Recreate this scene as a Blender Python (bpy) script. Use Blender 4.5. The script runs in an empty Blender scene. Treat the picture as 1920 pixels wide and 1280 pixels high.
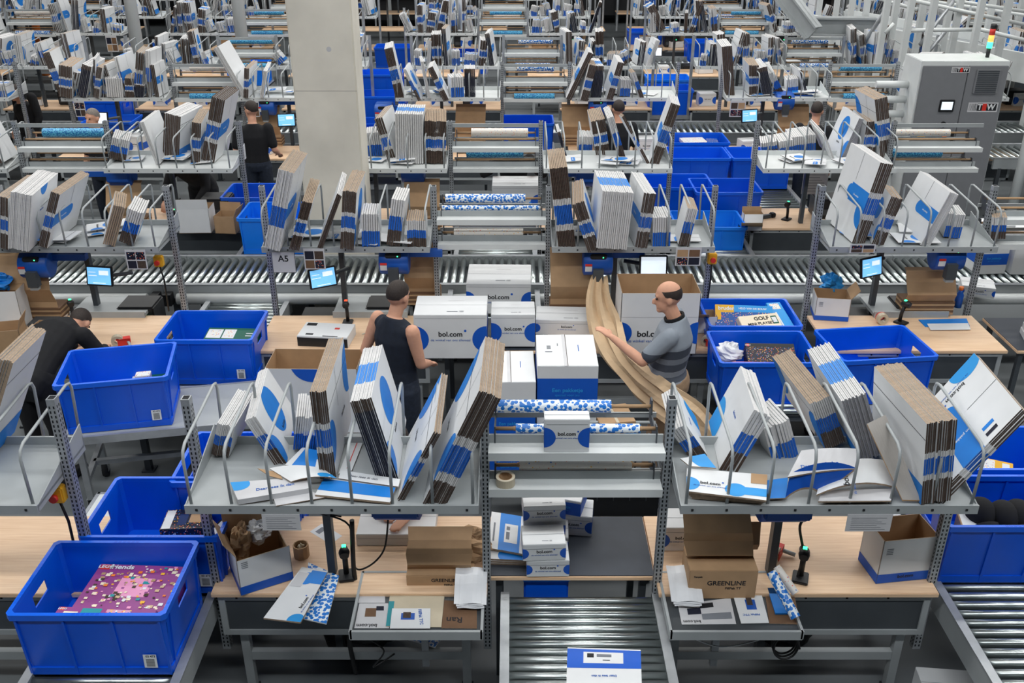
import bpy, bmesh, math, random
from mathutils import Matrix, Vector
random.seed(7)
SC = bpy.context.scene
COL = SC.collection
R = math.radians

# ---------------------------------------------------------------- camera
CAM_H, PITCH, FPX = 4.45, R(26.0), 1800.0
cam_data = bpy.data.cameras.new('camera')
cam_data.sensor_width = 36.0
cam_data.lens = FPX / 1920.0 * 36.0
cam_data.clip_end = 200
cam = bpy.data.objects.new('camera', cam_data)
cam.location = (0, 0, CAM_H)
cam.rotation_euler = (R(90) - PITCH, 0, 0)
COL.objects.link(cam)
SC.camera = cam
# ---------------------------------------------------------------- world, lamps, exposure
SC.view_settings.view_transform = 'Standard'
SC.view_settings.look = 'None'
SC.view_settings.gamma = 1.0
SC.view_settings.exposure = 0.0
w = bpy.data.worlds.new('world'); SC.world = w; w.use_nodes = True
w.node_tree.nodes['Background'].inputs[0].default_value = (0.80, 0.90, 1.0, 1)
w.node_tree.nodes['Background'].inputs[1].default_value = 0.025
def area_lamp(x, y, z, sx, sy, power, col=(1.0, 0.985, 0.96)):
    l = bpy.data.lights.new('ceiling_lamp', 'AREA'); l.shape = 'RECTANGLE'
    l.size = sx; l.size_y = sy; l.energy = power; l.color = col
    o = bpy.data.objects.new('ceiling_lamp', l); o.location = (x, y, z); COL.objects.link(o)
    return o
for ly, lp in ((0.2, 330.0), (5.0, 200.0), (10.0, 235.0), (15.5, 300.0), (21.0, 300.0), (26.5, 170.0)):
    for lx in (-8.5, 0.0, 8.5):
        area_lamp(lx, ly, 8.6, 7.0, 0.6, lp, (0.95, 0.985, 1.0) if ly < 2 else (1.0, 0.99, 0.96))

# ---------------------------------------------------------------- projection helpers (photo pixel -> point in the hall)
def ray(px, py):
    a = (px - 960.0) / FPX; b = (py - 640.0) / FPX
    return Vector((a, math.cos(PITCH) - b * math.sin(PITCH), -(math.sin(PITCH) + b * math.cos(PITCH))))
def atz(px, py, z):
    d = ray(px, py); k = (z - CAM_H) / d.z
    return Vector((d.x * k, d.y * k, z))
def aty(px, py, Y):
    d = ray(px, py); k = Y / d.y
    return Vector((d.x * k, Y, CAM_H + d.z * k))

# ---------------------------------------------------------------- materials
MATS = {}
def srgb(r, g, b):
    f = lambda c: (c / 255.0 / 12.92) if c / 255.0 <= 0.04045 else ((c / 255.0 + 0.055) / 1.055) ** 2.4
    return (f(r), f(g), f(b), 1.0)
def mat(name, rgb, rough=0.6, metal=0.0, var=0.06, scale=9.0, bump=0.0, emit=0.0, alpha=1.0, spec=0.5):
    m = bpy.data.materials.new(name); m.use_nodes = True
    nt = m.node_tree; p = nt.nodes['Principled BSDF']
    c = srgb(*rgb)
    tc = nt.nodes.new('ShaderNodeTexCoord'); nz = nt.nodes.new('ShaderNodeTexNoise')
    nz.inputs['Scale'].default_value = scale; nz.inputs['Detail'].default_value = 4.0
    nt.links.new(tc.outputs['Object'], nz.inputs['Vector'])
    rp = nt.nodes.new('ShaderNodeValToRGB')
    rp.color_ramp.elements[0].position = 0.3; rp.color_ramp.elements[1].position = 0.7
    rp.color_ramp.elements[0].color = tuple(max(0, v * (1 - var)) for v in c[:3]) + (1,)
    rp.color_ramp.elements[1].color = tuple(min(1, v * (1 + var)) for v in c[:3]) + (1,)
    nt.links.new(nz.outputs['Fac'], rp.inputs['Fac']); nt.links.new(rp.outputs['Color'], p.inputs['Base Color'])
    p.inputs['Roughness'].default_value = rough; p.inputs['Metallic'].default_value = metal
    p.inputs['Specular IOR Level'].default_value = spec
    if bump:
        b = nt.nodes.new('ShaderNodeBump'); b.inputs['Strength'].default_value = bump; b.inputs['Distance'].default_value = 0.01
        nt.links.new(nz.outputs['Fac'], b.inputs['Height']); nt.links.new(b.outputs['Normal'], p.inputs['Normal'])
    if emit:
        nt.links.new(rp.outputs['Color'], p.inputs['Emission Color']); p.inputs['Emission Strength'].default_value = emit
    if alpha < 1: p.inputs['Alpha'].default_value = alpha
    MATS[name] = m
    return m
mat('white', (222, 224, 226), 0.55, var=0.02)
mat('white_dull', (200, 200, 203), 0.6, var=0.04)
mat('greyboard', (168, 163, 158), 0.8, var=0.06)
mat('kraft', (176, 143, 108), 0.8, var=0.08)
mat('kraft_light', (206, 178, 144), 0.8, var=0.06)
mat('kraft_dark', (112, 84, 62), 0.85, var=0.12)
mat('edge_kraft', (72, 58, 50), 0.9, var=0.25, scale=60)
mat('edge_tan', (158, 138, 118), 0.9, var=0.18, scale=60)
mat('edge_white', (205, 204, 204), 0.8, var=0.08, scale=60)
mat('edge_blue', (8, 92, 190), 0.7, var=0.12, scale=60)
mat('edge_navy', (18, 22, 42), 0.8, var=0.2, scale=60)
mat('edge_grey', (140, 140, 146), 0.8, var=0.12, scale=60)
mat('blue', (16, 124, 212), 0.5, var=0.04)
mat('blue_deep', (10, 88, 196), 0.5, var=0.04)
mat('cyan', (40, 150, 222), 0.5, var=0.04)
mat('bin_blue', (0, 88, 218), 0.36, var=0.05, scale=4)
mat('bin_light', (10, 122, 236), 0.4, var=0.05, scale=4)
mat('bin_rim', (6, 98, 228), 0.36, var=0.05, scale=4)
mat('steel', (164, 169, 171), 0.45, 0.1, var=0.06, scale=5)
mat('steel_white', (214, 218, 218), 0.45, 0.05, var=0.04, scale=5)
mat('steel_dark', (74, 79, 84), 0.45, 0.3, var=0.1, scale=5)
mat('galv', (172, 176, 180), 0.42, 0.55, var=0.10, scale=14)
mat('chrome', (196, 204, 204), 0.28, 0.95, var=0.06, scale=3)
mat('slot', (28, 30, 34), 0.9, var=0.1)
mat('black', (24, 25, 28), 0.5, var=0.15)
mat('rubber', (34, 36, 40), 0.8, var=0.15)
mat('mat_dark', (52, 58, 68), 0.6, var=0.12, scale=6)
mat('navy_cloth', (22, 30, 44), 0.9, var=0.2, scale=30)
mat('black_cloth', (20, 21, 25), 0.9, var=0.2, scale=30)
mat('jeans', (34, 42, 56), 0.9, var=0.2, scale=40)
mat('khaki', (150, 124, 98), 0.9, var=0.1, scale=30)
mat('skin', (214, 160, 132), 0.55, var=0.06, scale=20)
mat('hair', (46, 37, 33), 0.7, var=0.3, scale=80)
mat('hair_grey', (120, 112, 106), 0.7, var=0.3, scale=80)
mat('eye', (30, 24, 22), 0.3)
mat('ink', (24, 26, 32), 0.7)
mat('ink_blue', (40, 96, 178), 0.7)
mat('ink_grey', (120, 124, 132), 0.7)
mat('red', (212, 50, 40), 0.5)
mat('orange', (232, 120, 40), 0.5)
mat('yellow', (232, 176, 40), 0.5)
mat('green', (14, 92, 72), 0.5)
mat('green_led', (60, 255, 150), 0.5, emit=3.0)
mat('red_led', (255, 60, 30), 0.5, emit=3.0)
mat('amber_led', (255, 150, 70), 0.5, emit=2.0)
mat('purple', (140, 62, 130), 0.45)
mat('pink', (226, 150, 190), 0.45)
mat('cream', (236, 222, 196), 0.5)
mat('teal', (30, 140, 150), 0.5)
mat('navy_print', (16, 44, 96), 0.45)
mat('screen', (120, 190, 240), 0.3, emit=0.8)
mat('screen_white', (225, 236, 246), 0.3, emit=0.8)
mat('floor_grey', (104, 109, 112), 0.55, var=0.10, scale=1.2, spec=0.3)
mat('dark_wall', (30, 33, 38), 0.8, var=0.3, scale=0.6)
mat('concrete', (224, 219, 207), 0.85, var=0.10, scale=2.2, bump=0.25)
mat('cabinet_grey', (122, 124, 128), 0.5, var=0.03)
mat('poly_bag', (222, 224, 228), 0.25, var=0.05)
mat('cable', (18, 18, 20), 0.5)
mat('tape_clear', (196, 184, 160), 0.3)
mat('blue_machine', (20, 84, 176), 0.4, var=0.06)

def mat_wood():
    m = bpy.data.materials.new('beech'); m.use_nodes = True; nt = m.node_tree; p = nt.nodes['Principled BSDF']
    tc = nt.nodes.new('ShaderNodeTexCoord'); mp = nt.nodes.new('ShaderNodeMapping'); nz = nt.nodes.new('ShaderNodeTexNoise')
    mp.inputs['Scale'].default_value = (1.2, 22, 22); nz.inputs['Scale'].default_value = 3.0; nz.inputs['Detail'].default_value = 6
    rp = nt.nodes.new('ShaderNodeValToRGB'); rp.color_ramp.elements[0].color = srgb(222, 184, 148); rp.color_ramp.elements[1].color = srgb(238, 206, 172)
    rp.color_ramp.elements[0].position = 0.3; rp.color_ramp.elements[1].position = 0.7
    nt.links.new(tc.outputs['Object'], mp.inputs[0]); nt.links.new(mp.outputs[0], nz.inputs['Vector'])
    nt.links.new(nz.outputs['Fac'], rp.inputs['Fac']); nt.links.new(rp.outputs['Color'], p.inputs['Base Color'])
    p.inputs['Roughness'].default_value = 0.42
    MATS['beech'] = m
mat_wood()
def mat_dots(name, base, dots, scale, size, multi=False):
    m = bpy.data.materials.new(name); m.use_nodes = True; nt = m.node_tree; p = nt.nodes['Principled BSDF']
    tc = nt.nodes.new('ShaderNodeTexCoord'); v = nt.nodes.new('ShaderNodeTexVoronoi'); v.inputs['Scale'].default_value = scale
    nt.links.new(tc.outputs['Object'], v.inputs['Vector'])
    rp = nt.nodes.new('ShaderNodeValToRGB'); rp.color_ramp.interpolation = 'CONSTANT'
    rp.color_ramp.elements[0].color = (1, 1, 1, 1); rp.color_ramp.elements[1].position = size; rp.color_ramp.elements[1].color = (0, 0, 0, 1)
    nt.links.new(v.outputs['Distance'], rp.inputs['Fac'])
    mx = nt.nodes.new('ShaderNodeMix'); mx.data_type = 'RGBA'
    mx.inputs[6].default_value = srgb(*base); mx.inputs[7].default_value = srgb(*dots)
    if multi:
        r2 = nt.nodes.new('ShaderNodeValToRGB'); r2.color_ramp.interpolation = 'CONSTANT'
        cols = [(214, 60, 44), (40, 110, 200), (236, 180, 60), (230, 120, 90), (240, 234, 224)]
        while len(r2.color_ramp.elements) < 5: r2.color_ramp.elements.new(0.5)
        for i, c in enumerate(cols):
            r2.color_ramp.elements[i].position = i * 0.2; r2.color_ramp.elements[i].color = srgb(*c)
        nt.links.new(v.outputs['Color'], r2.inputs['Fac']); nt.links.new(r2.outputs['Color'], mx.inputs[7])
    nt.links.new(rp.outputs['Color'], mx.inputs[0]); nt.links.new(mx.outputs[2], p.inputs['Base Color'])
    p.inputs['Roughness'].default_value = 0.4
    MATS[name] = m
mat_dots('wrap_dots', (232, 240, 246), (20, 116, 206), 46, 0.52)
mat_dots('wrap_teal', (96, 190, 226), (20, 110, 180), 70, 0.5)
mat_dots('wrap_confetti', (232, 226, 218), (0, 0, 0), 48, 0.2, True)
mat_dots('art_city', (206, 150, 178), (0, 0, 0), 75, 0.4, True)
mat_dots('art_dark', (20, 26, 44), (0, 0, 0), 80, 0.3, True)
mat_dots('art_light', (226, 226, 220), (0, 0, 0), 80, 0.32, True)
mat_dots('art_sea', (24, 84, 160), (0, 0, 0), 70, 0.3, True)
def mat_stripes():
    m = bpy.data.materials.new('polo_cloth'); m.use_nodes = True; nt = m.node_tree; p = nt.nodes['Principled BSDF']
    tc = nt.nodes.new('ShaderNodeTexCoord'); sp = nt.nodes.new('ShaderNodeSeparateXYZ'); nt.links.new(tc.outputs['Object'], sp.inputs[0])
    fr = nt.nodes.new('ShaderNodeMath'); fr.operation = 'MULTIPLY'; fr.inputs[1].default_value = 0.5; nt.links.new(sp.outputs['Z'], fr.inputs[0])
    rp = nt.nodes.new('ShaderNodeValToRGB'); rp.color_ramp.interpolation = 'CONSTANT'
    stops = [(0.0,(70,76,88)),(0.495,(150,156,166)),(0.52,(84,90,102)),(0.545,(138,144,154)),(0.57,(70,76,88)),(0.60,(120,126,136)),(0.625,(66,72,84)),(0.66,(136,144,154))]
    while len(rp.color_ramp.elements) < len(stops): rp.color_ramp.elements.new(0.5)
    for i, (ps, c) in enumerate(stops): rp.color_ramp.elements[i].position = ps; rp.color_ramp.elements[i].color = srgb(*c)
    nt.links.new(fr.outputs[0], rp.inputs['Fac']); nt.links.new(rp.outputs['Color'], p.inputs['Base Color']); p.inputs['Roughness'].default_value = 0.9
    MATS['polo_cloth'] = m
mat_stripes()

# ---------------------------------------------------------------- mesh builder
class MB:
    def __init__(s): s.v = []; s.f = []; s.m = []; s.sm = []; s.mats = []
    def mi(s, m):
        if m not in s.mats: s.mats.append(m)
        return s.mats.index(m)
    def add(s, vs, fs, m, M=None, smooth=False):
        o = len(s.v)
        for p in vs:
            p = Vector(p)
            s.v.append(tuple(M @ p) if M is not None else tuple(p))
        for i, f in enumerate(fs):
            s.f.append([o + k for k in f]); s.m.append(s.mi(m[i] if isinstance(m, (list, tuple)) else m)); s.sm.append(smooth)
        return s
    def box(s, x0, x1, y0, y1, z0, z1, m, M=None):
        vs = [(x0,y0,z0),(x1,y0,z0),(x1,y1,z0),(x0,y1,z0),(x0,y0,z1),(x1,y0,z1),(x1,y1,z1),(x0,y1,z1)]
        return s.add(vs, [(0,3,2,1),(4,5,6,7),(0,1,5,4),(1,2,6,5),(2,3,7,6),(3,0,4,7)], m, M)
    def rbox(s, x0, x1, y0, y1, z0, z1, m, c=0.004, M=None):
        # box with chamfered edges
        bm = bmesh.new(); r = bmesh.ops.create_cube(bm, size=1.0)
        for v in bm.verts:
            v.co = Vector(((x0+x1)/2 + v.co.x*(x1-x0), (y0+y1)/2 + v.co.y*(y1-y0), (z0+z1)/2 + v.co.z*(z1-z0)))
        bmesh.ops.bevel(bm, geom=bm.edges[:], offset=c, segments=2, affect='EDGES')
        bm.verts.index_update()
        s.add([v.co for v in bm.verts], [[v.index for v in f.verts] for f in bm.faces], m, M); bm.free()
        return s
    def tube(s, pts, r, m, n=8, M=None, caps=True, rs=None):
        pts = [Vector(p) for p in pts]; rings = []; vs = []; fs = []
        up = Vector((0.0, 0.0, 1.0)); prev = None
        for i, p in enumerate(pts):
            d = (pts[min(i+1, len(pts)-1)] - pts[max(i-1, 0)])
            if d.length < 1e-9: d = Vector((0,0,1))
            d.normalize()
            if prev is None:
                a = d.cross(up)
                if a.length < 1e-3: a = d.cross(Vector((1,0,0)))
            else:
                a = prev - d * prev.dot(d)
                if a.length < 1e-6: a = d.cross(up)
            a.normalize(); prev = a; b = d.cross(a)
            rr = rs[i] if rs else r
            rings.append(len(vs))
            for k in range(n):
                t = 2*math.pi*k/n
                vs.append(p + a*(rr*math.cos(t)) + b*(rr*math.sin(t)))
        for i in range(len(pts)-1):
            for k in range(n):
                fs.append((i*n+k, i*n+(k+1)%n, (i+1)*n+(k+1)%n, (i+1)*n+k))
        s.add(vs, fs, m, M, True)
        if caps:
            o = len(s.v) - len(vs)
            s.f.append([o+k for k in range(n)][::-1]); s.m.append(s.mi(m)); s.sm.append(False)
            s.f.append([o+(len(pts)-1)*n+k for k in range(n)]); s.m.append(s.mi(m)); s.sm.append(False)
        return s
    def ring(s, p0, p1, r0, r1, m, n=20, M=None):
        # hollow tube wall between radii r0 < r1
        p0 = Vector(p0); p1 = Vector(p1); d = (p1-p0).normalized(); a = d.orthogonal().normalized(); b = d.cross(a)
        vs = []; fs = []
        for (p, r) in ((p0,r1),(p1,r1),(p1,r0),(p0,r0)):
            for k in range(n):
                t = 2*math.pi*k/n; vs.append(p + a*(r*math.cos(t)) + b*(r*math.sin(t)))
        for j in range(4):
            for k in range(n):
                fs.append((j*n+k, j*n+(k+1)%n, ((j+1)%4)*n+(k+1)%n, ((j+1)%4)*n+k))
        return s.add(vs, fs, m, M, False)
    def prism(s, poly, d, m, M=None):
        # polygon (2D, xy) extruded from z=0 to z=d
        n = len(poly)
        vs = [(x, y, 0) for x, y in poly] + [(x, y, d) for x, y in poly]
        fs = [list(range(n))[::-1], list(range(n, 2*n))] + [(k, (k+1)%n, n+(k+1)%n, n+k) for k in range(n)]
        return s.add(vs, fs, m, M)
    def hexa(s, b4, t4, m, M=None):
        return s.add(list(b4)+list(t4), [(3,2,1,0),(4,5,6,7),(0,1,5,4),(1,2,6,5),(2,3,7,6),(3,0,4,7)], m, M)
    def mesh(s, name):
        me = bpy.data.meshes.new(name); me.from_pydata([tuple(v) for v in s.v], [], s.f)
        for m in s.mats: me.materials.append(MATS[m])
        me.polygons.foreach_set('material_index', s.m); me.polygons.foreach_set('use_smooth', s.sm); me.update()
        return me
    def build(s, name, parent=None, loc=None):
        return link(name, s.mesh(name), parent, loc)
def link(name, me, parent=None, loc=None, Mx=None):
    o = bpy.data.objects.new(name, me); COL.objects.link(o)
    if Mx is not None: o.matrix_basis = Mx
    if loc is not None: o.location = loc
    if parent is not None: o.parent = parent
    return o
def tag(o, label=None, cat=None, group=None, kind=None):
    if label: o['label'] = label
    if cat: o['category'] = cat
    if group: o['group'] = group
    if kind: o['kind'] = kind
    return o
def thing(name, label, cat, loc=(0,0,0), rz=0.0, group=None):
    o = bpy.data.objects.new(name, None); COL.objects.link(o)
    o.empty_display_size = 0.1
    o.location = loc; o.rotation_euler = (0, 0, rz)
    return tag(o, label, cat, group)
KIDS = {}
def copy_tree(src, loc=None, rz=None, label=None, group=None):
    kids = {}
    for o in COL.objects:
        if o.parent: kids.setdefault(o.parent.name, []).append(o)
    def rec(o, par):
        c = o.copy(); COL.objects.link(c)
        if par is not None: c.parent = par
        for ch in kids.get(o.name, []): rec(ch, c)
        return c
    c = rec(src, None)
    if loc is not None: c.location = loc
    if rz is not None: c.rotation_euler = (0, 0, rz)
    if label: c['label'] = label
    if group: c['group'] = group
    return c
def frame(o, x, y, z):
    # matrix with given origin and axes
    return Matrix(((x[0], y[0], z[0], o[0]), (x[1], y[1], z[1], o[1]), (x[2], y[2], z[2], o[2]), (0, 0, 0, 1)))
def TR(x, y, z, rz=0.0): return Matrix.Translation((x, y, z)) @ Matrix.Rotation(rz, 4, 'Z')

# lettering as thin mesh, cached; lies in the local xy plane, centred
TXT = {}
def text_mesh(s, size, m, bold=0.0, align='CENTER'):
    key = (s, size, m, bold, align)
    if key in TXT: return TXT[key]
    cu = bpy.data.curves.new('lettering', 'FONT'); cu.body = s; cu.size = size; cu.offset = bold * size; cu.align_x = align; cu.align_y = 'CENTER'
    cu.resolution_u = 3; cu.extrude = 0.0002
    o = bpy.data.objects.new('lettering', cu); COL.objects.link(o)
    dg = bpy.context.evaluated_depsgraph_get()
    me = bpy.data.meshes.new_from_object(o.evaluated_get(dg)); me.name = 'lettering'
    me.materials.clear(); me.materials.append(MATS[m])
    bpy.data.objects.remove(o); bpy.data.curves.remove(cu)
    TXT[key] = me
    return me
def mesh_into(mb, me, M, m):
    mb.add([v.co for v in me.vertices], [list(p.vertices) for p in me.polygons], m, M)
def logo_into(mb, M, size, sub=True):
    # bold wordmark with a round dot above its end and a line of small print under it
    mesh_into(mb, text_mesh('bol.com', size, 'ink', 0.022), M, 'ink')
    n = 14; r = size * 0.17
    mb.add([(size*1.98 + r*math.cos(2*math.pi*k/n), size*0.52 + r*math.sin(2*math.pi*k/n), 0.0003) for k in range(n)], [list(range(n))], 'blue_deep', M)
    if sub:
        mesh_into(mb, text_mesh('de winkel van ons allemaal', size*0.5, 'ink_blue'), M @ Matrix.Translation((0, -size*0.85, 0)), 'ink_blue')
def half_disc(mb, M, cx, cy, r, x0, x1, y0, y1, m, n=28):
    pts = []
    for k in range(n):
        t = 2*math.pi*k/n
        pts.append((min(max(cx + r*math.cos(t), x0), x1), min(max(cy + r*math.sin(t), y0), y1), 0.0004))
    mb.add(pts, [list(range(n))], m, M)
def rect(mb, M, x0, x1, y0, y1, m, z=0.0005):
    mb.add([(x0,y0,z),(x1,y0,z),(x1,y1,z),(x0,y1,z)], [(0,1,2,3)], m, M)
def barcode(mb, M, x0, x1, y0, y1, m='ink', n=9, z=0.0009):
    wd = (x1 - x0) / n
    for k in range(n):
        f = 0.35 + 0.4 * ((k * 7 % 5) / 5.0)
        rect(mb, M, x0 + k*wd, x0 + k*wd + wd*f, y0, y1, m, z)
ORD = ['first','second','third','fourth','fifth','sixth','seventh','eighth','ninth','tenth','eleventh','twelfth','thirteenth','fourteenth','fifteenth','sixteenth','seventeenth','eighteenth']
# ================================================================ setting
def struct(name, mb): return tag(mb.build(name), kind='structure')
struct('floor', MB().box(-26, 26, -1, 44, -0.2, 0, 'floor_grey'))
struct('wall_back', MB().box(-26, 26, 38.0, 38.3, 0, 9, 'dark_wall'))

# ================================================================ slotted uprights, benches, racks
def post_mb(z0, z1, slots=True, m='galv', wx=0.045, wy=0.05):
    b = MB(); b.box(-wx/2, wx/2, -wy/2, wy/2, z0, z1, m)
    b.box(-wx/2+0.006, wx/2-0.006, -wy/2+0.006, wy/2-0.006, z1, z1+0.0006, 'slot')
    if slots:
        z = z0 + 0.02
        while z < z1 - 0.03:
            for sx in (-0.011, 0.011):
                b.add([(sx-0.004,-wy/2-0.0006,z),(sx+0.004,-wy/2-0.0006,z),(sx+0.004,-wy/2-0.0006,z+0.016),(sx-0.004,-wy/2-0.0006,z+0.016)], [(0,1,2,3)], 'slot')
            for sy in (-0.010, 0.010):
                for sd in (-1, 1):
                    X = sd*(wx/2+0.0006)
                    q = [(X,sy-0.004,z),(X,sy+0.004,z),(X,sy+0.004,z+0.016),(X,sy-0.004,z+0.016)]
                    b.add(q if sd > 0 else q[::-1], [(0,1,2,3)], 'slot')
            z += 0.028
    return b
MESH = {}
def shared(key, fn):
    if key not in MESH: MESH[key] = fn()
    return MESH[key]
ZS = 1.55   # height of the carton shelves
def divider_mb():
    return MB().tube([(0,0.02,ZS),(0,0.012,ZS+0.27),(0,0.03,ZS+0.315),(0,0.07,ZS+0.335),(0,0.60,ZS+0.375),(0,0.64,ZS+0.365),(0,0.655,ZS+0.33),(0,0.63,ZS+0.02)], 0.0085, 'steel', 8)
def packing_bench(X0, W, Y, label, group, front=True, slots=True, nd=8, paint='steel', posts=(True, True), table=True, detail=True, low_right=False):
    t = thing('packing_bench', label, 'packing bench', (X0, Y, 0), 0, group)
    y0 = 0.21 if front else -0.49
    # shelf tray with lip and side flanges
    s = MB(); s.box(0, W, 0.0, 0.60, ZS-0.015, ZS, paint); s.box(0, W, -0.004, 0.012, ZS-0.045, ZS+0.006, paint)
    for k in range(9):
        s.box(0.06+k*(W-0.12)/8-0.006, 0.06+k*(W-0.12)/8+0.006, -0.007, -0.003, ZS-0.026, ZS-0.014, 'slot')
    s.box(0, W, 0.588, 0.60, ZS, ZS+0.05, paint)
    for x in (0.0, W-0.006):
        s.add([(x,0,ZS-0.04),(x,0.6,ZS-0.04),(x,0.6,ZS+0.13),(x,0,ZS+0.0),(x+0.006,0,ZS-0.04),(x+0.006,0.6,ZS-0.04),(x+0.006,0.6,ZS+0.13),(x+0.006,0,ZS+0.0)],
              [(0,3,2,1),(4,5,6,7),(0,1,5,4),(1,2,6,5),(2,3,7,6),(3,0,4,7)], paint)
    link('shelf_tray', shared(('tray', round(W,3), paint), lambda: s.mesh('shelf_tray')), t)
    dm = shared('divider', lambda: divider_mb().mesh('divider'))
    for k in range(nd):
        link('divider', dm, t, (0.03 + k*(W-0.06)/(nd-1), 0, 0))
    pm = shared(('post', slots), lambda: post_mb(0.30, 2.0, slots).mesh('upright'))
    for x, on in ((-0.026, posts[0]), (W+0.026, posts[1])):
        if on: link('upright', shared('shortpost', lambda: post_mb(0.30, 1.50, slots).mesh('upright')) if low_right and x > 0 else pm, t, (x, 0.33, 0))
    link('middle_post', shared('midpost', lambda: MB().box(-0.022,0.022,-0.03,0.03,0.2,ZS-0.016,'steel_dark').mesh('middle_post')), t, (W*0.42, 0.40, 0))
    if table:
        link('tabletop', shared(('top', round(W,3)), lambda: MB().rbox(-0.03, W+0.03, 0, 0.73, 0.772, 0.80, 'beech', 0.003).mesh('tabletop')), t, (0, y0, 0))
        if detail:
            def apron():
                a = MB(); a.box(0.02, W-0.02, 0.03, 0.05, 0.50, 0.765, 'steel_dark')
                a.box(0.0, W, 0.02, 0.03, 0.735, 0.77, 'steel'); a.box(0.0, W, 0.02, 0.03, 0.48, 0.515, 'steel')
                for x in (0.0, W-0.035): a.box(x, x+0.035, 0.02, 0.03, 0.48, 0.77, 'steel')
                for k in range(6): a.box(0.1+k*W/6.5, 0.112+k*W/6.5, 0.017, 0.0202, 0.748, 0.758, 'slot')
                return a.mesh('apron_panel')
            link('apron_panel', shared(('apron', round(W,3)), apron), t, (0, y0, 0))
            bm_ = shared(('beam', round(W,3)), lambda: MB().box(0.12, W-0.12, -0.02, 0.02, -0.03, 0.03, 'steel').mesh('cross_beam'))
            link('cross_beam', bm_, t, (0, y0+0.09, 0.27)); link('cross_beam', bm_, t, (0, y0+0.62, 0.27))
            lm = shared('benchleg', lambda: MB().box(-0.025,0.025,-0.025,0.025,0.015,0.77,'steel').box(-0.035,0.035,-0.035,0.035,0,0.015,'rubber').mesh('leg'))
            for x in (0.10, W-0.10):
                for y in (0.09, 0.62): link('leg', lm, t, (x, y0+y, 0))
    return t
RACK_Z = (1.72, 1.49)
def rack(X0, W, Y, label, tall=True, slots=True):
    t = thing('wrapping_paper_rack', label, 'paper roll rack', (X0, Y, 0), 0, 'wrapping paper racks between the benches')
    def plate():
        p = MB(); p.box(0.0, W, 0.235, 0.335, -0.012, 0.0, 'steel_white'); p.box(0, W, 0.226, 0.238, -0.045, 0.004, 'steel_white'); p.box(0, W, 0.335, 0.347, -0.01, 0.05, 'steel'); p.box(0, W, 0.60, 0.612, 0.0, 0.03, 'steel')
        return p.mesh('shelf_plate')
    pl = shared(('plate', round(W,3)), plate)
    br = shared('bracket', lambda: MB().prism([(0.33,-0.01),(0.62,-0.01),(0.62,0.10),(0.60,0.13),(0.56,0.13),(0.54,0.05),(0.40,0.05),(0.385,0.09),(0.35,0.09),(0.335,0.05)], 0.008, 'steel_dark',
                Matrix(((0,0,1,0),(1,0,0,0),(0,1,0,0),(0,0,0,1)))).mesh('bracket'))
    rd = shared(('rod', round(W,3)), lambda: MB().tube([(0.03,0,0),(W-0.03,0,0)], 0.011, 'kraft', 8).mesh('rod'))
    for z in RACK_Z:
        link('shelf_plate', pl, t, (0, 0, z))
        link('bracket', br, t, (0.03, 0, z)); link('bracket', br, t, (W-0.04, 0, z))
        link('rod', rd, t, (0, 0.57, z+0.09)); link('rod', rd, t, (0, 0.375, z+0.065))
    bk = shared(('rbar', round(W,3)), lambda: MB().box(0, W, 0, 0.02, -0.02, 0.02, 'steel').mesh('back_bar'))
    if tall: link('back_bar', bk, t, (0, 0.32, 1.95))
    return t
def wrap_roll(x0, x1, y, z, r, m, label, m_end='kraft'):
    t = thing('wrapping_paper_roll', label, 'paper roll', ((x0+x1)/2, y, z), 0, 'rolls of gift wrap on the racks')
    L = x1 - x0
    MB().ring((-L/2,0,0),(L/2,0,0), 0.0135, r, m, 18).build('paper', t)
    MB().ring((-L/2-0.012,0,0),(L/2+0.012,0,0), 0.0115, 0.0133, m_end, 14).build('core_tube', t)
    return t

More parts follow.
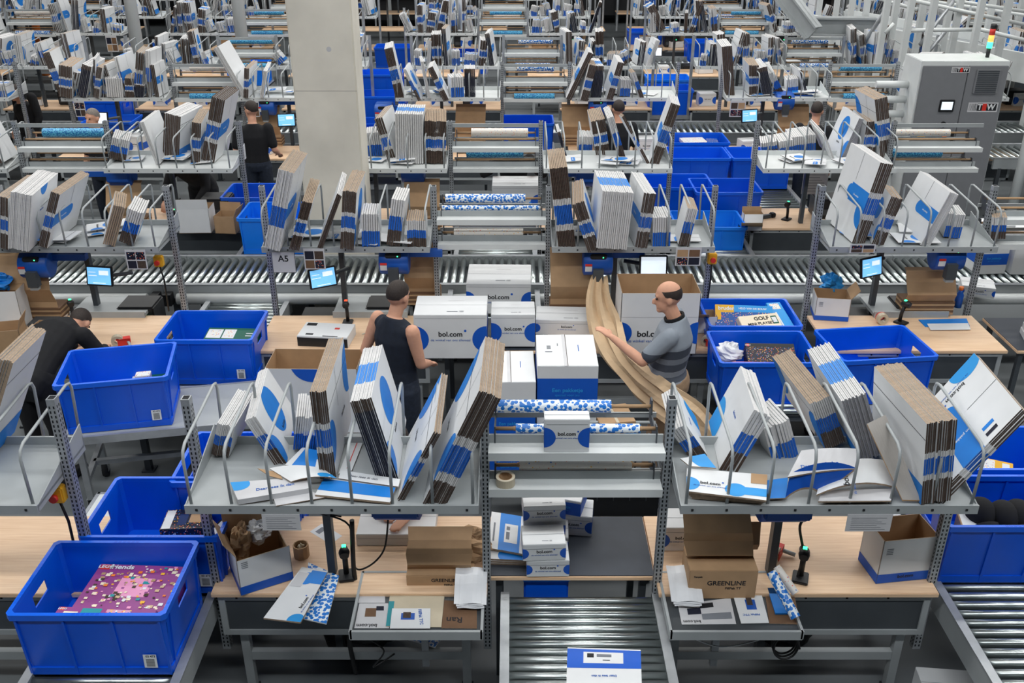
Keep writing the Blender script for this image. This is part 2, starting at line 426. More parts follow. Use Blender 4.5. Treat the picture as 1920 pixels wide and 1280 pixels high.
# ================================================================ containers
def bin_parts(m_body, m_rim):
    L, W, H = 0.80, 0.60, 0.42; tp = 0.025; th = 0.008
    b = MB()
    def loop(z, ins):
        k = tp * (1 - z / H) + ins
        x = L/2 - k - 0.012; y = W/2 - k - 0.012; c = 0.018
        return [(-x+c,-y),(x-c,-y),(x,-y+c),(x,y-c),(x-c,y),(-x+c,y),(-x,y-c),(-x,-y+c)]
    zs = [0.0, 0.27, 0.34, H]
    outer = [[(p[0], p[1], z) for p in loop(z, 0)] for z in zs]
    inner = [[(p[0], p[1], z if i else 0.012) for p in loop(z, th)] for i, z in enumerate(zs)]
    def skin(rings, flip):
        vs = [p for r in rings for p in r]; fs = []
        for i in range(len(rings)-1):
            for k in range(8):
                if i == 1 and k in (2, 6): continue      # hand hole bands on the short walls, closed below
                q = (i*8+k, i*8+(k+1)%8, (i+1)*8+(k+1)%8, (i+1)*8+k)
                fs.append(q[::-1] if flip else q)
        b.add(vs, fs, m_body)
    skin(outer, False); skin(inner, True)
    # short walls beside the hand holes, and the hole's reveal
    for sgn in (-1, 1):
        for zz, ins in ((0, 0), (0, th)):
            pass
        def X(z, ins): return sgn * (L/2 - tp*(1-z/H) - ins - 0.012)
        yw = W/2 - 0.055; yh = 0.075
        for (ya, yb) in ((-yw-0.01, -yh), (yh, yw+0.01)):
            q = [(X(.27,0),ya,.27),(X(.27,0),yb,.27),(X(.34,0),yb,.34),(X(.34,0),ya,.34)]
            r = [(X(.27,th),ya,.27),(X(.27,th),yb,.27),(X(.34,th),yb,.34),(X(.34,th),ya,.34)]
            b.hexa(q, r, m_body)
        for z in (0.27, 0.34):
            b.add([(X(z,0),-yh,z),(X(z,0),yh,z),(X(z,th),yh,z),(X(z,th),-yh,z)], [(0,1,2,3)], m_body)
    b.add(outer[0], [list(range(8))[::-1]], m_body); b.add(inner[0], [list(range(8))], m_body)
    # moulded ribs on the outside
    for f in (-0.5, -0.17, 0.17, 0.5):
        x = f * 0.72
        for s in (-1, 1):
            yo = W/2 - 0.012
            b.hexa([(x-0.006, s*(yo-tp-0.001), 0.0),(x+0.006, s*(yo-tp-0.001), 0.0),(x+0.006, s*(yo-tp+0.010), 0.0),(x-0.006, s*(yo-tp+0.010), 0.0)],
                   [(x-0.006, s*(yo-0.004), 0.385),(x+0.006, s*(yo-0.004), 0.385),(x+0.006, s*(yo+0.007), 0.385),(x-0.006, s*(yo+0.007), 0.385)], m_body)
    for f in (-0.36, 0.36):
        y = f * 0.6
        for s in (-1, 1):
            xo = L/2 - 0.012
            b.hexa([(s*(xo-tp-0.001), y-0.006, 0),(s*(xo-tp+0.010), y-0.006, 0),(s*(xo-tp+0.010), y+0.006, 0),(s*(xo-tp-0.001), y+0.006, 0)],
                   [(s*(xo-0.004), y-0.006, 0.385),(s*(xo+0.007), y-0.006, 0.385),(s*(xo+0.007), y+0.006, 0.385),(s*(xo-0.004), y+0.006, 0.385)], m_body)
    # foot band
    o2 = [[(p[0]*1.022, p[1]*1.03, z) for p in loop(z, 0)] for z in (0.0, 0.05)]
    b.add(o2[0]+o2[1], [(k,(k+1)%8,8+(k+1)%8,8+k) for k in range(8)]+[list(range(8,16))], m_body)
    # rim flange
    r = MB()
    def rl(e, z):
        x = L/2+e; y = W/2+e; c = 0.02
        return [(-x+c,-y,z),(x-c,-y,z),(x,-y+c,z),(x,y-c,z),(x-c,y,z),(-x+c,y,z),(-x,y-c,z),(-x,-y+c,z)]
    rings = [rl(0.0,H), rl(-0.0215,H), rl(-0.0215,H-0.03), rl(0.0,H-0.035)]
    fs = []
    for i in range(4):
        for k in range(8):
            a = i*8+k; c = i*8+(k+1)%8; d = ((i+1)%4)*8+(k+1)%8; e = ((i+1)%4)*8+k
            fs.append((e, d, c, a))
    r.add([p for q in rings for p in q], fs, m_rim)
    for k in range(6):
        x = -0.06 + k*0.024
        for s in (-1, 1):
            r.box(x-0.008, x+0.008, s*(W/2-0.013)-0.007, s*(W/2-0.013)+0.007, H, H+0.0008, m_body)
    for k in range(16):
        y = -0.2 + k*0.027
        if abs(y) < 0.03: continue
        for s in (-1, 1):
            r.box(s*(L/2-0.013)-0.006, s*(L/2-0.013)+0.006, y-0.009, y+0.009, H, H+0.0008, m_body)
    return b.mesh('tub'), r.mesh('rim')
def bin_label_mesh():
    b = MB(); M = Matrix(((1,0,0,0),(0,0,-1,0),(0,1,0,0),(0,0,0,1)))
    M = Matrix.Translation((0.27, -0.2795, 0.10)) @ Matrix.Rotation(R(-3.4), 4, 'X') @ M
    rect(b, M, -0.034, 0.034, -0.042, 0.042, 'white', 0.0)
    mesh_into(b, text_mesh('03 473', 0.018, 'ink', 0.02), M @ Matrix.Translation((0.004,0.03,0.0006)), 'ink')
    for k in range(12): rect(b, M, -0.022, 0.022, -0.034+k*0.0042, -0.032+k*0.0042, 'ink', 0.0006)
    return b.mesh('barcode_label')
BINM = {}
def blue_bin(x, y, z, rz, label, light=False, lab=True, sc=1.0):
    if light not in BINM: BINM[light] = bin_parts('bin_light' if light else 'bin_blue', 'bin_light' if light else 'bin_rim')
    t = thing('storage_bin', label, 'bin', (x, y, z), rz, 'blue plastic bins')
    link('tub', BINM[light][0], t); link('rim', BINM[light][1], t)
    if lab: link('barcode_label', shared('binlabel', bin_label_mesh), t)
    return t
def bin_at(px, py, z, rz, label, **k):
    # px,py: photo position of the near left rim corner; z: height of the base
    p = atz(px, py, z + 0.42)
    c = p + Matrix.Rotation(rz, 3, 'Z') @ Vector((0.4, 0.3, 0))
    return blue_bin(c.x, c.y, z, rz, label, **k)

# ================================================================ made-up parcel boxes (origin: base centre)
def parcel(W, D, H, loc, rz, label, print_='dots', group=None, name='parcel_box', lab=True, top_text=True, ls=None, band=None):
    t = thing(name, label, 'box', loc, rz, group)
    b = MB(); b.rbox(-W/2, W/2, -D/2, D/2, 0, H, 'white', 0.003)
    t0 = t; t = b.build('carton', t)
    F = Matrix(((1,0,0,0),(0,0,-1,-D/2-0.0006),(0,1,0,0),(0,0,0,1)))          # near face: a=x, b=z
    Rf = Matrix(((0,0,1,W/2+0.0006),(1,0,0,0),(0,1,0,0),(0,0,0,1)))
    Lf = Matrix(((0,0,-1,-W/2-0.0006),(-1,0,0,0),(0,1,0,0),(0,0,0,1)))
    if print_ == 'dots':
        r = min(0.12, H*0.30)
        for (M, cx, hw) in ((F,-W/2,W/2),(F,W/2,W/2),(Lf,D/2,D/2)):
            p = MB(); half_disc(p, M, cx, H*0.45, r, -hw, hw, 0.004, H, 'blue_deep'); p.build('blue_dot', t)
        p = MB(); rect(p, Rf, -D/2, D/2, H*0.3, H*0.66, 'blue_deep'); p.build('blue_band', t)
    elif print_ == 'band':
        z0, z1 = band or (0.22*H, 0.75*H)
        for M, hw in ((F, W/2), (Rf, D/2), (Lf, D/2)): p = MB(); rect(p, M, -hw, hw, z0, z1, 'blue_deep'); p.build('blue_band', t)
    if print_ == 'dots':
        g = MB(); logo_into(g, F @ Matrix.Translation((0, H*0.56, 0.0006)), ls or min(W*0.125, H*0.2)); g.build('logo_print', t)
    elif print_ == 'band':
        g = MB(); zc = ((band[0]+band[1])/2 if band else H*0.48)
        mesh_into(g, text_mesh('Een pakketje', W*0.10, 'cyan', 0.02), F @ Matrix.Translation((0, zc+0.01, 0.0012)), 'cyan')
        mesh_into(g, text_mesh('speciaal voor jou', W*0.06, 'cyan', 0.0), F @ Matrix.Translation((0, zc-W*0.09+0.01, 0.0012)), 'cyan')
        g.build('slogan_print', t)
    # lid seam, tape, small print on the lid
    T = Matrix.Translation((0, 0, H+0.0006)); s = MB()
    if print_ == 'band': rect(s, T, -0.002, 0.002, -D/2, D/2, 'edge_kraft', 0.0004); rect(s, T, -0.026, -0.0025, -D/2, D/2, 'white_dull', 0.0002)
    else: rect(s, T, -W/2, W/2, -0.0015, 0.0015, 'ink_grey', 0.0004); rect(s, F, -W/2+0.01, W/2-0.01, H-0.032, H-0.030, 'ink_grey', 0.0003)
    s.build('lid_seam', t)
    if lab:
        a = MB()
        if print_ == 'band':
            for k in range(5): rect(a, T, -W*0.33, -W*0.26, D*0.02+k*0.012, D*0.02+k*0.012+0.007, 'ink_grey', 0.0006)
            rect(a, T, -W*0.36, -W*0.24, -D*0.08, -D*0.05, 'ink_grey', 0.0006)
            rect(a, T, -W*0.15, -W*0.135, D*0.12, D*0.2, 'ink_grey', 0.0006); rect(a, T, W*0.20, W*0.215, -D*0.05, D*0.15, 'ink_blue', 0.0006)
        else:
            rect(a, T, -W*0.05, W*0.1, -D*0.34, -D*0.31, 'ink_grey', 0.0006); barcode(a, T, W*0.12, W*0.19, -D*0.36, -D*0.29, 'ink_grey', 6)
            rect(a, T, -W*0.05, W*0.18, D*0.22, D*0.235, 'white_dull', 0.0006)
        a.build('lid_print', t)
    return t0
def parcel_at(px, py, z, W, D, H, rz, label, **k):
    # px,py: photo position of the near face's lower edge, middle
    p = atz(px, py, z); c = p + Matrix.Rotation(rz, 3, 'Z') @ Vector((0, D/2, 0))
    return parcel(W, D, H, (c.x, c.y, z), rz, label, **k)
def open_carton(W, D, H, loc, rz, label, m_out='white', flaps=(1,1,1,1), band=True, tilt=0.0, group=None, cut=None, cat='box'):
    t = thing('open_carton', label, cat, loc, rz, group)
    t.rotation_euler = (tilt, 0, rz)
    th = 0.005; b = MB()
    outer = m_out; inn = 'kraft'
    def wall(p0, p1, nrm, h):
        # double-sided wall: outer skin and kraft inner skin
        p0 = Vector(p0); p1 = Vector(p1); n = Vector(nrm) * th
        vs = [p0, p1, p1+Vector((0,0,h)), p0+Vector((0,0,h)), p0-n, p1-n, p1-n+Vector((0,0,h)), p0-n+Vector((0,0,h))]
        b.add(vs, [(0,1,2,3),(5,4,7,6),(3,2,6,7),(0,4,5,1),(0,3,7,4),(1,5,6,2)], [outer, inn, 'edge_tan', inn, 'edge_tan', 'edge_tan'])
    hs = cut or (H, H, H, H)
    wall((-W/2,-D/2,0),(W/2,-D/2,0),(0,-1,0),hs[0]); wall((W/2,-D/2,0),(W/2,D/2,0),(1,0,0),hs[1])
    wall((W/2,D/2,0),(-W/2,D/2,0),(0,1,0),hs[2]); wall((-W/2,D/2,0),(-W/2,-D/2,0),(-1,0,0),hs[3])
    b.box(-W/2, W/2, -D/2, D/2, 0, 0.006, inn)
    cb = b.build('carton', t)
    fl = [((-W/2,-D/2),(W/2,-D/2),(0,-1),hs[0]),((W/2,-D/2),(W/2,D/2),(1,0),hs[1]),((W/2,D/2),(-W/2,D/2),(0,1),hs[2]),((-W/2,D/2),(-W/2,-D/2),(-1,0),hs[3])]
    for i, (a, c, n, h) in enumerate(fl):
        if not flaps[i]: continue
        f = MB(); ang = flaps[i]; ln = 0.45*min(W, D)
        a3 = Vector((a[0], a[1], h)); c3 = Vector((c[0], c[1], h)); o = Vector((n[0], n[1], 0))
        d = o*math.sin(ang) + Vector((0,0,1))*math.cos(ang); q = (o*math.cos(ang) - Vector((0,0,1))*math.sin(ang)) * 0.004
        vs = [a3, c3, c3+d*ln, a3+d*ln, a3-q, c3-q, c3+d*ln-q, a3+d*ln-q]
        f.add(vs, [(0,1,2,3),(5,4,7,6),(3,2,6,7),(0,3,7,4),(1,5,6,2)], [outer, inn, 'edge_tan', 'edge_tan', 'edge_tan'])
        f.build('flap', t)
    if band:
        g = MB()
        F = Matrix(((1,0,0,0),(0,0,-1,-D/2-0.0008),(0,1,0,0),(0,0,0,1))); Rf = Matrix(((0,0,1,W/2+0.0008),(1,0,0,0),(0,1,0,0),(0,0,0,1))); Lf = Matrix(((0,0,-1,-W/2-0.0008),(-1,0,0,0),(0,1,0,0),(0,0,0,1)))
        for M, hw in ((F, W/2), (Rf, D/2), (Lf, D/2)): g = MB(); rect(g, M, -hw, hw, 0.004, H*0.22, 'blue_deep'); g.build('blue_band', cb)
        g = MB()
        for k in range(4): rect(g, F, -W*0.42, -W*0.30, H*0.80-k*0.012, H*0.80-k*0.012+0.005, 'ink_grey')
        g.build('small_print', cb)
    return t

# ================================================================ flat cartons and mailers in stacks
BANDS = {
    'bwb':  [(0.30,'edge_kraft'),(0.07,'edge_white'),(0.20,'edge_blue'),(0.07,'edge_white'),(0.36,'edge_kraft')],
    'bwb_hi':[(0.22,'edge_kraft'),(0.08,'edge_white'),(0.24,'edge_blue'),(0.08,'edge_white'),(0.38,'edge_kraft')],
    'wbw':  [(0.30,'edge_white'),(0.25,'edge_blue'),(0.45,'edge_white')],
    'white':[(1.0,'edge_white')],
    'grey': [(1.0,'edge_grey')],
    'tan':  [(1.0,'edge_tan')],
    'kraft':[(1.0,'edge_kraft')],
    'mailer':[(0.34,'edge_kraft'),(0.30,'edge_blue'),(0.36,'edge_white')],
    'bluelow':[(0.48,'edge_blue'),(0.52,'edge_white')],
    'navy': [(0.86,'edge_navy'),(0.14,'edge_kraft')],
    'wblue':[(0.30,'edge_white'),(0.36,'blue'),(0.34,'edge_white')],
}
def board_geo(mb, t, h, d, front='bwb', top='tan', face='white', decals=(), M=None):
    def at(f):
        return [(x, y, z) for (x, y, z) in f]
    # two big faces
    for side in (0, 1):
        X = t if side else 0.0
        q = [(X,0,0),(X,d,0),(X,d,h),(X,0,h)]
        mb.add(q if side else q[::-1], [(0,1,2,3)], face, M)
    z = 0.0
    for fr, m in BANDS[front]:
        z1 = min(h, z + fr*h)
        mb.add([(0,0,z),(t,0,z),(t,0,z1),(0,0,z1)], [(0,1,2,3)], m, M)
        mb.add([(0,d,z),(0,d,z1),(t,d,z1),(t,d,z)], [(0,1,2,3)], m, M)
        z = z1
    y = 0.0
    for fr, m in BANDS[top]:
        y1 = min(d, y + fr*d)
        mb.add([(0,y,h),(t,y,h),(t,y1,h),(0,y1,h)], [(0,1,2,3)], m, M); y = y1
    mb.add([(0,0,0),(0,d,0),(t,d,0),(t,0,0)], [(0,1,2,3)], 'edge_kraft', M)
    L = Matrix(((0,0,-1,-0.0006),(-1,0,0,d),(0,1,0,0),(0,0,0,1))); Rr = Matrix(((0,0,1,t+0.0006),(1,0,0,0),(0,1,0,0),(0,0,0,1)))
    Mx = M if M is not None else Matrix.Identity(4)
    for dc in decals:
        # (side, kind, ...) in fractions of depth (0 = front edge) and height
        F = L if dc[0] == 'L' else Rr
        fx = (lambda a: d*(1-a)) if dc[0] == 'L' else (lambda a: d*a)
        if dc[1] == 'disc':
            half_disc(mb, Mx @ F, fx(dc[2]), dc[3]*h, dc[4]*max(h, d), 0.0, d, 0.0, h, dc[5])
        elif dc[1] == 'rect':
            a, b = sorted((fx(dc[2]), fx(dc[3]))); rect(mb, Mx @ F, a, b, dc[4]*h, dc[5]*h, dc[6], 0.0006)
        elif dc[1] == 'line':
            a, b = sorted((fx(dc[2]), fx(dc[3]))); rect(mb, Mx @ F, a, b, dc[4]*h-0.0018, dc[4]*h+0.0018, 'edge_navy', 0.0008)
        elif dc[1] == 'vline':
            a = fx(dc[2]); rect(mb, Mx @ F, a-0.0016, a+0.0016, dc[3]*h, dc[4]*h, 'edge_navy', 0.0008)
        elif dc[1] == 'text':
            mesh_into(mb, text_mesh(dc[4], dc[5], dc[6], 0.015), Mx @ F @ Matrix.Translation((fx(dc[2]), dc[3]*h, 0.0009)) @ Matrix.Rotation(dc[7] if len(dc) > 7 else 0.0, 4, 'Z'), dc[6])
        elif dc[1] == 'logo':
            sub = MB(); logo_into(sub, Mx @ F @ Matrix.Translation((fx(dc[2]), dc[3]*h, 0.0009)) @ Matrix.Rotation(dc[5] if len(dc) > 5 else 0.0, 4, 'Z'), dc[4])
            for i, f in enumerate(sub.f): mb.add([sub.v[k] for k in f], [list(range(len(f)))], sub.mats[sub.m[i]])
    return mb
def decals_for(side, kind, rnd):
    if kind == 'box':
        return [(side,'disc',0.0,0.40,0.20,'blue'),(side,'disc',1.0,0.66,0.24,'blue'),(side,'vline',0.42,0.55,1.0),(side,'line',0.0,1.0,0.78),(side,'text',0.62,0.36,'bol.com',0.035,'ink')]
    if kind == 'band':
        return [(side,'rect',0.0,0.55,0.40,0.62,'blue'),(side,'disc',0.55,0.51,0.085,'blue'),(side,'vline',0.5,0.66,1.0),(side,'text',0.34,0.5,'Een pakketje',0.02,'white')]
    if kind == 'circle':
        return [(side,'disc',0.5,0.62,0.22,'blue'),(side,'disc',0.0,0.25,0.16,'blue'),(side,'text',0.5,0.28,'bol.com',0.03,'ink')]
    if kind == 'low':
        return [(side,'rect',0.0,1.0,0.0,0.24,'blue'),(side,'line',0.0,1.0,0.8)]
    if kind == 'corner':
        return [(side,'disc',0.9,0.1,0.3,'cyan'),(side,'text',0.4,0.6,'bol.com',0.025,'ink_blue')]
    return []
BULK = MB()
NFLAT = [0]
def stack(desc, B, T, K, n, wpx, ref='R', front='bwb', top='tan', face='white', deco='box', z=ZS+0.004, single=True, fan=0.0, kmax=0.62, unit='flat carton', seed=None, extra=()):
    """A leaning stack of flat boards. B, T: foot and head of the front edge of the reference board; K: far end of its top edge (photo positions)."""
    rnd = random.Random(seed if seed is not None else int(B[0]*13 + B[1]*7))
    b3 = atz(B[0], B[1], z); t3 = aty(T[0], T[1], b3.y)
    u = (t3 - b3); h = max(0.10, u.length); u.normalize()
    if K is None: bk = Vector((0, 0.45, 0))
    else: bk = atz(K[0], K[1], t3.z) - t3
    bk = bk - u * bk.dot(u); d = bk.length
    bk = Vector((0,1,0)) if d < 1e-3 else bk.normalized()
    d = min(max(d, 0.14), kmax)
    nx = bk.cross(u).normalized()
    W = wpx * (b3.y / ray(*B).y) / FPX
    sp = W / n; t = sp * (0.78 if sp > 0.006 else 0.7)
    sg = -1 if ref == 'R' else 1
    M0 = frame(b3, nx, bk, u)
    dec = list(decals_for(ref, deco, rnd)) + list(extra)
    if not single:
        for i in range(n):
            M = M0 @ Matrix.Translation((sg*i*sp - (t if sg < 0 else 0), rnd.uniform(-0.008,0.008), rnd.uniform(0.0,0.007))) @ Matrix.Rotation(fan*i*sg, 4, 'Y')
            board_geo(BULK, t, h, d, front, top, face, dec if i == 0 else (), M)
        return
    key = MB(); board_geo(key, t, h, d, front, top, face, dec); m0 = key.mesh('flat_carton')
    key = MB(); board_geo(key, t, h, d, front, top, face, ()); m1 = key.mesh('flat_carton')
    for i in range(n):
        M = M0 @ Matrix.Translation((sg*i*sp - (t if sg < 0 else 0), rnd.uniform(-0.008,0.008), rnd.uniform(0.0,0.007))) @ Matrix.Rotation(fan*i*sg, 4, 'Y')
        o = link('flat_carton', m0 if i == 0 else m1, None, None, M)
        sd = 'right' if ref == 'R' else 'left'
        tag(o, f"{ORD[i]} {unit} from {sd} in {desc}", 'flat carton', 'flat cartons standing on the shelves')
        NFLAT[0] += 1
def flat_sheet(name, label, corners, z, t=0.006, m='white', cat='flat carton', group=None, curl=0.0, prints=(), edge='edge_tan', lift=None):
    """A flat carton, mailer or sheet lying near height z; corners in photo positions: near left, near right, far right, far left."""
    lift = lift or (0,0,0,0)
    P = [atz(c[0], c[1], z + lift[i]) for i, c in enumerate(corners)]
    N = 8; vs = []; fs = []
    def pt(a, b):
        p = (P[0]*(1-a) + P[1]*a)*(1-b) + (P[3]*(1-a) + P[2]*a)*b
        return p + Vector((0,0,curl*4*a*(1-a)))
    b = MB(); G = N + 1
    for zz in (t, 0):
        for j in range(2):
            for i in range(G): vs.append(pt(i/N, j) + Vector((0,0,zz)))
    ms = []
    for i in range(N):
        fs.append((i, i+1, G+i+1, G+i)); ms.append(m)
        o = 2*G; fs.append((o+i, o+G+i, o+G+i+1, o+i+1)); ms.append('kraft')
        fs.append((o+i, o+i+1, i+1, i)); ms.append(edge)
        fs.append((G+i, G+i+1, o+G+i+1, o+G+i)); ms.append(edge)
    fs.append((0, G, 3*G, 2*G)); ms.append(edge); fs.append((N, 2*G+N, 3*G+N, G+N)); ms.append(edge)
    b.add(vs, fs, ms)
    ex = (P[1]-P[0]); ey = (P[3]-P[0]); lx = ex.length; ly = ey.length
    zi = 0.0
    for pr in prints:
        if pr[0] == 'quad':
            _, a0, a1, b0, b1, pm = pr; K = 6; q = []; f = []; zi += 0.0003
            for k in range(K+1):
                a = a0 + (a1-a0)*k/K
                q.append(pt(a, b0)+Vector((0,0,t+0.0005+zi))); q.append(pt(a, b1)+Vector((0,0,t+0.0005+zi)))
            f = [(2*k, 2*k+2, 2*k+3, 2*k+1) for k in range(K)]
            b.add(q, f, pm)
        elif pr[0] == 'disc':
            _, a, c, r, pm = pr; q = []; zi += 0.0003
            for k in range(24):
                th = 2*math.pi*k/24
                q.append(pt(min(max(a + r/lx*math.cos(th), 0), 1), min(max(c + r/ly*math.sin(th), 0), 1)) + Vector((0,0,t+0.0005+zi)))
            b.add(q, [list(range(24))], pm)
        elif pr[0] in ('text', 'logo'):
            a, c, s, size, pm, rot = pr[1:7]
            x = ex.normalized(); nrm = x.cross(ey).normalized(); y = nrm.cross(x)
            M = frame(pt(a, c) + nrm*(t+0.0012+zi), x, y, nrm) @ Matrix.Rotation(rot, 4, 'Z')
            if pr[0] == 'text': mesh_into(b, text_mesh(s, size, pm, 0.015), M, pm)
            else:
                sub = MB(); logo_into(sub, M, size)
                for i, ff in enumerate(sub.f): b.add([sub.v[k] for k in ff], [list(range(len(ff)))], sub.mats[sub.m[i]])
    c = sum(P, Vector())/4; c.z = z
    b.v = [tuple(Vector(v)-c) for v in b.v]
    o = b.build(name, None, c)
    return tag(o, label, cat, group)

# ================================================================ conveyors
def roller_conveyor(x0, x1, y0, y1, z, along, label, pitch=0.075, r=0.025, group='roller conveyors', legs=True, name='roller_conveyor', guard=True):
    """along 'x': goods travel in x, rollers lie in y; 'y': the other way round."""
    t = thing(name, label, 'conveyor', ((x0+x1)/2, (y0+y1)/2, 0), 0, group)
    W = x1-x0; D = y1-y0
    if along == 'x':
        rm = shared(('rol', round(D,3), r), lambda: MB().tube([(0,-D/2+0.03,0),(0,D/2-0.03,0)], r, 'chrome', 10).mesh('roller'))
        n = int(W/pitch)
        for k in range(n): link('roller', rm, t, (-W/2 + (k+0.5)*W/n, 0, z-r))
        sr = shared(('srx', round(W,3)), lambda: MB().box(-W/2, W/2, -0.02, 0.02, -0.14, 0.012, 'steel').box(-W/2, W/2, -0.025, 0.025, 0.012, 0.02, 'galv').mesh('side_rail'))
        link('side_rail', sr, t, (0, -D/2+0.01, z)); link('side_rail', sr, t, (0, D/2-0.01, z))
    else:
        rm = shared(('roly', round(W,3), r), lambda: MB().tube([(-W/2+0.03,0,0),(W/2-0.03,0,0)], r, 'chrome', 10).mesh('roller'))
        n = int(D/pitch)
        for k in range(n): link('roller', rm, t, (0, -D/2 + (k+0.5)*D/n, z-r))
        sr = shared(('sry', round(D,3)), lambda: MB().box(-0.02, 0.02, -D/2, D/2, -0.14, 0.012, 'steel').box(-0.025, 0.025, -D/2, D/2, 0.012, 0.02, 'galv').mesh('side_rail'))
        link('side_rail', sr, t, (-W/2+0.01, 0, z)); link('side_rail', sr, t, (W/2-0.01, 0, z))
    link('dark_bed', shared(('dark_bed', round(W,3), round(D,3)), lambda: MB().box(-W/2+0.02, W/2-0.02, -D/2+0.02, D/2-0.02, -0.11, -0.10, 'steel_dark').mesh('dark_bed')), t, (0, 0, z))  # dark sheet added so the gaps between rollers read as shade
    if legs:
        lg = shared(('cleg', round(z,2)), lambda: MB().box(-0.025,0.025,-0.025,0.025,0.0,z-0.13,'steel_dark').box(-0.05,0.05,-0.05,0.05,0,0.012,'steel_dark').mesh('leg'))
        for sx in (-1, 1):
            for sy in (-1, 1): link('leg', lg, t, (sx*(W/2-0.1 if along == 'x' else W/2-0.012), sy*(D/2-0.012 if along == 'x' else D/2-0.1), 0))
    return t

# ================================================================ electronics and machines
def touch_screen(px, py, Y, yaw, label, arm=0.25, m='screen', sc=1.0):
    p = aty(px, py, Y)
    t = thing('touch_screen', label, 'screen', p, yaw, 'small screens on the benches')
    bz = MB().rbox(-0.125*sc, 0.125*sc, -0.012, 0.012, -0.09*sc, 0.09*sc, 'black', 0.006).build('bezel', t); bz.rotation_euler = (R(-12), 0, 0)
    d = MB(); d.add([(-0.11*sc,-0.0128,-0.076*sc),(0.11*sc,-0.0128,-0.076*sc),(0.11*sc,-0.0128,0.076*sc),(-0.11*sc,-0.0128,0.076*sc)], [(0,1,2,3)], m)
    for (a, b, c, e) in ((-0.1, -0.03, 0.03, 0.035), (-0.1, -0.02, 0.0, 0.006), (0.0, 0.09, 0.01, 0.05), (-0.06, 0.06, -0.066, -0.06)):
        d.add([(a*sc,-0.0132,c*sc),(b*sc,-0.0132,c*sc),(b*sc,-0.0132,e*sc),(a*sc,-0.0132,e*sc)], [(0,1,2,3)], 'screen_white')
    d.build('display', bz)
    MB().tube([(0,0.012,-0.02),(0.02,0.07,-0.03),(arm,0.11,0.0)], 0.018, 'steel_dark', 8).build('arm', t)
    MB().box(-0.03,0.03,0.012,0.05,-0.05,0.03,'black').build('mount', t)
    return t
def paper_dispenser(x, y, z, rz, label):
    t = thing('paper_dispenser', label, 'paper machine', (x, y, z), rz, 'blue paper machines under the shelves')
    b = MB(); b.tube([(-0.13,0,0),(-0.12,0,0),(0.12,0,0),(0.13,0,0)], 0.12, 'blue_machine', 20, rs=[0.10,0.12,0.12,0.10]); b.rbox(-0.125,0.125,-0.02,0.16,-0.03,0.12,'blue_machine',0.01)
    hs_ = b.build('housing', t)
    MB().box(-0.045,0.045,-0.16,-0.09,-0.16,-0.02,'steel_dark').box(-0.035,0.035,-0.15,-0.1,-0.19,-0.16,'steel').build('chute', t)
    MB().add([(-0.115,-0.1165,-0.05),(-0.055,-0.1165,-0.05),(-0.055,-0.1245,0.0),(-0.115,-0.1245,0.0)], [(0,1,2,3)], 'white').add([(-0.115,-0.1235,0.002),(-0.055,-0.1235,0.002),(-0.055,-0.1215,0.022),(-0.115,-0.1215,0.022)], [(0,1,2,3)], 'red').build('warning_sticker', hs_)
    MB().rbox(-0.07,0.07,-0.115,-0.07,0.06,0.10,'black',0.008).box(0.035,0.045,-0.1165,-0.115,0.075,0.085,'green_led').build('control_panel', t)
    MB().box(0.12,0.42,0.03,0.10,0.02,0.08,'blue_machine').build('arm', t)
    return t
def kraft_feed(x, y, z0, z1, wdt, label, lean=0.1, box=True, back=0.12):
    t = thing('fan_fold_paper', label, 'paper', (x, y, z0), 0, 'brown packing paper feeds')
    prof = [(0.0,0.0),(0.02,(z1-z0)*0.28),(-0.035,(z1-z0)*0.50),(0.03,(z1-z0)*0.74),(back*0.6,(z1-z0)*0.95),(back,(z1-z0))]
    vs = []; fs = []
    for k, (dy, dz) in enumerate(prof):
        lx = lean*dz
        vs += [(-wdt/2+lx, dy, dz), (wdt/2+lx*0.6, dy, dz), (wdt/2+lx*0.6, dy+0.003, dz), (-wdt/2+lx, dy+0.003, dz)]
    for k in range(len(prof)-1):
        for j in range(4): fs.append((4*k+j, 4*k+(j+1)%4, 4*k+4+(j+1)%4, 4*k+4+j))
    MB().add(vs, fs, 'kraft').build('paper_strip', t)
    if box:
        b = MB(); 
        for k in range(6): b.box(-wdt/2-0.01, wdt/2+0.01, 0.0+0.002*(k%2), 0.2, k*0.022, k*0.022+0.018, 'kraft_dark' if k % 2 else 'kraft')
        b.build('paper_pack', t)
    return t
def tape_gun(px, py, z, rz, label):
    p = atz(px, py, z); t = thing('tape_dispenser', label, 'tape dispenser', p, rz, 'red hand tape dispensers')
    MB().ring((0,-0.025,0.05),(0,0.025,0.05),0.026,0.05,'tape_clear',18).build('tape_roll', t)
    MB().box(-0.01,0.10,-0.03,0.03,0.06,0.068,'red').box(0.0,0.1,-0.03,-0.026,0.01,0.066,'red').box(0.085,0.105,-0.03,0.03,0.02,0.066,'red').build('frame', t)
    MB().tube([(0.06,0,0.05),(0.09,-0.03,0.03),(0.10,-0.10,0.018)],0.013,'steel',8).build('handle', t)
    return t
def scanner(px, py, z, rz, label, led='green_led'):
    p = atz(px, py, z); t = thing('barcode_scanner', label, 'scanner', p, rz, 'barcode scanners on stands')
    MB().rbox(-0.045,0.045,-0.05,0.06,0,0.018,'black',0.005).build('stand', t)
    MB().tube([(0,0.02,0.018),(0,0.015,0.10),(0,0.0,0.17)],0.016,'black',10).build('handle', t)
    MB().tube([(0,0.03,0.185),(0,-0.02,0.195),(0,-0.05,0.19)],0.03,'black',12,rs=[0.02,0.032,0.026]).build('scan_head', t)
    MB().box(-0.012,0.012,-0.01,0.01,0.222,0.229,led).build('lamp', t)
    return t
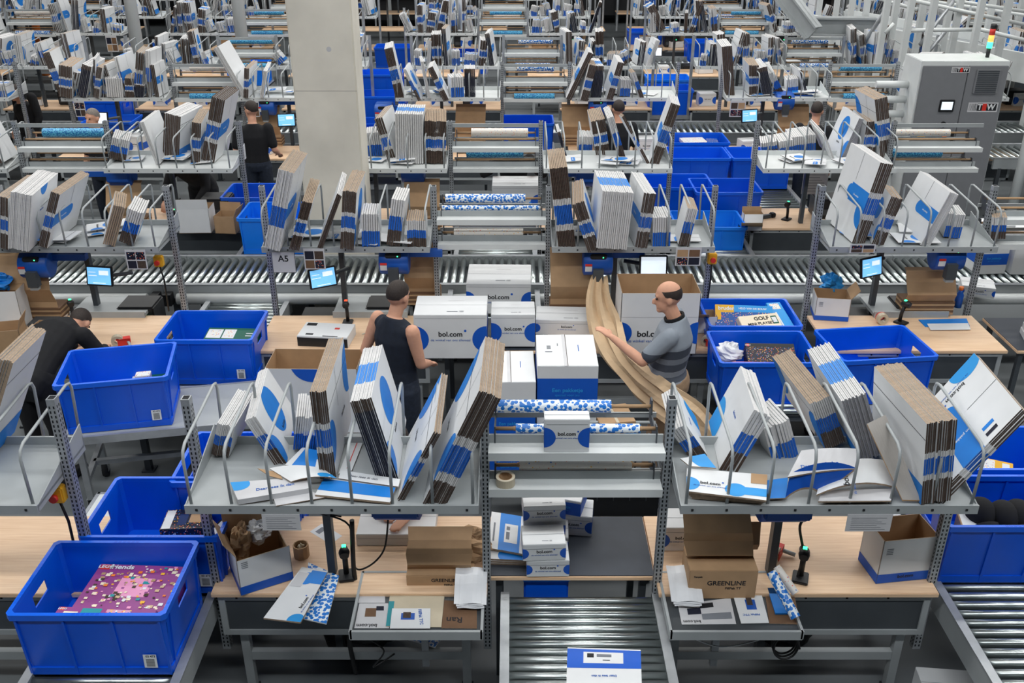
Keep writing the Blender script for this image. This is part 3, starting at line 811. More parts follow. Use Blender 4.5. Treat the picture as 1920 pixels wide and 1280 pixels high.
def cord(name, label, pts, r=0.006, m='cable', cat='cable', group=None):
    # smooth cord through points
    pts = [Vector(p) for p in pts]; out = []
    for i in range(len(pts)-1):
        p0 = pts[max(i-1,0)]; p1 = pts[i]; p2 = pts[i+1]; p3 = pts[min(i+2,len(pts)-1)]
        for k in range(6):
            t = k/6.0
            out.append(0.5*((2*p1)+(-p0+p2)*t+(2*p0-5*p1+4*p2-p3)*t*t+(-p0+3*p1-3*p2+p3)*t*t*t))
    out.append(pts[-1]); c = out[0].copy()
    return tag(MB().tube([p-c for p in out], r, m, 7).build(name, None, c), label, cat, group)
def paper_sheet_hang(px0, px1, py0, py1, Y, label, pics=True, name='instruction_sheet', cat='sign', text=None, m='white_dull'):
    a = aty(px0, py0, Y); b = aty(px1, py1, Y); W = b.x-a.x; H = a.z-b.z
    t = thing(name, label, cat, ((a.x+b.x)/2, Y, b.z), 0, None)
    MB().box(-W/2, W/2, 0, 0.003, 0, H, m).build('sheet', t)
    F = Matrix(((1,0,0,0),(0,0,-1,-0.0006),(0,1,0,0),(0,0,0,1)))
    g = MB()
    if text:
        rect(g, F, -W/2, W/2, 0, H*0.02, 'ink'); rect(g, F, -W/2, -W/2+0.004, 0, H, 'ink'); rect(g, F, W/2-0.004, W/2, 0, H, 'ink')
        mesh_into(g, text_mesh(text, H*0.42, 'ink', 0.02), F @ Matrix.Translation((0, H*0.68, 0.0006)), 'ink')
        g.build('lettering', t)
    elif pics:
        cs = ['kraft_dark','edge_navy','art_dark','edge_kraft','art_dark','kraft','edge_navy','kraft_dark']
        for i in range(2):
            for j in range(2):
                rect(g, F, -W*0.44+i*W*0.46, -W*0.02+i*W*0.46, H*0.06+j*H*0.44, H*0.44+j*H*0.44, cs[(i*2+j+int(px0)) % 8])
        g.build('photographs', t)
    else:
        for k in range(7): rect(g, F, -W*0.4, W*(0.38-0.1*(k%3)), H*0.12+k*H*0.11, H*0.14+k*H*0.11, 'ink_grey')
        g.build('lettering', t)
    return t
def estop(x, y, z, label):
    t = thing('emergency_stop', label, 'stop button', (x, y, z), 0, 'yellow emergency stop boxes')
    MB().rbox(-0.04,0.04,-0.03,0.03,-0.05,0.05,'yellow',0.008).build('housing', t)
    MB().tube([(0,-0.03,0),(0,-0.045,0),(0,-0.048,0),(0,-0.065,0)],0.02,'red',14,rs=[0.012,0.012,0.024,0.022]).build('button', t)
    MB().tube([(0,0,-0.05),(0.01,0.02,-0.2),(0.0,0.03,-0.5)],0.008,'cable',7).build('cable', t)
    return t
# ================================================================ people
def remesh(mb, name, voxel, smooth=4):
    me = mb.mesh(name); o = bpy.data.objects.new(name, me); COL.objects.link(o)
    r = o.modifiers.new('r', 'REMESH'); r.mode = 'VOXEL'; r.voxel_size = voxel; r.use_smooth_shade = True
    s = o.modifiers.new('s', 'SMOOTH'); s.iterations = smooth; s.factor = 0.5
    dg = bpy.context.evaluated_depsgraph_get(); out = bpy.data.meshes.new_from_object(o.evaluated_get(dg)); out.name = name
    bpy.data.objects.remove(o); bpy.data.meshes.remove(me)
    return out
def ell(mb, c, rx, ry, rz, m, M=None, n=14):
    vs = []; fs = []
    for i in range(n+1):
        ph = math.pi*i/n
        for k in range(n):
            th = 2*math.pi*k/n
            vs.append((c[0]+rx*math.sin(ph)*math.cos(th), c[1]+ry*math.sin(ph)*math.sin(th), c[2]+rz*math.cos(ph)))
    for i in range(n):
        for k in range(n):
            fs.append((i*n+k, (i+1)*n+k, (i+1)*n+(k+1)%n, i*n+(k+1)%n))
    mb.add(vs, fs, m, M, True)
def loft(mb, rings, m, n=16):
    # rings: (centre, lateral axis * rx, depth axis * ry)
    vs = []; fs = []
    for c, a, b in rings:
        for k in range(n):
            t = 2*math.pi*k/n; vs.append(Vector(c) + Vector(a)*math.cos(t) + Vector(b)*math.sin(t))
    for i in range(len(rings)-1):
        for k in range(n): fs.append((i*n+k, i*n+(k+1)%n, (i+1)*n+(k+1)%n, (i+1)*n+k))
    fs.append(list(range(n))[::-1]); fs.append([(len(rings)-1)*n+k for k in range(n)])
    mb.add(vs, fs, m, None, True)
def limb(mb, pts, rs, m):
    pts = [Vector(p) for p in pts]
    mb.tube(pts, 0.05, m, 12, rs=rs)
    for p, r in zip(pts, rs): ell(mb, p, r*0.98, r*0.98, r*0.98, m, None, 8)
def hand(mb, w, d, up, side, m, curl=0.5):
    # w wrist, d pointing direction, up = back of the hand, side = thumb side (+1/-1)
    d = Vector(d).normalized(); up = (Vector(up) - d*Vector(up).dot(d)).normalized(); s = d.cross(up) * side
    w = Vector(w)
    M = frame(w + d*0.05, d, s, up); ell(mb, (0,0,0), 0.055, 0.042, 0.016, m, M, 10)
    for k, ln in enumerate((0.070, 0.080, 0.075, 0.060)):
        o = w + d*(0.088 - 0.004*abs(k-1)) + s*(0.030 - 0.020*k)
        pts = [o]; cur = d.copy()
        for j in range(3):
            c = curl*(0.5+0.25*j); cur = (cur*math.cos(c) - up*math.sin(c)).normalized() if j else (d*math.cos(curl*0.4) - up*math.sin(curl*0.4))
            pts.append(pts[-1] + cur*ln*(0.42,0.32,0.26)[j])
        mb.tube(pts, 0.008, m, 8, rs=[0.0095,0.009,0.0082,0.0068])
    o = w + d*0.03 + s*0.032
    mb.tube([o, o+d*0.03+s*0.025-up*0.005, o+d*0.058+s*0.030-up*0.018], 0.010, m, 8, rs=[0.012,0.0105,0.0082])
def person(label, loc, rz, J=None, top='black_cloth', sleeves='short', trousers='jeans', hair='hair', head_yaw=0.0, head_pitch=0.0, bald=False, voxel=0.011, curl=0.5, group=None, wide=1.0, collar=None):
    P = dict(pelvis=(0,0,0.96), waist=(0,0.0,1.10), chest=(0,0.0,1.34), neck=(0,0.0,1.50), head=(0,0.035,1.67),
             shl=(-0.19,0,1.44), ell=(-0.25,-0.02,1.15), wrl=(-0.25,0.10,0.92), shr=(0.19,0,1.44), elr=(0.25,-0.02,1.15), wrr=(0.25,0.10,0.92),
             hil=(-0.09,0,0.93), knl=(-0.11,0.02,0.50), anl=(-0.12,-0.02,0.09), hir=(0.09,0,0.93), knr=(0.11,0.02,0.50), anr=(0.12,-0.02,0.09), toel=(-0.14,0.16,0.03), toer=(0.14,0.16,0.03))
    P.update(J or {}); P = {k: Vector(v) for k, v in P.items()}
    lat = (P['shr']-P['shl']).normalized()
    def ring(c, nxt, rx, ry, e=0.0):
        ax = (Vector(nxt)-Vector(c)).normalized(); f = ax.cross(lat) * -1.0
        return (c, lat*(rx*wide+e), f*(ry*wide+e))
    def torso(mb, m, e, low=True, hi=True):
        rs = []
        if low: rs.append(ring(P['pelvis']-(P['waist']-P['pelvis'])*0.5, P['pelvis'], 0.13, 0.10, e))
        rs.append(ring(P['pelvis'], P['waist'], 0.165, 0.125, e))
        rs.append(ring(P['waist'], P['chest'], 0.15, 0.115, e))
        rs.append(ring(P['waist'].lerp(P['chest'],0.55), P['chest'], 0.165, 0.12, e))
        rs.append(ring(P['chest'], P['neck'], 0.175, 0.12, e))
        rs.append(ring(P['chest'].lerp(P['neck'],0.62), P['neck'], 0.15, 0.09, e))
        rs.append(ring(P['neck'], P['head'], 0.065, 0.065, e))
        loft(mb, rs, m)
    b = MB()
    torso(b, 'skin', 0.0)
    for s in ('l', 'r'):
        sg = -1 if s == 'l' else 1
        limb(b, [P['sh'+s], P['sh'+s].lerp(P['el'+s],0.5), P['el'+s]], [0.056,0.049,0.040], 'skin')
        limb(b, [P['el'+s], P['el'+s].lerp(P['wr'+s],0.35), P['wr'+s]], [0.041,0.040,0.026], 'skin')
        d = P['wr'+s]-P['el'+s]
        upv = Vector((sg*1.0, 0.2, 0.3)) if abs(d.normalized().z) > 0.8 else Vector((0,0,1))
        hand(b, P['wr'+s], d, upv, -sg if abs(d.normalized().z) > 0.8 else sg*-1, 'skin', curl)
        limb(b, [P['hi'+s], P['hi'+s].lerp(P['kn'+s],0.5), P['kn'+s]], [0.092,0.078,0.056], 'skin')
        limb(b, [P['kn'+s], P['kn'+s].lerp(P['an'+s],0.35), P['an'+s]], [0.056,0.056,0.036], 'skin')
        limb(b, [P['an'+s]+Vector((0,-0.02,-0.03)), P['toe'+s]], [0.036,0.028], 'skin')
    limb(b, [P['chest'].lerp(P['neck'],0.6), P['neck'], P['head']-Vector((0,0.0,0.04))], [0.06,0.055,0.055], 'skin')
    HM = Matrix.Translation(P['head']) @ Matrix.Rotation(head_yaw,4,'Z') @ Matrix.Rotation(head_pitch,4,'X')
    ell(b, (0,-0.01,0.03), 0.076, 0.096, 0.095, 'skin', HM); ell(b, (0,0.02,-0.04), 0.060, 0.070, 0.078, 'skin', HM)
    ell(b, (0,0.070,-0.088), 0.028, 0.024, 0.024, 'skin', HM, 10)
    ell(b, (0,0.100,-0.018), 0.014, 0.020, 0.026, 'skin', HM, 10); ell(b, (0,0.106,-0.030), 0.017, 0.018, 0.012, 'skin', HM, 10)
    ell(b, (0,0.079,0.030), 0.05, 0.012, 0.012, 'skin', HM, 10)
    ell(b, (0,0.082,-0.062), 0.024, 0.012, 0.010, 'skin', HM, 10)
    for s in (-1, 1): ell(b, (s*0.078,-0.008,-0.005), 0.010, 0.020, 0.032, 'skin', HM, 10)
    me = remesh(b, 'person', voxel, 3)
    o = link('person', me); o.location = loc; o.rotation_euler = (0,0,rz)
    tag(o, label, 'person', group)
    # eyes
    for s in (-1, 1):
        e = MB(); ell(e, (s*0.030,0.083,0.010), 0.011, 0.009, 0.008, 'eye', HM, 8); e.build('eye', o)
    # hair: cap over the skull, open at the face
    h = MB(); n = 20; vs = []; fs = []; top_ph = 0.0
    for i in range(n+1):
        for k in range(n):
            ph = (math.pi*0.62)*i/n; th = 2*math.pi*k/n
            fr = math.sin(th)        # +1 at the face
            lim = math.pi*(0.53 - 0.19*max(0, fr) + 0.11*max(0, -fr) + 0.02*math.sin(7*th))
            ph = min(ph, lim)
            if bald: ph = math.pi*0.36 + (max(lim, math.pi*0.44)-math.pi*0.36)*i/n if fr < 0.45 else math.pi*0.36
            vs.append(((0.0785)*math.sin(ph)*math.cos(th), -0.010+0.0985*math.sin(ph)*math.sin(th), 0.03+0.0985*math.cos(ph)))
    for i in range(n):
        for k in range(n): fs.append((i*n+k, (i+1)*n+k, (i+1)*n+(k+1)%n, i*n+(k+1)%n))
    h.add(vs, fs, hair, HM, True); h.build('hair', o)
    # shirt
    g = MB(); torso(g, top, 0.014, low=False)
    for s in ('l', 'r'):
        if sleeves == 'none': ell(g, P['sh'+s].lerp(P['chest'],0.25), 0.062, 0.062, 0.062, top)
        elif sleeves == 'short': limb(g, [P['sh'+s], P['sh'+s].lerp(P['el'+s],0.45), P['sh'+s].lerp(P['el'+s],0.75)], [0.072,0.066,0.064], top)
        else:
            limb(g, [P['sh'+s], P['sh'+s].lerp(P['el'+s],0.5), P['el'+s]], [0.072,0.064,0.056], top); limb(g, [P['el'+s], P['el'+s].lerp(P['wr'+s],0.9)], [0.055,0.040], top)
    link('shirt', remesh(g, 'shirt', max(voxel,0.011), 3), o)
    if collar:
        c = MB(); ax = (P['head']-P['neck']).normalized(); x = lat; y = ax.cross(x)
        c.ring(P['neck']-ax*0.035, P['neck']+ax*0.022, 0.062, 0.078, collar, 18); c.build('collar', o)
    tr = MB()
    loft(tr, [ring(P['pelvis']-(P['waist']-P['pelvis'])*0.55, P['pelvis'], 0.135, 0.11, 0.012), ring(P['pelvis'], P['waist'], 0.17, 0.13, 0.012), ring(P['pelvis'].lerp(P['waist'],0.45), P['waist'], 0.163, 0.125, 0.010)], trousers)
    for s in ('l', 'r'):
        limb(tr, [P['hi'+s], P['hi'+s].lerp(P['kn'+s],0.5), P['kn'+s]], [0.108,0.092,0.072], trousers)
        limb(tr, [P['kn'+s], P['kn'+s].lerp(P['an'+s],0.95)], [0.070,0.058], trousers)
    link('trousers', remesh(tr, 'trousers', max(voxel,0.012), 3), o)
    for s in ('l', 'r'):
        sh = MB(); a = P['an'+s]; tv = P['toe'+s]
        limb(sh, [a+Vector((0,-0.03,-0.035)), a.lerp(tv,0.5)+Vector((0,0,-0.01)), tv+Vector((0,0.02,0.008))], [0.052,0.048,0.038], 'black')
        link('shoe', remesh(sh, 'shoe', 0.012, 3), o)
    return o
# ================================================================ rows of benches, racks and conveyors
ROWS = [(4.03,'B',True),(7.79,'A',False),(10.23,'A',True),(13.90,'B',False),(16.40,'B',True),(20.10,'A',False),(22.60,'A',True),(26.30,'B',False),(28.9,'B',True)]
RW = ['nearest','second','third','fourth','fifth','sixth','seventh','eighth','ninth']
OFFS = {'A': [-9.6,-4.8,0.0,4.9,9.7], 'B': [-9.6,-4.8,0.0,4.75,9.5]}
LAY = {'A': (-2.16,1.45,-0.66,0.96,0.345,1.405), 'B': (-1.67,1.50,-0.125,0.93,0.86,1.52)}
BENCH = {}; BNUM = {}
for ri, (Y, ty, fr) in enumerate(ROWS):
    xl, wl, xr, wr, x2, w2 = LAY[ty]
    cnt = 0; rc = 0
    for gi, off in enumerate(OFFS[ty]):
        half = 0.56*(Y+1.2) + 0.4
        for k, (x, W) in enumerate(((xl, wl), (x2, w2))):
            a, b = x+off, x+off+W
            if b < -half or a > half or (ri == 0 and a > 2.5) or (ri == 2 and gi == 3 and k == 1): continue
            lab = f"grey packing bench with wire-divided carton shelf, {RW[ri]} row, {ORD[cnt]} from the left"
            BENCH[(ri, gi, k)] = packing_bench(a, W, Y, lab, 'packing benches in rows', fr, slots=ri < 4, paint='steel' if ri < 2 else 'steel_white', detail=ri < 7, posts=(True, True), low_right=(ri == 0 and gi == 2 and k == 1))
            BNUM[(ri, gi, k)] = cnt; cnt += 1
        a = xr+off
        if a+wr < -half or a > half or (ri == 0 and off != 0): continue
        rack(a, wr, Y, f"steel rack for gift wrap rolls, {RW[ri]} row of benches, {ORD[rc]} from the left", tall=ri >= 2); rc += 1
def far_rolls():
    rnd = random.Random(5)
    for ri, (Y, ty, fr) in enumerate(ROWS):
        if ri in (0, 1, 2): continue
        xl, wl, xr, wr, x2, w2 = LAY[ty]; c = 0
        for off in OFFS[ty]:
            a = xr+off; half = 0.54*(Y+0.8)
            if a+wr < -half or a > half: continue
            for (yy, zz, r) in ((0.50,1.885,0.045),(0.27,1.525,0.04)):
                m = rnd.choice(['wrap_teal','wrap_dots','wrap_confetti','wrap_teal'])
                nm = {'wrap_teal':'teal dotted','wrap_dots':'white and blue dotted','wrap_confetti':'cream confetti'}[m]
                s = rnd.uniform(0.1,0.25)
                wrap_roll(a+s, a+wr-rnd.uniform(0.08,0.2), Y+yy, zz, r, m, f"{nm} gift wrap roll on {'upper' if zz > 1.6 else 'lower'} tier, {RW[ri]} row rack, {ORD[c]} from left")
            c += 1
far_rolls()
# main conveyors between the bench rows and the short ones that feed them
def main_line(y0, y1, xa, xb, wd, z=0.75, pitch=0.08):
    n = int(round((xb-xa)/2.4)); L = (xb-xa)/n
    for k in range(n):
        c = roller_conveyor(xa+k*L, xa+(k+1)*L-0.004, y0, y1, z, 'x', f"roller conveyor section running between {wd} bench rows, {ORD[k]} from the left", pitch, 0.026, 'main roller conveyor sections')
        if y0 < 10:
            link('drive_cover', shared(('cov', round(L,2)), lambda: MB().tube([(-L/2+0.15,0,0),(L/2-0.15,0,0)], 0.055, 'steel_white', 12).box(-L/2+0.02,-L/2+0.1,-0.05,0.05,-0.06,0.06,'black').box(L/2-0.1,L/2-0.02,-0.05,0.05,-0.06,0.06,'black').mesh('drive_cover')), c, (0, -(y1-y0)/2-0.07, z-0.11))
main_line(8.85, 9.66, -6.0, 6.6, 'second and third')
main_line(15.05, 15.85, -9.6, 9.6, 'fourth and fifth', pitch=0.10)
main_line(21.25, 22.05, -12, 12, 'sixth and seventh', pitch=0.12)
roller_conveyor(-0.05, 0.84, 3.25, 4.35, 0.70, 'y', 'short roller conveyor carrying a mailer below the black mat table', 0.056, 0.0245)
roller_conveyor(2.48, 3.36, 3.05, 5.75, 0.70, 'y', 'roller conveyor under the large blue bins at the right edge', 0.075, 0.025)
roller_conveyor(-2.52, -1.72, 3.05, 4.99, 0.70, 'y', 'roller conveyor under the bin of purple toy boxes', 0.075, 0.025)
for (xa, xb, w) in ((-3.02,-2.22,'left'),(1.84,2.66,'right')):
    roller_conveyor(xa, xb, 6.6, 8.83, 0.62, 'y', f"short roller conveyor between second row benches, {w} of the centre, bins on it", 0.075)
    roller_conveyor(xa, xb, 9.68, 11.5, 0.66, 'y', f"short roller conveyor between third row benches, {w} of the centre, bins on it", 0.075)
roller_conveyor(-0.62, 0.26, 8.05, 8.83, 0.70, 'y', 'short roller conveyor under the paper rack of the second row', 0.075)
roller_conveyor(-0.62, 0.26, 9.68, 10.42, 0.70, 'y', 'short roller conveyor under the paper rack of the third row', 0.075)
def mat_table(x0, x1, y0, y1, label, mat_='mat_dark'):
    t = thing('mat_table', label, 'table', ((x0+x1)/2, (y0+y1)/2, 0)); W = x1-x0; D = y1-y0
    MB().rbox(-W/2, W/2, -D/2, D/2, 0.772, 0.798, 'beech', 0.003).build('tabletop', t)
    MB().box(-W/2+0.004, W/2-0.004, -D/2+0.01, D/2-0.01, 0.798, 0.803, mat_).build('rubber_mat', t)
    lm = shared('matleg', lambda: MB().box(-0.02,0.02,-0.02,0.02,0,0.772,'steel_dark').mesh('leg'))
    for sx in (-1, 1):
        for sy in (-1, 1): link('leg', lm, t, (sx*(W/2-0.06), sy*(D/2-0.06), 0))
    return t
mat_table(-0.135, 0.825, 4.385, 4.97, 'table with a scuffed dark mat, piled with small parcels, before the camera')
mat_table(-0.62, 0.28, 7.30, 7.98, 'table under tall white parcels in the middle of the second row', 'mat_dark')
mat_table(4.30, 5.20, 7.30, 7.98, 'table with dark mat and white boxes at the right edge, second row')
mat_table(-0.62, 0.28, 10.46, 11.1, 'table under the white box with a worker behind, third row')

# ================================================================ structure: columns and beams
def column(name, x0, x1, y0, y1, z1, m):
    b = MB(); b.rbox(x0, x1, y0, y1, 0, z1, m, 0.015)
    if m == 'concrete':
        for (zz) in (2.9, 3.4):
            M = Matrix(((1,0,0,(x0+x1)/2-0.03),(0,0,-1,y0-0.0008),(0,1,0,zz),(0,0,0,1)))
            half_disc(b, M, 0.1, 0, 0.025, -1, 1, -1, 1, 'white_dull', 14)
        b.box(x0+0.001, x1-0.001, y0-0.0008, y0, 2.495, 2.50, 'greyboard')
    return tag(b.build(name), kind='structure')
column('column_concrete', -2.18, -1.545, 9.70, 10.16, 8.0, 'concrete')
def pole(name, px, py, Y, r, m='steel_white', z1=8.0):
    p = aty(px, py, Y); return tag(MB().tube([(0,0,0),(0,0,z1)], r, m, 14).build(name, None, (p.x, Y, 0)), kind='structure')
pole('column_round.001', 250, 40, 19.0, 0.115); pole('column_round.002', 36, 20, 24.5, 0.14); pole('column_round.003', 448, 25, 19.2, 0.12)
pole('column_round.004', 855, 20, 24.6, 0.12); pole('column_round.005', 1060, 20, 24.6, 0.12); pole('column_round.006', 1200, 10, 30, 0.13)
tag(MB().tube([(0,0,0),(0,0,6)], 0.09, 'orange', 12).build('orange_guide_pole', None, (aty(62,25,24).x, 24, 0)), 'orange pole rising at far left beside a white column', 'pole')
# ================================================================ flat cartons: nearest row, left shelf
c2 = lambda x, y: (330 + x/3.2, 560 + y/3.2)
c4 = lambda x, y: (1240 + x/2.8235, 560 + y/2.8235)
q4 = lambda x, y: (x/2.9766, 280 + y/2.9766)
q5 = lambda x, y: (640 + x/2.9766, 280 + y/2.9766)
q6 = lambda x, y: (1280 + x/2.9766, 280 + y/2.9766)
q1 = lambda x, y: (x/2.9766, y/2.9766)
q2 = lambda x, y: (640 + x/2.9766, y/2.9766)
q3 = lambda x, y: (1280 + x/2.9766, y/2.9766)
stack('fanned low mailers at the near left shelf end', c2(312,960), c2(350,775), c2(470,565), 11, 33, 'R', 'mailer', 'white', deco='', kmax=0.42, unit='flat mailer')
stack('mailers leaning left with large blue print, near left shelf', c2(665,985), c2(478,705), c2(535,338), 7, 22, 'R', 'mailer', 'white', deco='circle', kmax=0.64)
stack('small blue mailers behind the upright stack, near left shelf', c2(850,915), c2(868,720), c2(878,585), 11, 46, 'R', 'bluelow', 'white', deco='', kmax=0.25, unit='flat mailer')
stack('tall upright brown-edged stack, near left shelf', c2(960,1078), c2(900,558), c2(1005,235), 9, 30, 'R', 'bwb', 'tan', deco='box')
stack('left-leaning stack with blue top stripe, near left shelf', c2(1335,1085), c2(1172,595), c2(1245,232), 13, 40, 'R', 'navy', 'wblue', deco='circle')
stack('thin right-leaning stack, near left shelf', c2(1325,1205), c2(1545,800), c2(1608,325), 5, 14, 'L', 'bwb', 'tan', deco='box')
stack('steep right-leaning stack by the paper rack, near left shelf', c2(1480,1225), c2(1818,550), c2(1870,135), 14, 43, 'L', 'bwb_hi', 'tan', deco='box')
stack('white stack at left edge, nearest row', (-35,880), (25,682), (87,621), 7, 30, 'R', 'tan', 'tan', deco='low')
# nearest row, right shelf
stack('thin mailers at left end, near right shelf', c4(245,830), c4(130,665), c4(75,470), 6, 32, 'R', 'mailer', 'white', deco='corner', kmax=0.6, unit='flat mailer')
stack('right-leaning die-cut sheets, near right shelf', c4(305,905), c4(490,590), c4(425,345), 5, 34, 'L', 'mailer', 'white', deco='corner', kmax=0.66)
stack('small navy mailers behind the die-cut sheets, near right shelf', c4(730,830), c4(680,640), c4(575,520), 9, 52, 'R', 'bluelow', 'white', deco='', kmax=0.42, unit='flat mailer')
stack('left-leaning brown-edged stack, near right shelf', c4(870,800), c4(785,560), c4(545,245), 10, 40, 'L', 'mailer', 'tan', deco='box')
stack('white stack with blue top stripe, near right shelf', c4(1050,865), c4(955,545), c4(735,212), 14, 46, 'L', 'grey', 'wblue', deco='low')
stack('wide kraft-topped stack, near right shelf', c4(1372,1092), c4(1402,665), c4(1040,262), 16, 57, 'L', 'bwb', 'tan', deco='low')
stack('huge tilted white sheets at right end, near right shelf', c4(1432,1075), c4(1905,590), c4(1640,155), 6, 20, 'L', 'bwb', 'tan', deco='', kmax=0.72,
      extra=[('L','rect',0.0,0.62,0.36,0.60,'blue'),('L','disc',0.62,0.48,0.105,'blue'),('L','disc',0.98,0.86,0.16,'cyan'),('L','vline',0.5,0.66,1.0),('L','logo',0.80,0.66,0.045,-1.57),('L','text',0.30,0.49,'Een pakketje',0.03,'white',-1.57),('L','rect',0.06,0.10,0.66,0.78,'edge_navy'),('L','rect',0.14,0.18,0.66,0.78,'blue')])
# second row, left-hand benches
stack('brown-edged stack at far left, second row', q4(45,562), q4(45,275), q4(280,115), 9, 22, 'R', 'bwb', 'tan', deco='')
stack('white block of cartons at left, second row', q4(160,575), q4(178,262), q4(325,142), 14, 37, 'R', 'white', 'white', deco='corner', extra=[('R','disc',0.45,1.0,0.13,'blue')])
stack('right-leaning stack with broad blue band, second row left', q4(262,555), q4(335,255), q4(560,95), 6, 17, 'R', 'bwb', 'tan', deco='band')
stack('short mailers leaning in the wires, second row left', q4(640,545), q4(700,330), q4(705,200), 6, 22, 'R', 'tan', 'tan', deco='corner', kmax=0.3, unit='flat mailer')
stack('small blue mailers at the shelf end, second row left', q4(745,540), q4(800,360), q4(835,290), 7, 28, 'R', 'mailer', 'white', deco='corner', kmax=0.3, unit='flat mailer')
# second row, left of the centre rack
stack('tall upright stack before the concrete column', q4(1560,572), q4(1640,135), q4(1728,8), 12, 29, 'R', 'wbw', 'tan', deco='band')
stack('small kraft stack right of the A5 sign', q4(1668,570), q4(1742,305), q4(1792,155), 7, 19, 'R', 'bwb', 'tan', deco='')
stack('thin right-leaning stack, second row centre left', q4(1770,550), q4(1880,250), q4(1905,140), 4, 10, 'L', 'kraft', 'white', deco='')
stack('paired brown-edged stack, second row centre left', q5(70,562), q5(85,240), q5(140,112), 9, 26, 'R', 'bwb', 'tan', deco='circle')
stack('white mailers with blue feet, second row centre left', q5(215,545), q5(212,365), q5(222,305), 8, 34, 'R', 'bluelow', 'white', deco='', kmax=0.3, unit='flat mailer')
stack('mailers leaning right, second row centre left', q5(325,545), q5(355,290), q5(385,215), 6, 26, 'R', 'mailer', 'white', deco='', kmax=0.35, unit='flat mailer')
stack('low brown-edged mailers beside the rack, second row', q5(475,545), q5(470,400), q5(480,330), 9, 36, 'R', 'mailer', 'tan', deco='', kmax=0.3, unit='flat mailer')
# second row, right of the centre rack
stack('tallest left-leaning stack, second row centre right', q5(1308,545), q5(1262,100), q5(1238,-25), 11, 33, 'R', 'bwb_hi', 'tan', deco='')
stack('short left-leaning stack, second row centre right', q5(1442,558), q5(1355,290), q5(1350,150), 7, 23, 'R', 'bwb', 'tan', deco='circle')
stack('wide white stack with blue top stripe, second row', q5(1592,562), q5(1632,245), q5(1570,120), 16, 58, 'R', 'white', 'wblue', deco='')
stack('right-leaning stack with blue belt, second row centre right', q5(1640,548), q5(1690,245), q5(1612,120), 11, 23, 'L', 'bwb', 'white', deco='band')
stack('fanned mailers, second row centre right', q5(1835,540), q5(1840,380), q5(1790,275), 8, 34, 'R', 'bluelow', 'white', deco='', kmax=0.3, unit='flat mailer')
stack('kraft mailers at right end, second row centre right', q6(30,545), q6(85,340), q6(50,240), 6, 20, 'R', 'mailer', 'tan', deco='', kmax=0.35, unit='flat mailer')
# second row, right-hand bench
stack('largest right-leaning stack, second row right', q6(945,525), q6(1105,78), q6(908,-45), 7, 26, 'L', 'bwb', 'white', deco='band', extra=[('L','disc',0.0,0.36,0.19,'blue')])
stack('brown-edged stack behind the largest one, second row right', q6(1055,530), q6(1165,265), q6(1115,185), 8, 22, 'L', 'bwb', 'tan', deco='circle')
stack('white right-leaning stack, second row right', q6(1325,535), q6(1490,240), q6(1300,112), 9, 19, 'L', 'white', 'white', deco='band')
stack('small blue mailers in the wires, second row right', q6(1545,500), q6(1580,370), q6(1530,300), 8, 30, 'R', 'bluelow', 'white', deco='', kmax=0.3, unit='flat mailer')
stack('brown and blue mailers at right end, second row right', q6(1800,500), q6(1812,380), q6(1790,330), 6, 26, 'R', 'mailer', 'tan', deco='', kmax=0.3, unit='flat mailer')
print('flat singles', NFLAT[0])
# ---- third row and beyond (the bulk of the flat cartons)
S = dict(single=False)
stack('', q1(700,905), q1(720,790), q1(760,690), 9, 30, 'R', 'mailer', 'white', deco='', kmax=0.3, **S)
stack('', q1(870,920), q1(778,685), q1(880,602), 4, 9, 'L', 'white', 'white', deco='band', extra=[('R','rect',0.0,1.0,0.35,0.62,'blue_deep')], **S)
stack('', q1(1000,890), q1(1010,652), q1(1140,580), 10, 32, 'R', 'kraft', 'white', deco='low', **S)
stack('', q1(1115,915), q1(1122,690), q1(1178,600), 6, 17, 'R', 'bwb', 'tan', deco='band', **S)
stack('', q1(1195,910), q1(1255,562), q1(1335,500), 8, 25, 'R', 'bwb', 'kraft', deco='band', **S)
stack('', q2(230,870), q2(215,740), q2(220,690), 8, 30, 'R', 'bluelow', 'white', deco='', kmax=0.3, **S)
stack('', q2(310,905), q2(228,655), q2(288,592), 8, 16, 'R', 'bwb', 'tan', deco='', **S)
stack('', q2(458,915), q2(455,640), q2(470,585), 13, 52, 'R', 'white', 'wblue', deco='', **S)
stack('', q2(580,915), q2(586,680), q2(585,600), 13, 40, 'R', 'bwb', 'tan', deco='', **S)
stack('', q2(1262,880), q2(1222,735), q2(1210,690), 3, 6, 'R', 'navy', 'white', deco='', **S)
stack('', q2(1400,850), q2(1405,765), q2(1385,710), 9, 26, 'R', 'bluelow', 'white', deco='corner', kmax=0.3, **S)
stack('', q2(1500,862), q2(1472,665), q2(1440,582), 9, 27, 'R', 'bwb', 'tan', deco='', **S)
stack('', q2(1590,890), q2(1520,650), q2(1492,590), 5, 12, 'R', 'mailer', 'white', deco='circle', **S)
stack('', q2(1722,910), q2(1580,645), q2(1560,630), 2, 6, 'R', 'bwb', 'tan', deco='', kmax=0.2, **S)
stack('', q2(1720,912), q2(1840,575), q2(1830,518), 6, 18, 'L', 'bwb', 'white', deco='band', **S)
stack('', q3(530,850), q3(525,790), q3(505,715), 8, 30, 'R', 'mailer', 'white', deco='', kmax=0.3, **S)
stack('', q3(620,850), q3(615,780), q3(560,705), 8, 26, 'R', 'bluelow', 'white', deco='', kmax=0.35, **S)
stack('', q3(742,842), q3(742,752), q3(690,695), 12, 44, 'R', 'bluelow', 'white', deco='', kmax=0.4, **S)
stack('', q3(850,890), q3(795,745), q3(648,598), 2, 5, 'R', 'white', 'white', deco='band', **S)
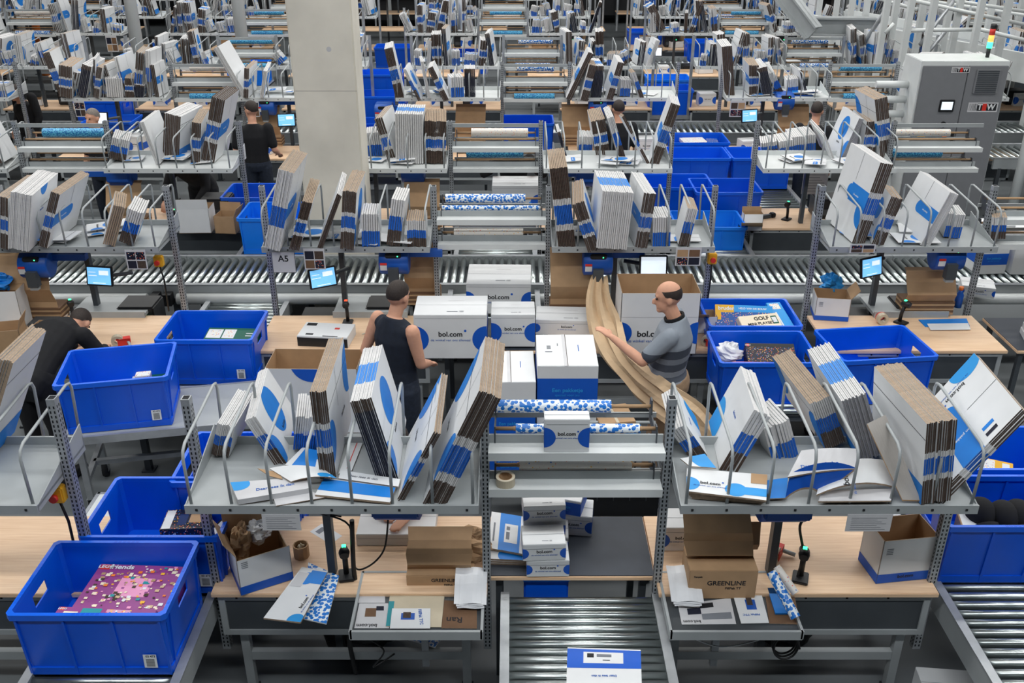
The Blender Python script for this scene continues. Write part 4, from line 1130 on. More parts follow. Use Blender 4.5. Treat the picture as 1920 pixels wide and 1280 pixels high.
stack('', q3(880,890), q3(985,660), q3(880,580), 5, 10, 'L', 'grey', 'white', deco='circle', **S)
stack('', q3(1000,880), q3(1030,680), q3(940,600), 8, 22, 'L', 'bwb', 'tan', deco='', **S)
stack('', q3(1105,890), q3(1072,560), q3(930,480), 8, 24, 'L', 'bwb', 'tan', deco='box', **S)
# fourth row
stack('', q2(350,545), q2(285,265), q2(290,225), 6, 16, 'R', 'bwb', 'white', deco='', **S)
stack('', q2(445,560), q2(360,385), q2(385,350), 3, 6, 'R', 'mailer', 'white', deco='circle', **S)
stack('', q2(500,550), q2(460,345), q2(450,310), 3, 6, 'R', 'white', 'white', deco='', **S)
stack('', q2(600,555), q2(510,370), q2(520,335), 5, 11, 'R', 'bwb', 'white', deco='band', **S)
stack('', q2(685,540), q2(680,430), q2(650,395), 6, 25, 'R', 'bluelow', 'white', deco='', kmax=0.3, **S)
stack('', q2(748,540), q2(745,385), q2(745,362), 9, 20, 'R', 'navy', 'white', deco='', **S)
stack('', q2(1255,550), q2(1380,290), q2(1370,258), 6, 10, 'L', 'kraft', 'white', deco='band', **S)
stack('', q2(1335,560), q2(1385,360), q2(1370,330), 7, 14, 'L', 'bwb', 'tan', deco='', **S)
stack('', q2(1450,545), q2(1465,370), q2(1435,325), 8, 20, 'R', 'navy', 'wblue', deco='', **S)
stack('', q2(1480,550), q2(1545,345), q2(1510,285), 7, 12, 'L', 'bwb', 'white', deco='band', **S)
stack('', q2(1610,540), q2(1620,450), q2(1580,400), 6, 20, 'R', 'bluelow', 'white', deco='', kmax=0.3, **S)
stack('', q2(1690,545), q2(1640,400), q2(1620,380), 4, 8, 'R', 'mailer', 'tan', deco='', **S)
stack('', q3(290,530), q3(275,255), q3(240,215), 6, 19, 'R', 'kraft', 'white', deco='band', **S)
stack('', q3(370,535), q3(370,365), q3(330,320), 3, 6, 'L', 'bwb', 'tan', deco='band', **S)
stack('', q3(425,530), q3(425,365), q3(390,318), 9, 20, 'R', 'bwb', 'tan', deco='', **S)
stack('', q3(500,535), q3(470,370), q3(420,315), 9, 17, 'R', 'navy', 'white', deco='', **S)
stack('', q3(570,530), q3(510,400), q3(480,345), 6, 12, 'R', 'mailer', 'white', deco='', **S)
stack('', q3(645,525), q3(645,440), q3(620,405), 7, 22, 'R', 'bluelow', 'white', deco='', kmax=0.3, **S)
stack('', q3(700,530), q3(665,390), q3(610,355), 2, 5, 'R', 'navy', 'white', deco='corner', **S)
stack('', q1(335,545), q1(235,300), q1(330,230), 5, 14, 'L', 'bwb', 'tan', deco='', extra=[('R','disc',0.6,0.3,0.2,'blue')], **S)
stack('', q1(400,550), q1(400,375), q1(520,300), 8, 23, 'R', 'bwb', 'tan', deco='', **S)
stack('', q1(480,548), q1(510,375), q1(590,330), 6, 17, 'R', 'navy', 'white', deco='', **S)
stack('', q1(550,550), q1(570,380), q1(690,320), 5, 10, 'R', 'bwb', 'tan', deco='band', **S)
stack('', q1(690,545), q1(680,440), q1(700,410), 8, 30, 'R', 'white', 'white', deco='corner', kmax=0.3, **S)
stack('', q1(750,545), q1(745,440), q1(780,370), 6, 16, 'R', 'bwb', 'tan', deco='band', **S)
stack('', q1(800,545), q1(805,480), q1(850,420), 6, 16, 'R', 'navy', 'white', deco='corner', kmax=0.3, **S)
stack('', q1(1350,545), q1(1190,275), q1(1260,250), 5, 12, 'L', 'white', 'white', deco='band', **S)
stack('', q1(1385,550), q1(1390,385), q1(1450,330), 6, 9, 'R', 'bwb', 'tan', deco='band', **S)
stack('', q1(1470,550), q1(1490,400), q1(1530,325), 3, 7, 'R', 'white', 'white', deco='circle', **S)
# fifth row and further: fill the shelves bench by bench
def fill_shelf(x0, W, Y, seed, cover=0.92):
    rnd = random.Random(seed); x = x0 + 0.05
    while x < x0 + W*cover:
        small = rnd.random() < 0.33
        h = rnd.uniform(0.16,0.26) if small else rnd.uniform(0.34,0.66); d = rnd.uniform(0.2,0.3) if small else rnd.uniform(0.35,0.55)
        n = rnd.randint(4,10); sp = rnd.uniform(0.010,0.018); lean = rnd.gauss(0, 0.22); yaw = rnd.gauss(0, 0.12)
        if h < 0.3: n += 3
        front = rnd.choice(['bwb','bwb_hi','bwb','white','navy','mailer','kraft'] if not small else ['bluelow','mailer','bluelow','white'])
        top = rnd.choice(['tan','white','wblue','white','white']); ref = 'L' if x > 0 else 'R'
        deco = rnd.choice(['box','band','circle','band','low'])
        for i in range(n):
            M = Matrix.Translation((x, Y+rnd.uniform(0.03,0.09), ZS+0.004)) @ Matrix.Rotation(lean,4,'Y') @ Matrix.Rotation(yaw,4,'Z') @ Matrix.Translation((i*sp, rnd.uniform(-.01,.01), rnd.uniform(0,.01)))
            last = (i == n-1) if ref == 'R' else (i == 0)
            board_geo(BULK, sp*0.75, h, d, front, top, 'white', decals_for(ref, deco, rnd) if last else (), M)
        x += n*sp + rnd.uniform(0.02,0.07) + abs(lean)*h*0.3
def lying(x0, W, Y, seed, n):
    rnd = random.Random(seed)
    for i in range(n):
        M = Matrix.Translation((x0+rnd.uniform(0.1,W-0.4), Y+rnd.uniform(0.04,0.3), ZS+0.012+0.008*i)) @ Matrix.Rotation(rnd.uniform(-.5,.5),4,'Z') @ Matrix.Rotation(R(90)-rnd.uniform(0,.10),4,'Y') @ Matrix.Translation((-0.006,0,0))
        board_geo(BULK, 0.006, rnd.uniform(0.2,0.38), rnd.uniform(0.16,0.26), 'white', 'white', 'white', decals_for('L', rnd.choice(['low','band','circle','']), rnd), M)
for (ri, gi, k), o in BENCH.items():
    Y, ty, fr = ROWS[ri]; xl, wl, xr, wr, x2, w2 = LAY[ty]
    x, W = ((xl, wl), (x2, w2))[k]; x += OFFS[ty][gi]
    if ri >= 1: lying(x, W, Y, 7*ri+31*gi+k, 5 if ri < 4 else 3)
for (ri, gi, k), o in BENCH.items():
    Y, ty, fr = ROWS[ri]; xl, wl, xr, wr, x2, w2 = LAY[ty]
    x, W = ((xl, wl), (x2, w2))[k]; x += OFFS[ty][gi]
    if ri >= 4: fill_shelf(x, W, Y, 100*ri+10*gi+k)
    elif ri == 3 and gi in (0, 4) or (ri == 3 and (gi, k) in ((3, 1), (1, 0))): fill_shelf(x, W, Y, 100*ri+10*gi+k)
    elif ri == 2 and (gi, k) in ((0, 1), (1, 0)): fill_shelf(x, W, Y, 100*ri+10*gi+k)
    elif ri == 1 and (gi, k) in ((1, 0), (3, 1)): fill_shelf(x, W, Y, 100*ri+10*gi+k)
tag(BULK.build('flat_cartons'), 'white, blue and brown flat cartons crowding the shelves of the farther bench rows', 'flat carton', 'flat cartons standing on the shelves', 'stuff')
# ================================================================ nearest row: things lying on the left shelf
flat_sheet('flat_carton', 'flat grey-white carton with blue corner lying at front of near left shelf', [c2(375,1235),c2(800,1165),c2(790,1095),c2(330,1130)], ZS+0.012, 0.03, 'white_dull', prints=[('disc',0.05,0.9,0.07,'cyan'),('text',0.55,0.45,'Daar lees ik dan',0.03,'ink_blue',0.0)], edge='white_dull')
flat_sheet('flat_carton', 'curved white sheet lying across others in middle of near left shelf', [c2(690,1100),c2(965,1080),c2(880,1020),c2(560,1020)], ZS+0.05, 0.004, 'white', curl=0.02, prints=[('disc',0.9,0.1,0.06,'cyan')])
flat_sheet('flat_carton', 'wide flat carton with broad blue band lying at front, near left shelf', [c2(835,1185),c2(1285,1232),c2(1320,1140),c2(890,1085)], ZS+0.012, 0.012, 'white', prints=[('quad',0.0,1.0,0.28,0.95,'blue')])
flat_sheet('flat_carton', 'white sheet with small print under the left-leaning stack, near left shelf', [c2(975,1080),c2(1335,1130),c2(1345,1085),c2(990,1030)], ZS+0.03, 0.004, 'white', prints=[('text',0.4,0.5,'Daar lees ik dan',0.025,'ink_grey',0.0)])
flat_sheet('flat_mailer', 'blue and white mailer lying behind the curved sheet, near left shelf', [c2(655,1005),c2(895,1035),c2(890,925),c2(760,900)], ZS+0.03, 0.01, 'blue', cat='mailer', prints=[('quad',0.0,0.16,0.0,1.0,'white'),('quad',0.75,1.0,0.0,0.5,'white')])
flat_sheet('flat_mailer', 'white mailer with a thin red line lying beside the upright stack', [c2(975,1055),c2(1055,1035),c2(1130,845),c2(1060,840)], ZS+0.006, 0.006, 'white', cat='mailer', prints=[('quad',0.5,0.58,0.1,0.95,'red')])
flat_sheet('flat_carton', 'kraft underside of a carton flap lying near front wires, near left shelf', [c2(560,1065),c2(640,1085),c2(620,1045),c2(490,1020)], ZS+0.045, 0.004, 'kraft')
flat_sheet('flat_carton', 'grey sheet poking over the lip at middle of near left shelf', [c2(600,1245),c2(890,1195),c2(820,1160),c2(580,1180)], ZS+0.008, 0.004, 'white_dull')
# right shelf
for i in range(5):
    flat_sheet('flat_carton', f"flat white carton lying at left end of near right shelf, {ORD[i]} from top", [c4(130+8*i,1025+8*i),c4(555-6*i,1075+3*i),c4(560,940),c4(135,905)], ZS+0.055-0.0115*i, 0.010, 'white', group='flat cartons lying in a pile on the near right shelf',
        prints=[('disc',0.02,0.35,0.06,'cyan'),('quad',0.62,1.0,0.12,0.42,'cyan'),('disc',0.62,0.27,0.055,'cyan'),('logo',0.3,0.42,'',0.032,'ink',0.0),('quad',0.8,1.0,0.6,1.0,'kraft')] if i == 0 else ())
flat_sheet('flat_carton', 'crumpled white and blue carton curling over the front wires, near right shelf', [c4(655,1062),c4(850,1040),c4(1030,905),c4(680,935)], ZS+0.03, 0.012, 'blue_deep', curl=0.05, lift=(0,0.0,0.13,0.13))
flat_sheet('flat_carton', 'grey-white carton flap with blue print standing over the curled carton', [c4(668,950),c4(1035,905),c4(1030,800),c4(740,810)], ZS+0.16, 0.008, 'white_dull', curl=0.01, lift=(0,0,0.06,0.06), prints=[('text',0.42,0.3,'Daar lees ik dan',0.032,'ink_blue',0.0)])
flat_sheet('flat_carton', 'big curved white carton lying across middle of near right shelf', [c4(820,1045),c4(1225,1000),c4(1245,880),c4(850,905)], ZS+0.05, 0.01, 'white', curl=0.045, lift=(0,0,0.06,0.06), prints=[('logo',0.32,0.5,'',0.045,'ink',1.3)])
flat_sheet('flat_carton', 'grey board leaning before the kraft-topped stack, near right shelf', [c4(1275,1070),c4(1372,1072),c4(1185,620),c4(1088,668)], ZS+0.02, 0.008, 'greyboard', lift=(0,0,0.36,0.34), edge='kraft')
flat_sheet('flat_carton', 'white sheet with blue print tucked under the curled carton, near right shelf', [c4(560,1062),c4(660,1058),c4(670,950),c4(560,965)], ZS+0.02, 0.006, 'blue')
flat_sheet('flat_mailer', 'loose white mailer with blue circle lying behind front wires, near right shelf', [c4(150,890),c4(290,900),c4(230,825),c4(100,850)], ZS+0.075, 0.006, 'white', cat='mailer', prints=[('disc',0.8,0.5,0.07,'cyan')])
for i in range(3):
    flat_sheet('flat_mailer', f"thin mailer lying flat beneath the big curved carton, {ORD[i]} from the top", [c4(830+10*i,1078-4*i),c4(1215-9*i,1075),c4(1225,1010),c4(850,1020)], ZS+0.030-0.011*i, 0.008, 'white_dull', cat='mailer', group='mailers under the curved carton')

# ---- gift wrap on the front rack (X -0.125 .. 0.805)
wrap_roll(-0.085, 0.545, 4.60, 1.81, 0.036, 'wrap_dots', 'blue dotted gift wrap roll, topmost on the front rack')
wrap_roll(0.02, 0.68, 4.405, 1.785, 0.026, 'wrap_dots', 'thin blue dotted gift wrap roll just above upper plate of front rack')
wrap_roll(-0.02, 0.63, 4.60, 1.58, 0.030, 'wrap_confetti', 'cream confetti gift wrap roll behind the upper plate of the front rack')
wrap_roll(0.04, 0.65, 4.405, 1.555, 0.030, 'wrap_confetti', 'cream confetti gift wrap roll above lower plate of the front rack')
parcel(0.235, 0.09, 0.20, (0.285, 4.315, 1.721), 0.0, 'single small white box with logo standing on upper plate of the front rack', lab=False)
t = thing('packing_tape', 'roll of clear packing tape on lower plate of the front rack', 'tape', (-0.035, 4.315, 1.491))
MB().ring((0,0,0),(0,0,0.05),0.038,0.052,'tape_clear',24).build('tape', t); MB().ring((0,0,0.0005),(0,0,0.0495),0.034,0.0385,'kraft',24).build('core', t)

# ---- left bench, table height 0.80
ZT = 0.80
def T6(x, y): return (400 + x/3.369, 900 + y/3.369)
oc = open_carton(0.30, 0.26, 0.27, tuple(atz(470,1098,ZT) + Vector((0.04,0.10,0.0))), R(28), 'open white carton stuffed with brown paper on the near left bench', flaps=(0,0,0.2,0.5), cut=(0.24,0.20,0.27,0.27))
b = atz(470,1098,ZT) + Vector((0.03,0.12,0))
def crumple(name, label, cat, c, rx, ry, rz, m, seed, n=18, amp=0.25):
    rnd = random.Random(seed); mb = MB(); vs = []; fs = []
    for i in range(n+1):
        ph = math.pi*i/n
        for k in range(n):
            th = 2*math.pi*k/n; f = 1 + amp*math.sin(3*th+seed+2*math.sin(4*ph))*math.sin(ph) + rnd.uniform(-amp,amp)*0.55
            vs.append((rx*f*math.sin(ph)*math.cos(th), ry*f*math.sin(ph)*math.sin(th), max(-rz, rz*f*math.cos(ph))))
    for i in range(n):
        for k in range(n): fs.append((i*n+k, (i+1)*n+k, (i+1)*n+(k+1)%n, i*n+(k+1)%n))
    mb.add(vs, fs, m)
    return tag(mb.build(name, None, Vector(c)+Vector((0,0,rz))), label, cat)
crumple('crumpled_paper', 'crumpled brown paper stuffed into the open carton, near left bench', 'paper', (b.x-0.08, b.y-0.02, ZT+0.13), 0.055, 0.10, 0.10, 'kraft', 3)
crumple('crumpled_tissue', 'crumpled white tissue at top of the open carton, near left bench', 'paper', (b.x+0.0, b.y+0.05, ZT+0.18), 0.06, 0.06, 0.07, 'white', 5)
t = thing('cardboard_core', 'torn brown cardboard core ring standing on the near left bench', 'cardboard', atz(566,1042,ZT))
MB().ring((0,0,0),(0,0,0.085),0.040,0.046,'kraft',10).build('ring', t)
crumple('paper_wad', 'small wad of pale tape inside the cardboard core', 'paper', atz(566,1040,ZT)+Vector((0,0,0.02)), 0.022, 0.022, 0.03, 'tape_clear', 8, 10)
flat_sheet('shipping_label', 'loose white shipping label with barcode on the near left bench', [T6(740,405),T6(815,352),T6(685,275),T6(610,325)], ZT, 0.001, 'white', cat='label', edge='white', prints=[('quad',0.2,0.8,0.66,0.86,'ink_grey'),('quad',0.3,0.75,0.30,0.36,'ink'),('quad',0.1,0.5,0.1,0.14,'ink_grey')])
flat_sheet('padded_mailer', 'white bubble mailer with blue dots hanging over edge of near left bench', [T6(570,880),T6(715,912),T6(795,610),T6(600,525)], ZT, 0.008, 'wrap_dots', cat='mailer', edge='white', lift=(-0.02,-0.02,0.01,0.01))
flat_sheet('cardboard_envelope', 'white cardboard envelope with blue band lying on the dotted mailer', [T6(318,878),T6(552,906),T6(725,582),T6(560,556)], ZT+0.02, 0.010, 'white', cat='envelope', lift=(-0.01,-0.01,0.02,0.02), prints=[('quad',0.45,1.0,0.72,0.97,'blue'),('disc',0.45,0.80,0.05,'blue'),('disc',0.85,0.02,0.05,'cyan'),('logo',0.80,0.35,'',0.026,'ink',1.4),('quad',0.05,0.42,0.62,0.9,'white_dull')])
scanner(650,1082,ZT,R(10),'barcode scanner on its stand beside black post of the near left bench')
parcel_at(742,1023,ZT,0.47,0.36,0.085,0.0,'low wide white box being packed by a hand, near left bench', print_='', lab=False)
b = MB(); p = atz(742,1023,ZT); F = Matrix(((1,0,0,p.x-0.03),(0,0,-1,p.y-0.0008),(0,1,0,ZT),(0,0,0,1)))
cord('power_cable', 'black cable looping from the shelf to post of the near left bench', [aty(640,968,4.42), aty(600,962,4.40), aty(655,985,4.42), aty(664,1060,4.42), aty(690,1062,4.36), aty(720,1030,4.40), aty(728,970,4.44)], 0.0055)
cord('power_cable', 'bundle of black cable running down post of the near left bench', [aty(660,975,4.37), aty(663,1060,4.37), aty(668,1110,4.36), aty(660,1150,4.33), aty(655,1200,4.30), aty(668,1262,4.30)], 0.014)
t = thing('document_tray', 'grey metal tray with papers hanging before the near left bench', 'tray', (-0.515, 4.185, 0.78))
def tray(t):
    MB().box(-0.355,0.355,-0.245,0.245,-0.004,0.0,'steel_dark').box(-0.355,0.355,-0.25,-0.235,-0.035,0.022,'steel').box(-0.355,0.355,0.235,0.25,-0.02,0.022,'steel').box(-0.36,-0.345,-0.25,0.25,-0.03,0.022,'steel').box(0.345,0.36,-0.25,0.25,-0.03,0.022,'steel').build('tray', t)
    MB().box(-0.02,0.02,0.13,0.17,-0.6,-0.004,'galv').build('support_post', t)
tray(t)
flat_sheet('paper_sheet', 'smudged white instruction paper at left side of the near left tray', [T6(890,935),T6(1110,935),T6(1105,778),T6(922,778)], 0.782, 0.001, 'white_dull', cat='paper', edge='white', prints=[('quad',0.25,0.6,0.45,0.8,'kraft_dark'),('quad',0.6,0.85,0.7,0.88,'edge_navy'),('text',0.35,0.1,'bol.com',0.035,'ink',3.14)])
flat_sheet('user_manual', 'white manual with a blue machine pictured, in the near left tray', [T6(1115,938),T6(1370,938),T6(1372,812),T6(1130,812)], 0.790, 0.004, 'white', cat='manual', edge='white', prints=[('quad',0.25,0.6,0.42,0.75,'blue_machine'),('quad',0.3,0.5,0.5,0.8,'edge_kraft'),('text',0.75,0.55,'FillPak TTC',0.026,'ink_blue',-1.4)])
flat_sheet('plastic_folder', 'yellowed clear plastic folder lying under the manual, near left tray', [T6(1090,925),T6(1440,930),T6(1460,735),T6(1115,730)], 0.783, 0.004, 'tape_clear', cat='folder', edge='tape_clear', prints=[('quad',0.0,0.10,0.0,0.8,'teal')])
flat_sheet('cardboard_sheet', 'brown cardboard with a printed word in near left tray', [T6(1440,935),T6(1665,938),T6(1665,775),T6(1460,760)], 0.782, 0.003, 'kraft_dark', cat='cardboard', prints=[('text',0.35,0.3,'Ran',0.06,'ink',3.14)])
flat_sheet('foil_sheet', 'worn silvery sheet at back of the near left tray', [T6(915,775),T6(1085,775),T6(1085,602),T6(940,602)], 0.782, 0.001, 'white_dull', cat='sheet', edge='white')
def paper_pack(x0, x1, y0, y1, z, h, label, words):
    t = thing('paper_pack_box', label, 'box', ((x0+x1)/2, (y0+y1)/2, z)); W = x1-x0; D = y1-y0
    MB().rbox(-W/2, W/2, -D/2, D/2, 0, h, 'kraft', 0.003).build('carton', t)
    F = Matrix(((1,0,0,0),(0,0,-1,-D/2-0.0008),(0,1,0,0),(0,0,0,1)))
    for (s, sz, x, zz) in words: g = MB(); mesh_into(g, text_mesh(s, sz, 'ink', 0.02), F @ Matrix.Translation((x, zz, 0)), 'ink'); g.build('lettering', t)
    return t
paper_pack(-0.60, -0.215, 4.31, 4.42, 0.782, 0.09, 'brown box of packing paper standing in the near left tray', [('GREENLINE',0.032,0.03,0.055),('FillPak TT',0.02,0.06,0.022)])
def paper_arch(name, label, pts, x0, x1, m='kraft', skew=0.0):
    vs = []; fs = []; n = len(pts)
    for i, (y, z) in enumerate(pts):
        dx = skew*(z-pts[0][1]); w = 0.006*math.sin(i*2.1)
        vs += [(x0+dx+w, y, z), (x1+dx-w, y, z), (x1+dx-w, y+0.003, z+0.002), (x0+dx+w, y+0.003, z+0.002)]
    for i in range(n-1):
        for j in range(4): fs.append((4*i+j, 4*i+(j+1)%4, 4*i+4+(j+1)%4, 4*i+4+j))
    c = Vector(((x0+x1)/2, pts[0][0], pts[0][1]))
    return tag(MB().add([Vector(v)-c for v in vs], fs, m).build(name, None, c), label, 'paper')
paper_arch('fan_fold_paper', 'brown packing paper rising from its box in the near left tray', [(4.37,0.87),(4.345,0.92),(4.385,0.965),(4.40,0.99),(4.45,1.01),(4.55,1.03)], -0.60, -0.23)
crumple('crumpled_paper', 'big sheet of brown paper crumpled at right end of near left bench', 'paper', atz(878,1048,ZT)+Vector((0,0.02,0)), 0.13, 0.11, 0.09, 'kraft', 11, 20, 0.22)
def bags(px, py, z, n, label, grp):
    p = atz(px, py, z)
    for i in range(n):
        b = MB(); vs = []; fs = []; rnd = random.Random(i)
        for a in range(7):
            for c in range(5):
                s = a/6.0; vs.append((-0.075+0.15*s+0.006*i*(-1)**i, -0.12+0.06*c+0.004*i, 0.055*math.sin(c/4*1.5)+0.004*math.sin(s*7+i)+0.007*i))
        for a in range(6):
            for c in range(4): fs.append((a*5+c, (a+1)*5+c, (a+1)*5+c+1, a*5+c+1))
        b.add(vs, fs, 'poly_bag'); b.add([(v[0],v[1],v[2]-0.003) for v in vs], [f[::-1] for f in fs], 'poly_bag')
        tag(b.build('poly_bag', None, p), f"{label}, {ORD[n-1-i]} from top", 'plastic bag', grp)
bags(884, 1112, 0.81, 4, 'clear white poly bag hung beside the near left tray', 'poly bags by the near left tray')
bags(1284, 1108, 0.81, 4, 'clear white poly bag hung beside the near right tray', 'poly bags by the near right tray')
paper_sheet_hang(490, 565, 964, 994, 4.02, 'white notice hanging below lip of the near left shelf', pics=False, name='notice_sheet')
paper_sheet_hang(1590, 1668, 964, 996, 4.02, 'white notice hanging below lip of the near right shelf', pics=False, name='notice_sheet')
paper_dispenser(-0.62, 4.32, 1.40, R(180), 'paper machine with grey nose under the near left shelf')
paper_dispenser(1.46, 4.30, 1.40, R(180), 'paper machine with grey nose under the near right shelf')

# ---- parcels and mailers on the mat table
ZM = 0.803
P9 = [(( 1034,1086),0.0,'bottom box of the front parcel pile, overhanging the mat edge'),((1030,1056),0.08,'small white box lying on the bottom box of the front pile'),]
parcel(0.245, 0.185, 0.115, (0.205, 4.475, ZM), 0.02, 'lowest small white box at front edge of the mat table', ls=0.028)
parcel(0.245, 0.185, 0.115, (0.180, 4.475, ZM+0.116), 0.05, 'small white box on top of the lowest one, mat table front', ls=0.028)
parcel(0.245, 0.185, 0.115, (0.215, 4.69, ZM), -0.04, 'small white box half hidden behind the front pile, mat table', ls=0.028)
parcel(0.245, 0.185, 0.115, (0.190, 4.69, ZM+0.116), 0.03, 'small white box second in the back pile, mat table', ls=0.028)
parcel(0.245, 0.185, 0.115, (0.185, 4.68, ZM+0.232), 0.06, 'small white box topmost of the parcel piles, mat table', ls=0.028)
parcel(0.245, 0.185, 0.145, (0.375, 4.86, ZM), -0.12, 'small white box at rear right of the piles, mat table', ls=0.028)
parcel(0.255, 0.185, 0.115, (0.315, 4.87, ZM+0.146), -0.28, 'small white box turned askew on the rear pile, mat table', print_='band', band=(0.01,0.10))
for i in range(3):
    flat_sheet('cardboard_envelope', f"white cardboard envelope piled at left of mat table, {ORD[2-i]} from top", [(906+6*i,1058-4*i),(1000,1060-3*i),(1002,1040),(918,1024)], ZM+0.001+0.013*i, 0.012, 'white', cat='envelope', group='envelopes on the mat table', prints=[('disc',0.5,0.3,0.08,'blue')] if i == 2 else ())
flat_sheet('cardboard_envelope', 'blue and white envelope with a shipping label, top left of mat table', [(915,1030),(998,1045),(1002,975),(922,962)], ZM+0.045, 0.014, 'white', cat='envelope', prints=[('quad',0.22,0.70,0.0,1.0,'blue'),('quad',0.34,0.64,0.22,0.72,'white'),('quad',0.38,0.46,0.3,0.5,'ink_grey'),('quad',0.38,0.46,0.55,0.65,'ink_grey'),('quad',0.08,0.12,0.2,0.7,'ink_grey')])
flat_sheet('cardboard_envelope', 'large blue and white envelope with address label on the centre roller conveyor', [(1062,1284),(1203,1284),(1201,1221),(1064,1216)], 0.722, 0.012, 'white', cat='envelope', prints=[('quad',0.0,1.0,0.42,0.96,'blue_deep'),('quad',0.22,0.76,0.56,0.88,'white'),('quad',0.27,0.36,0.72,0.84,'ink'),('quad',0.40,0.60,0.74,0.82,'ink_grey'),('quad',0.48,0.58,0.64,0.66,'ink'),('text',0.5,0.2,'Daar lees ik dan',0.02,'ink_blue',3.14)])
t = thing('waste_bin', 'blue bin partly hidden below the front parcel pile', 'bin', (0.20, 4.50, 0.30)); MB().rbox(-0.13,0.13,-0.08,0.08,0,0.46,'bin_blue',0.01).build('body', t); MB().rbox(-0.14,0.14,-0.09,0.09,0.44,0.465,'bin_light',0.006).build('rim', t)

# ---- right bench
def T8(x, y): return (1220 + x/2.743, 900 + y/2.743)
t = thing('document_tray', 'grey metal tray with papers hanging before the near right bench', 'tray', (1.205, 4.185, 0.78)); tray(t)
paper_pack(0.985, 1.365, 4.22, 4.44, 0.782, 0.20, 'brown box with green line lettering standing in the near right tray', [('GREENLINE',0.042,0.02,0.11),('FillPak TT',0.022,0.06,0.075),('70',0.03,-0.15,0.03),('Ranpak',0.016,-0.14,0.155)])
paper_arch('fan_fold_paper', 'brown packing paper rising from box to machine, near right bench', [(4.34,0.985),(4.30,1.02),(4.34,1.09),(4.32,1.16),(4.36,1.30),(4.40,1.44)], 0.98, 1.36, skew=-0.14)
paper_arch('fan_fold_paper', 'loose brown paper flap leaning on box in the near right tray', [(4.40,0.985),(4.36,1.05),(4.42,1.16)], 1.00, 1.40, 'kraft', 0.0)
flat_sheet('paper_sheet', 'white instruction paper at left side of the near right tray', [T8(160,742),T8(440,740),T8(410,605),T8(140,640)], 0.782, 0.001, 'white_dull', cat='paper', edge='white', prints=[('quad',0.15,0.4,0.45,0.75,'edge_navy'),('quad',0.4,0.65,0.7,0.9,'ink'),('quad',0.4,0.95,0.2,0.45,'ink_grey'),('text',0.2,0.12,'bol.com',0.03,'ink',3.14)])
flat_sheet('user_manual', 'white manual with blue machine picture, in the near right tray', [T8(465,738),T8(608,735),T8(570,588),T8(422,588)], 0.785, 0.004, 'white', cat='manual', edge='white', prints=[('quad',0.35,0.7,0.45,0.8,'blue_machine'),('quad',0.4,0.6,0.6,0.9,'edge_kraft'),('text',0.45,0.28,'FillPak TTC',0.02,'ink_blue',3.14)])
flat_sheet('cardboard_sheet', 'brown printed cardboard at right side of the near right tray', [T8(610,738),T8(770,742),T8(740,600),T8(590,600)], 0.782, 0.003, 'kraft_dark', cat='cardboard')
def loose_roll(p0, p1, r, m, label, ri=0.012):
    p0 = Vector(p0); p1 = Vector(p1); c = (p0+p1)/2
    t = thing('wrapping_paper_roll', label, 'paper roll', c)
    MB().ring(p0-c, p1-c, ri, r, m, 18).build('paper', t); MB().ring(p0-c, p1-c, ri-0.002, ri, 'kraft', 14).build('core_tube', t)
loose_roll(atz(1492,1158,0.83), atz(1446,1072,0.98), 0.028, 'wrap_dots', 'blue dotted gift wrap roll leaning in the near right tray')
loose_roll(atz(1492,1112,0.86), atz(1456,1062,0.95), 0.022, 'wrap_confetti', 'cream confetti roll leaning beside the dotted roll, near right tray')
flat_sheet('padded_mailer', 'plain blue mailer under the dotted roll, near right tray', [T8(640,690),T8(720,690),T8(660,560),T8(600,560)], 0.79, 0.01, 'blue', cat='mailer', edge='blue')
t = tape_gun(1450,1052,ZT,R(60),'tape dispenser with grey comb handle on the near right bench')
scanner(1500,1086,ZT,R(-20),'barcode scanner lying by black post of the near right bench')
t = thing('computer_mouse', 'black computer mouse behind black post of the near right bench', 'mouse', atz(1508,1036,ZT))
m = MB(); ell(m, (0,0,0.015), 0.03, 0.05, 0.02, 'black'); m.build('mouse_body', t)
cord('power_cable', 'thin black cable along post of the near right bench', [aty(1520,966,4.43), aty(1500,985,4.40), aty(1506,1040,4.40), aty(1494,1090,4.36), aty(1500,1130,4.34), aty(1508,1185,4.30)], 0.008)
open_carton(0.33, 0.22, 0.30, tuple(atz(1688,1090,ZT)+Vector((0,0.11,0))), R(8), 'open white carton with logo at right end of the near right bench', flaps=(0,0,0,0))
p = atz(1688,1090,ZT); oc = [o for o in COL.objects if o.name.startswith('open_carton') and not o.parent][-1]; g = MB(); logo_into(g, Matrix.Identity(4) @ oc.matrix_basis.inverted() @ frame(Vector((p.x,p.y,ZT))+Vector((0.02,-0.004,0.045)), Vector((math.cos(R(8)),math.sin(R(8)),0)), Vector((0,0,1)), Vector((math.sin(R(8)),-math.cos(R(8)),0))), 0.030); g.build('logo_print', oc)
parcel(0.26, 0.2, 0.17, (1.02, 4.72, ZT), 0.0, 'white box with logo behind the brown paper, near right bench', lab=False, ls=0.03)
cord('cable_coil', 'coil of black cable hanging under the near right tray', [atz(1480,1190,0.7)+Vector((0.07*math.cos(k*0.9),0.01*k*0.3,-0.10+0.09*math.sin(k*0.9))) for k in range(24)], 0.006)
cord('power_cable', 'white cable sagging under the near right tray', [aty(1290,1192,4.0), aty(1350,1212,4.02), aty(1420,1200,4.05), aty(1440,1185,4.1)], 0.004, 'white')
cord('power_cable', 'black cable sagging under the near left tray', [aty(690,1196,4.0), aty(720,1220,4.02), aty(700,1250,4.05), aty(740,1225,4.1)], 0.005)
crumple('rubbish_bag', 'black rubbish bag under the near right bench', 'bag', (1.75, 4.75, 0.0), 0.22, 0.2, 0.26, 'black', 4, 22, 0.12)
